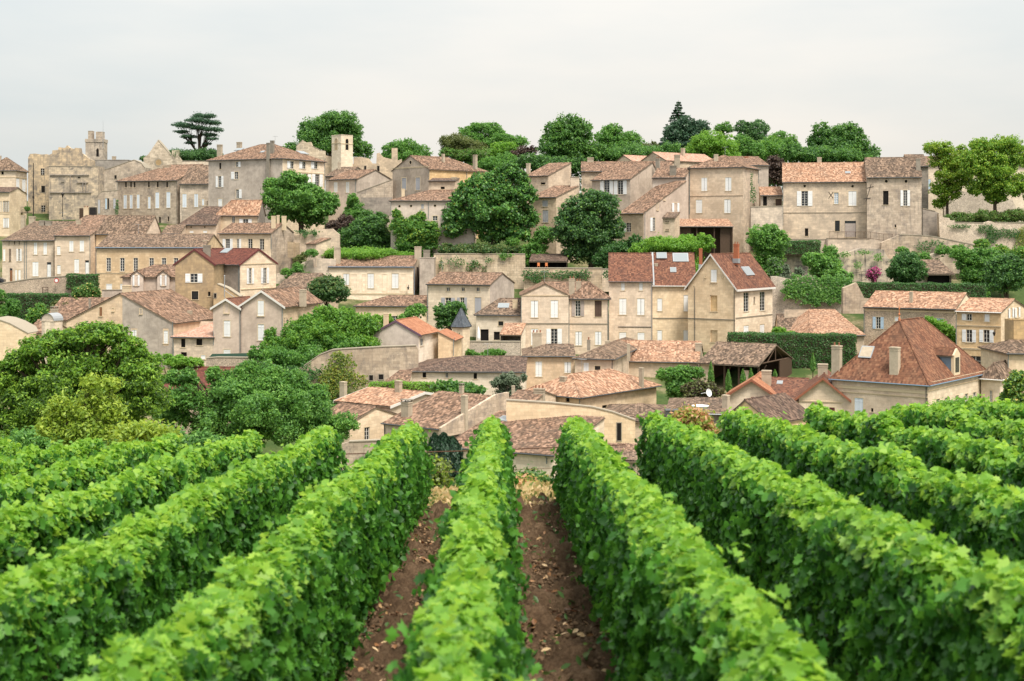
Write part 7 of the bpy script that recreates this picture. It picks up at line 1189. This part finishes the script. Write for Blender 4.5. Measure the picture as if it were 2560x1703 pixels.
# ------------------------------------------------------------------ vine rows
def snoise(k, n=7, lo=.3, hi=3.0):
    f = rng.uniform(lo, hi, n); p = rng.uniform(0, 6.28, n); a = rng.uniform(.5, 1, n) / np.sqrt(n); return lambda s: sum(a[i] * np.sin(f[i] * s + p[i]) for i in range(n))
names = {0: 'central vine row, pointing straight away from the viewer'}
ordw = ['', 'first', 'second', 'third', 'fourth', 'fifth', 'sixth', 'seventh']
for k in range(-7, 8):
    y0 = max(3.0, (abs(1.4 * k + VX) - 1.6) / .42); y1 = END + {0: -.1, 1: .0, -1: .1}.get(k, random.uniform(-.4, .3)); Ls = y1 - y0
    if Ls < 1.5: continue
    lab = names.get(k) or '%s vine row to the %s of the central row' % (ordw[abs(k)], 'left' if k < 0 else 'right')
    bx = ROWX(k, y1); e = empty('vine_row', (bx, y1, float(gz(bx, y1))), 0, 'leafy green ' + lab, 'vine row', 'vine rows'); o = np.array([bx, y1, float(gz(bx, y1))])
    topn, sideL, sideR, sh = snoise(0, 8, .6, 4.5), snoise(0, 8, .8, 5), snoise(0, 8, .8, 5), snoise(0, 6, .5, 3)
    def scat(n, ya, yb, big, mat, shape, topfrac, kind):
        y = rng.uniform(ya, yb, n); hmax = 1.46 + .075 * topn(y); w = .16
        if kind == 'top':
            u = rng.uniform(-1, 1, n); hh = hmax - .03 - .16 * np.abs(u) ** 2.2 + rng.normal(0, .035, n); x = u * (w + .03 + .03 * sideL(y)); Nn = np.stack([u * .7, rng.normal(0, .3, n), np.full(n, 1.0)], 1) + rng.normal(0, .5, (n, 3)); hh = hh + .022 * (np.sin(y * 9.7 + u * 5) + np.sin(y * 17.1 - u * 7) + np.sin(y * 5.3 + k))
        else:
            side = np.where(rng.random(n) < .5, -1, 1); f = rng.random(n) ** .92; h0 = .14 + .10 * np.abs(sh(y)); hh = h0 + f * (hmax - .06 - h0); bul = np.where(side < 0, sideL(y + hh * .7), sideR(y - hh * .9)); prof = np.interp(f, [0, .12, .45, .8, 1], [1.2, 1.5, 1.5, 1.12, .9])
            rr = np.where(rng.random(n) < .3, rng.uniform(.2, .9, n), rng.uniform(.9, 1.1, n)); x = side * (np.where(rng.random(n) < .08, rng.uniform(.03, .11, n), 0) + w * prof + .045 * bul + .03 * np.sin(y * 7 + hh * 9)) * rr; dent = np.sin(y * 8.3 + hh * 6.1 + k * 2) + np.sin(y * 15.7 - hh * 12.3 + side * 2) + np.sin(y * 4.1 + hh * 17 + side); x = x * (1 + .075 * dent); Nn = np.stack([side * 1.0, rng.normal(0, .35, n), np.full(n, .15)], 1) + rng.normal(0, .55, (n, 3))
        C = np.stack([ROWX(k, y) + x, y, gz(ROWX(k, y) + x * 0, y) + hh], 1) - o
        dn = np.tile([[0.0, 0.0, -1.0]], (n, 1)) + rng.normal(0, .45, (n, 3)); return C, Nn, big * rng.choice([.62, .8, .95, 1.1, 1.25], n), dn
    near = min(y1, 12.5)
    for ya, yb, shape, ds, dt in ((y0, near, 'vine', 1750, 480), (max(y0, near), y1, 'vine2', 1800, 500)):
        if yb - ya < .2: continue
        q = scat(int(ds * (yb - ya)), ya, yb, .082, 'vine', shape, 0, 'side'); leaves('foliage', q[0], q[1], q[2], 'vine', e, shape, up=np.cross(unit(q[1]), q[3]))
        q = scat(int(dt * (yb - ya)), ya, yb, .083, 'vine_young_lit', shape, 1, 'top'); leaves('toned_leaves', q[0], q[1], q[2], 'vine_young_lit', e, shape, up=np.cross(unit(q[1]), q[3]))  # young top growth, its colour also brightened for overhead light
    # shoots that stick out of the hedge
    ns = int(Ls * 1.3); sy = rng.uniform(y0, y1, ns); P = []; Q = []; mb = MB()
    for s in sy:
        b = np.array([ROWX(k, s) + random.uniform(-.25, .25), s, float(gz(ROWX(k, s), s)) + 1.38 + .07 * float(topn(np.array(s)))]) - o; d = np.array([random.uniform(-.7, .7), random.uniform(-.5, .5), random.uniform(.5, 1)]); d /= np.linalg.norm(d); l = random.uniform(.08, .2)
        pts = [b + d * l * t + np.array([0, 0, -.1 * l * t * t]) for t in (0, .4, .75, 1)]; pass
        for t in (.3, .5, .7, .85, 1.0): P.append(b + d * l * t + rng.normal(0, .03, 3)); Q.append(rng.normal(0, .5, 3) + np.array([0, 0, .6]))
    leaves('shoot_leaves', np.array(P), np.array(Q), rng.uniform(.045, .085, len(P)), 'vine_young_lit', e, 'vine')
    for s in np.arange(y1 - .5, y0, -1.05):
        mb = MB(); x = ROWX(k, s); z = float(gz(x, s)); a = Vector((x, s, z)) - Vector(o); j = lambda q: Vector((random.uniform(-q, q), random.uniform(-q, q), 0)); mb.tube([a - Vector((0, 0, .1)), a + Vector((0, 0, .25)) + j(.05), a + Vector((0, 0, .55)) + j(.06)], [.04, .03, .025], 6); mb.tube([a + Vector((0, 0, .5)), a + Vector((0, .35, .62)), a + Vector((0, .5, 1.1))], [.02, .014, .008], 5); make('vine_stock', mb, e, MATS['bark'])
    mb = MB()
    for hgt in (.55, .95, 1.25):
        a = Vector((ROWX(k, y0), y0, float(gz(ROWX(k, y0), y0)) + hgt)) - Vector(o); b = Vector((ROWX(k, y1), y1, float(gz(ROWX(k, y1), y1)) + hgt)) - Vector(o); mb.tube([a, b], .004, 4)
    make('wire', mb, e, MATS['iron'])
    for s in [y1 + .02] + list(np.arange(y1 - 5, y0, -5)):
        x = ROWX(k, s); z = float(gz(x, s)); mb = MB(); r = .045; a = Vector((x, s, z)) - Vector(o); mb.tube([a - Vector((0, 0, .2)), a + Vector((0, 0, .7)), a + Vector((0, 0, 1.4))], [r, r * .95, r * .9], 7); make('post', mb, e, MATS['eave'])
# weeds at the foot of the rows
C = []; 
for k in range(-3, 4):
    n = 1900; y = rng.uniform(max(8, abs(k) * 3.0), END, n); cl = np.sin(y * 2.3 + k * 5) + np.sin(y * 5.1 + k) > .1; y = y[cl]; n = len(y); x = ROWX(k, y) + rng.normal(0, .33, n); C.append(np.stack([x, y, gz(x, y) + .06 + rng.random(n) ** 2 * .38], 1))
C = np.concatenate(C); n = len(C); tag(leaves('weeds', C, rng.normal(0, .6, (n, 3)) + np.array([0, 0, .6]), rng.uniform(.03, .09, n), 'weed', None, 'leaf'), kind='stuff')
# ------------------------------------------------------------------ small things
p = W3('T1', 710, 1075, 186); mb = MB(); mb.tube([(0, 0, -.5), (0, 0, .8), (0, 0, 4.0)], [.13, .09, .06], 8); mb.lathe((0, 0, 4.0), [(.1, 0), (.32, .75), (.36, .8), (.1, 1.05), (.03, 1.2)], 8); o = make('street_lamp', mb, None, MATS['iron']); o.location = p; tag(o, 'black street lamp in front of the sandy stone block', 'street lamp')
p = W3('T1', 345, 1115, 183); q = W3('T1', 380, 490, 183); mb = MB(); mb.tube([(0, 0, -1), (0, 0, q.z - p.z)], [.13, .09], 7); mb.box(-.2, .2, -.1, .1, (q.z - p.z) * .36, (q.z - p.z) * .36 + .5); o = make('utility_pole', mb, None, MATS['iron']); o.location = W3('T1', 378, 1115, 183); tag(o, 'tall thin dark pole at the left corner of the ruin', 'pole')
a, b = W3('T1', 178, 1050, 180), W3('T1', 345, 985, 180); mb = MB(); w, h_ = b.x - a.x, b.z - a.z
mb.box(0, w, 0, 1.2, -.15, 0); mb.tube([(0, 0, h_), (w, 0, h_)], .03, 4); mb.tube([(w, 0, h_), (w, 1.2, h_)], .03, 4)
for i in range(24): mb.tube([(w * i / 23, 0, 0), (w * i / 23, 0, h_)], .014, 4)
o = make('balcony', mb, None, MATS['iron']); o.location = a; tag(o, 'black iron balcony on the leftmost corner house', 'balcony')
T('potted_plant', 'green plants growing on the black iron balcony', 'plant', 'T1', [(275, 975, 345, 1040), (285, 985, 330, 1045)], 180.5, 'midgreen', .16, 13, trunk=0, ground=a.z)
for (x0, y0, x1, y1, m_, lb) in ((900, 1000, 948, 1120, 'wood', 'dark shuttered chimney cowl beside the red striped stack'), (1008, 990, 1080, 1085, 'iron', 'dark chimney hood box right of the red striped stack')):
    a, b = W3('T1', x0, y1, 170), W3('T1', x1, y0, 170); mb = MB(); mb.box(0, b.x - a.x, 0, 1.2, -.4, b.z - a.z)
    for i in range(5): mb.box(-.03, b.x - a.x + .03, -.05, .0, (b.z - a.z) * (i + .5) / 5.5, (b.z - a.z) * (i + .5) / 5.5 + .08)
    o = make('chimney_cowl', mb, None, MATS[m_]); o.location = a; tag(o, lb, 'chimney')
# person on the small blue railed balcony
p = W3('U1', 728, 1056, 133)
bm_v = MB()
for sx in (-1, 1): bm_v.tube([(.10 * sx, 0, 0), (.10 * sx, .01, .46), (.09 * sx, 0, .86)], [.05, .062, .088], 8)
bm_v.tube([(0, 0, .82), (0, 0, 1.0), (0, 0, 1.3), (0, 0, 1.42), (0, 0, 1.47)], [.15, .145, .18, .12, .055], 10)
for sx in (-1, 1): bm_v.tube([(.17 * sx, 0, 1.38), (.24 * sx, -.03, 1.12), (.17 * sx, -.22, .98), (.12 * sx, -.3, 1.0)], [.055, .045, .036, .03], 7)
bm_v.tube([(0, 0, 1.45), (0, 0, 1.52)], .052, 8); bm_v.lathe((0, -.01, 1.5), [(.05, 0), (.075, .05), (.085, .12), (.08, .19), (.05, .235), (.01, .25)], 10)
o = make('person', bm_v, None, MATS['skin'], True); o.location = p; tag(o, 'person in a yellow top leaning on the blue balcony rail', 'person')
m = MB(); m.tube([(0, 0, .84), (0, 0, 1.0), (0, 0, 1.3), (0, 0, 1.43)], [.165, .16, .195, .135], 10)
for sx in (-1, 1): m.tube([(.16 * sx, 0, 1.39), (.225 * sx, -.02, 1.2)], [.068, .06], 7)
make('yellow_top', m, o, MATS['yellowcloth']); m = MB(); m.lathe((0, .012, 1.62), [(.088, -.03), (.093, .05), (.07, .12), (.01, .145)], 10); make('hair', m, o, MATS['wood'])
m = MB()
for sx in (-1, 1): m.tube([(.10 * sx, 0, .04), (.10 * sx, .01, .46), (.09 * sx, 0, .88)], [.062, .075, .1], 8)
make('trousers', m, o, MATS['tarp'])
a, b = W3('U1', 690, 1040, 132.4), W3('U1', 868, 985, 132.4); mb = MB(); w, h_ = b.x - a.x, b.z - a.z; mb.box(0, w, 0, 2.2, -.2, 0); mb.box(0, w, -.03, 0, .05, h_)
for i in range(7): mb.box(w * i / 6 - .03, w * i / 6 + .03, -.06, -.03, 0, h_ + .05)
mb.box(-.05, w + .05, -.06, .03, h_, h_ + .06); o = make('balcony', mb, None, MATS['tarp']); o.location = a; tag(o, 'small balcony with a dark blue screen where the person in yellow stands', 'balcony')
# cut off car at the left edge
p = W3('U1', 5, 822, 147); mb = MB(); prof = [(-2.1, .3), (2.1, .3), (2.12, .75), (1.6, .95), (.9, 1.42), (-.9, 1.45), (-1.6, 1.0), (-2.1, .85)]
car = empty('parked_car', (p.x - 1.4, p.y, p.z), R(8), 'dark parked car cut off by the left edge of the photo', 'car'); mb.prism([(x, -.85, z) for x, z in prof], (0, 1.7, 0)); make('body', mb, car, MATS['carpaint'])
m = MB(); m.prism([(-1.3, -.86, 1.0), (1.35, -.86, 1.0), (.82, -.86, 1.36), (-.82, -.86, 1.38)], (0, 1.72, 0)); make('window', m, car, MATS['glass'])
for x in (-1.3, 1.35):
    for y in (-.85, .7): m = MB(); m.tube([(x, y, .32), (x, y + .15, .32)], .32, 14); make('wheel', m, car, MATS['iron'])
p = W3('U1', 552, 790, 140.5); mb = MB(); mb.tube([(0, 0, 0), (0, .08, 0)], .42, 16); o = make('road_sign', mb, None, MATS['redsign']); o.location = p; tag(o, 'round red sign on the rubble street wall', 'sign'); m = MB(); m.tube([(0, -.012, 0), (0, 0, 0)], .28, 16); make('sign_face', m, o, MATS['white'])
a, b = W3('U1', 418, 915, 140.3), W3('U1', 470, 852, 140.3); mb = MB(); w, h_ = b.x - a.x, b.z - a.z
for x in (.0, w): mb.box(x - .06, x + .06, -.05, .0, 0, h_)
for z in (.2, .5, .95): mb.box(.06, w - .06, -.045, -.005, h_ * z - .06, h_ * z + .06)
o = make('wooden_frame', mb, None, MATS['brownshutter']); o.location = a; tag(o, 'dark wooden ladder like frame on the rubble street wall', 'frame')
# roof aerials
for nm, k in (('manor_house', .3), ('terraced_house', .5), ('yellow_house', .7), ('plaster_house', .6), ('pediment_house', .4), ('hip_house', .5), ('limestone_house', .6), ('tower_house', .4), ('pale_house', .3), ('long_barn', .6)):
    ob = bpy.data.objects.get(nm); rf = [c for c in ob.children if c.name.startswith('roof')][0]; zs = max(v.co.z for v in rf.data.vertices); top = [v.co for v in rf.data.vertices if v.co.z > zs - .25]; q = top[int(len(top) * k)]; m = MB(); m.tube([(q.x, q.y, q.z - .3), (q.x, q.y, q.z + 1.9)], .028, 5); m.tube([(q.x - .6, q.y, q.z + 1.75), (q.x + .7, q.y + .1, q.z + 1.75)], .018, 4)
    for i in range(6): m.tube([(q.x - .5 + i * .22, q.y - .35, q.z + 1.76), (q.x - .5 + i * .22, q.y + .35, q.z + 1.76)], .012, 4)
    make('aerial', m, ob, MATS['lead'])
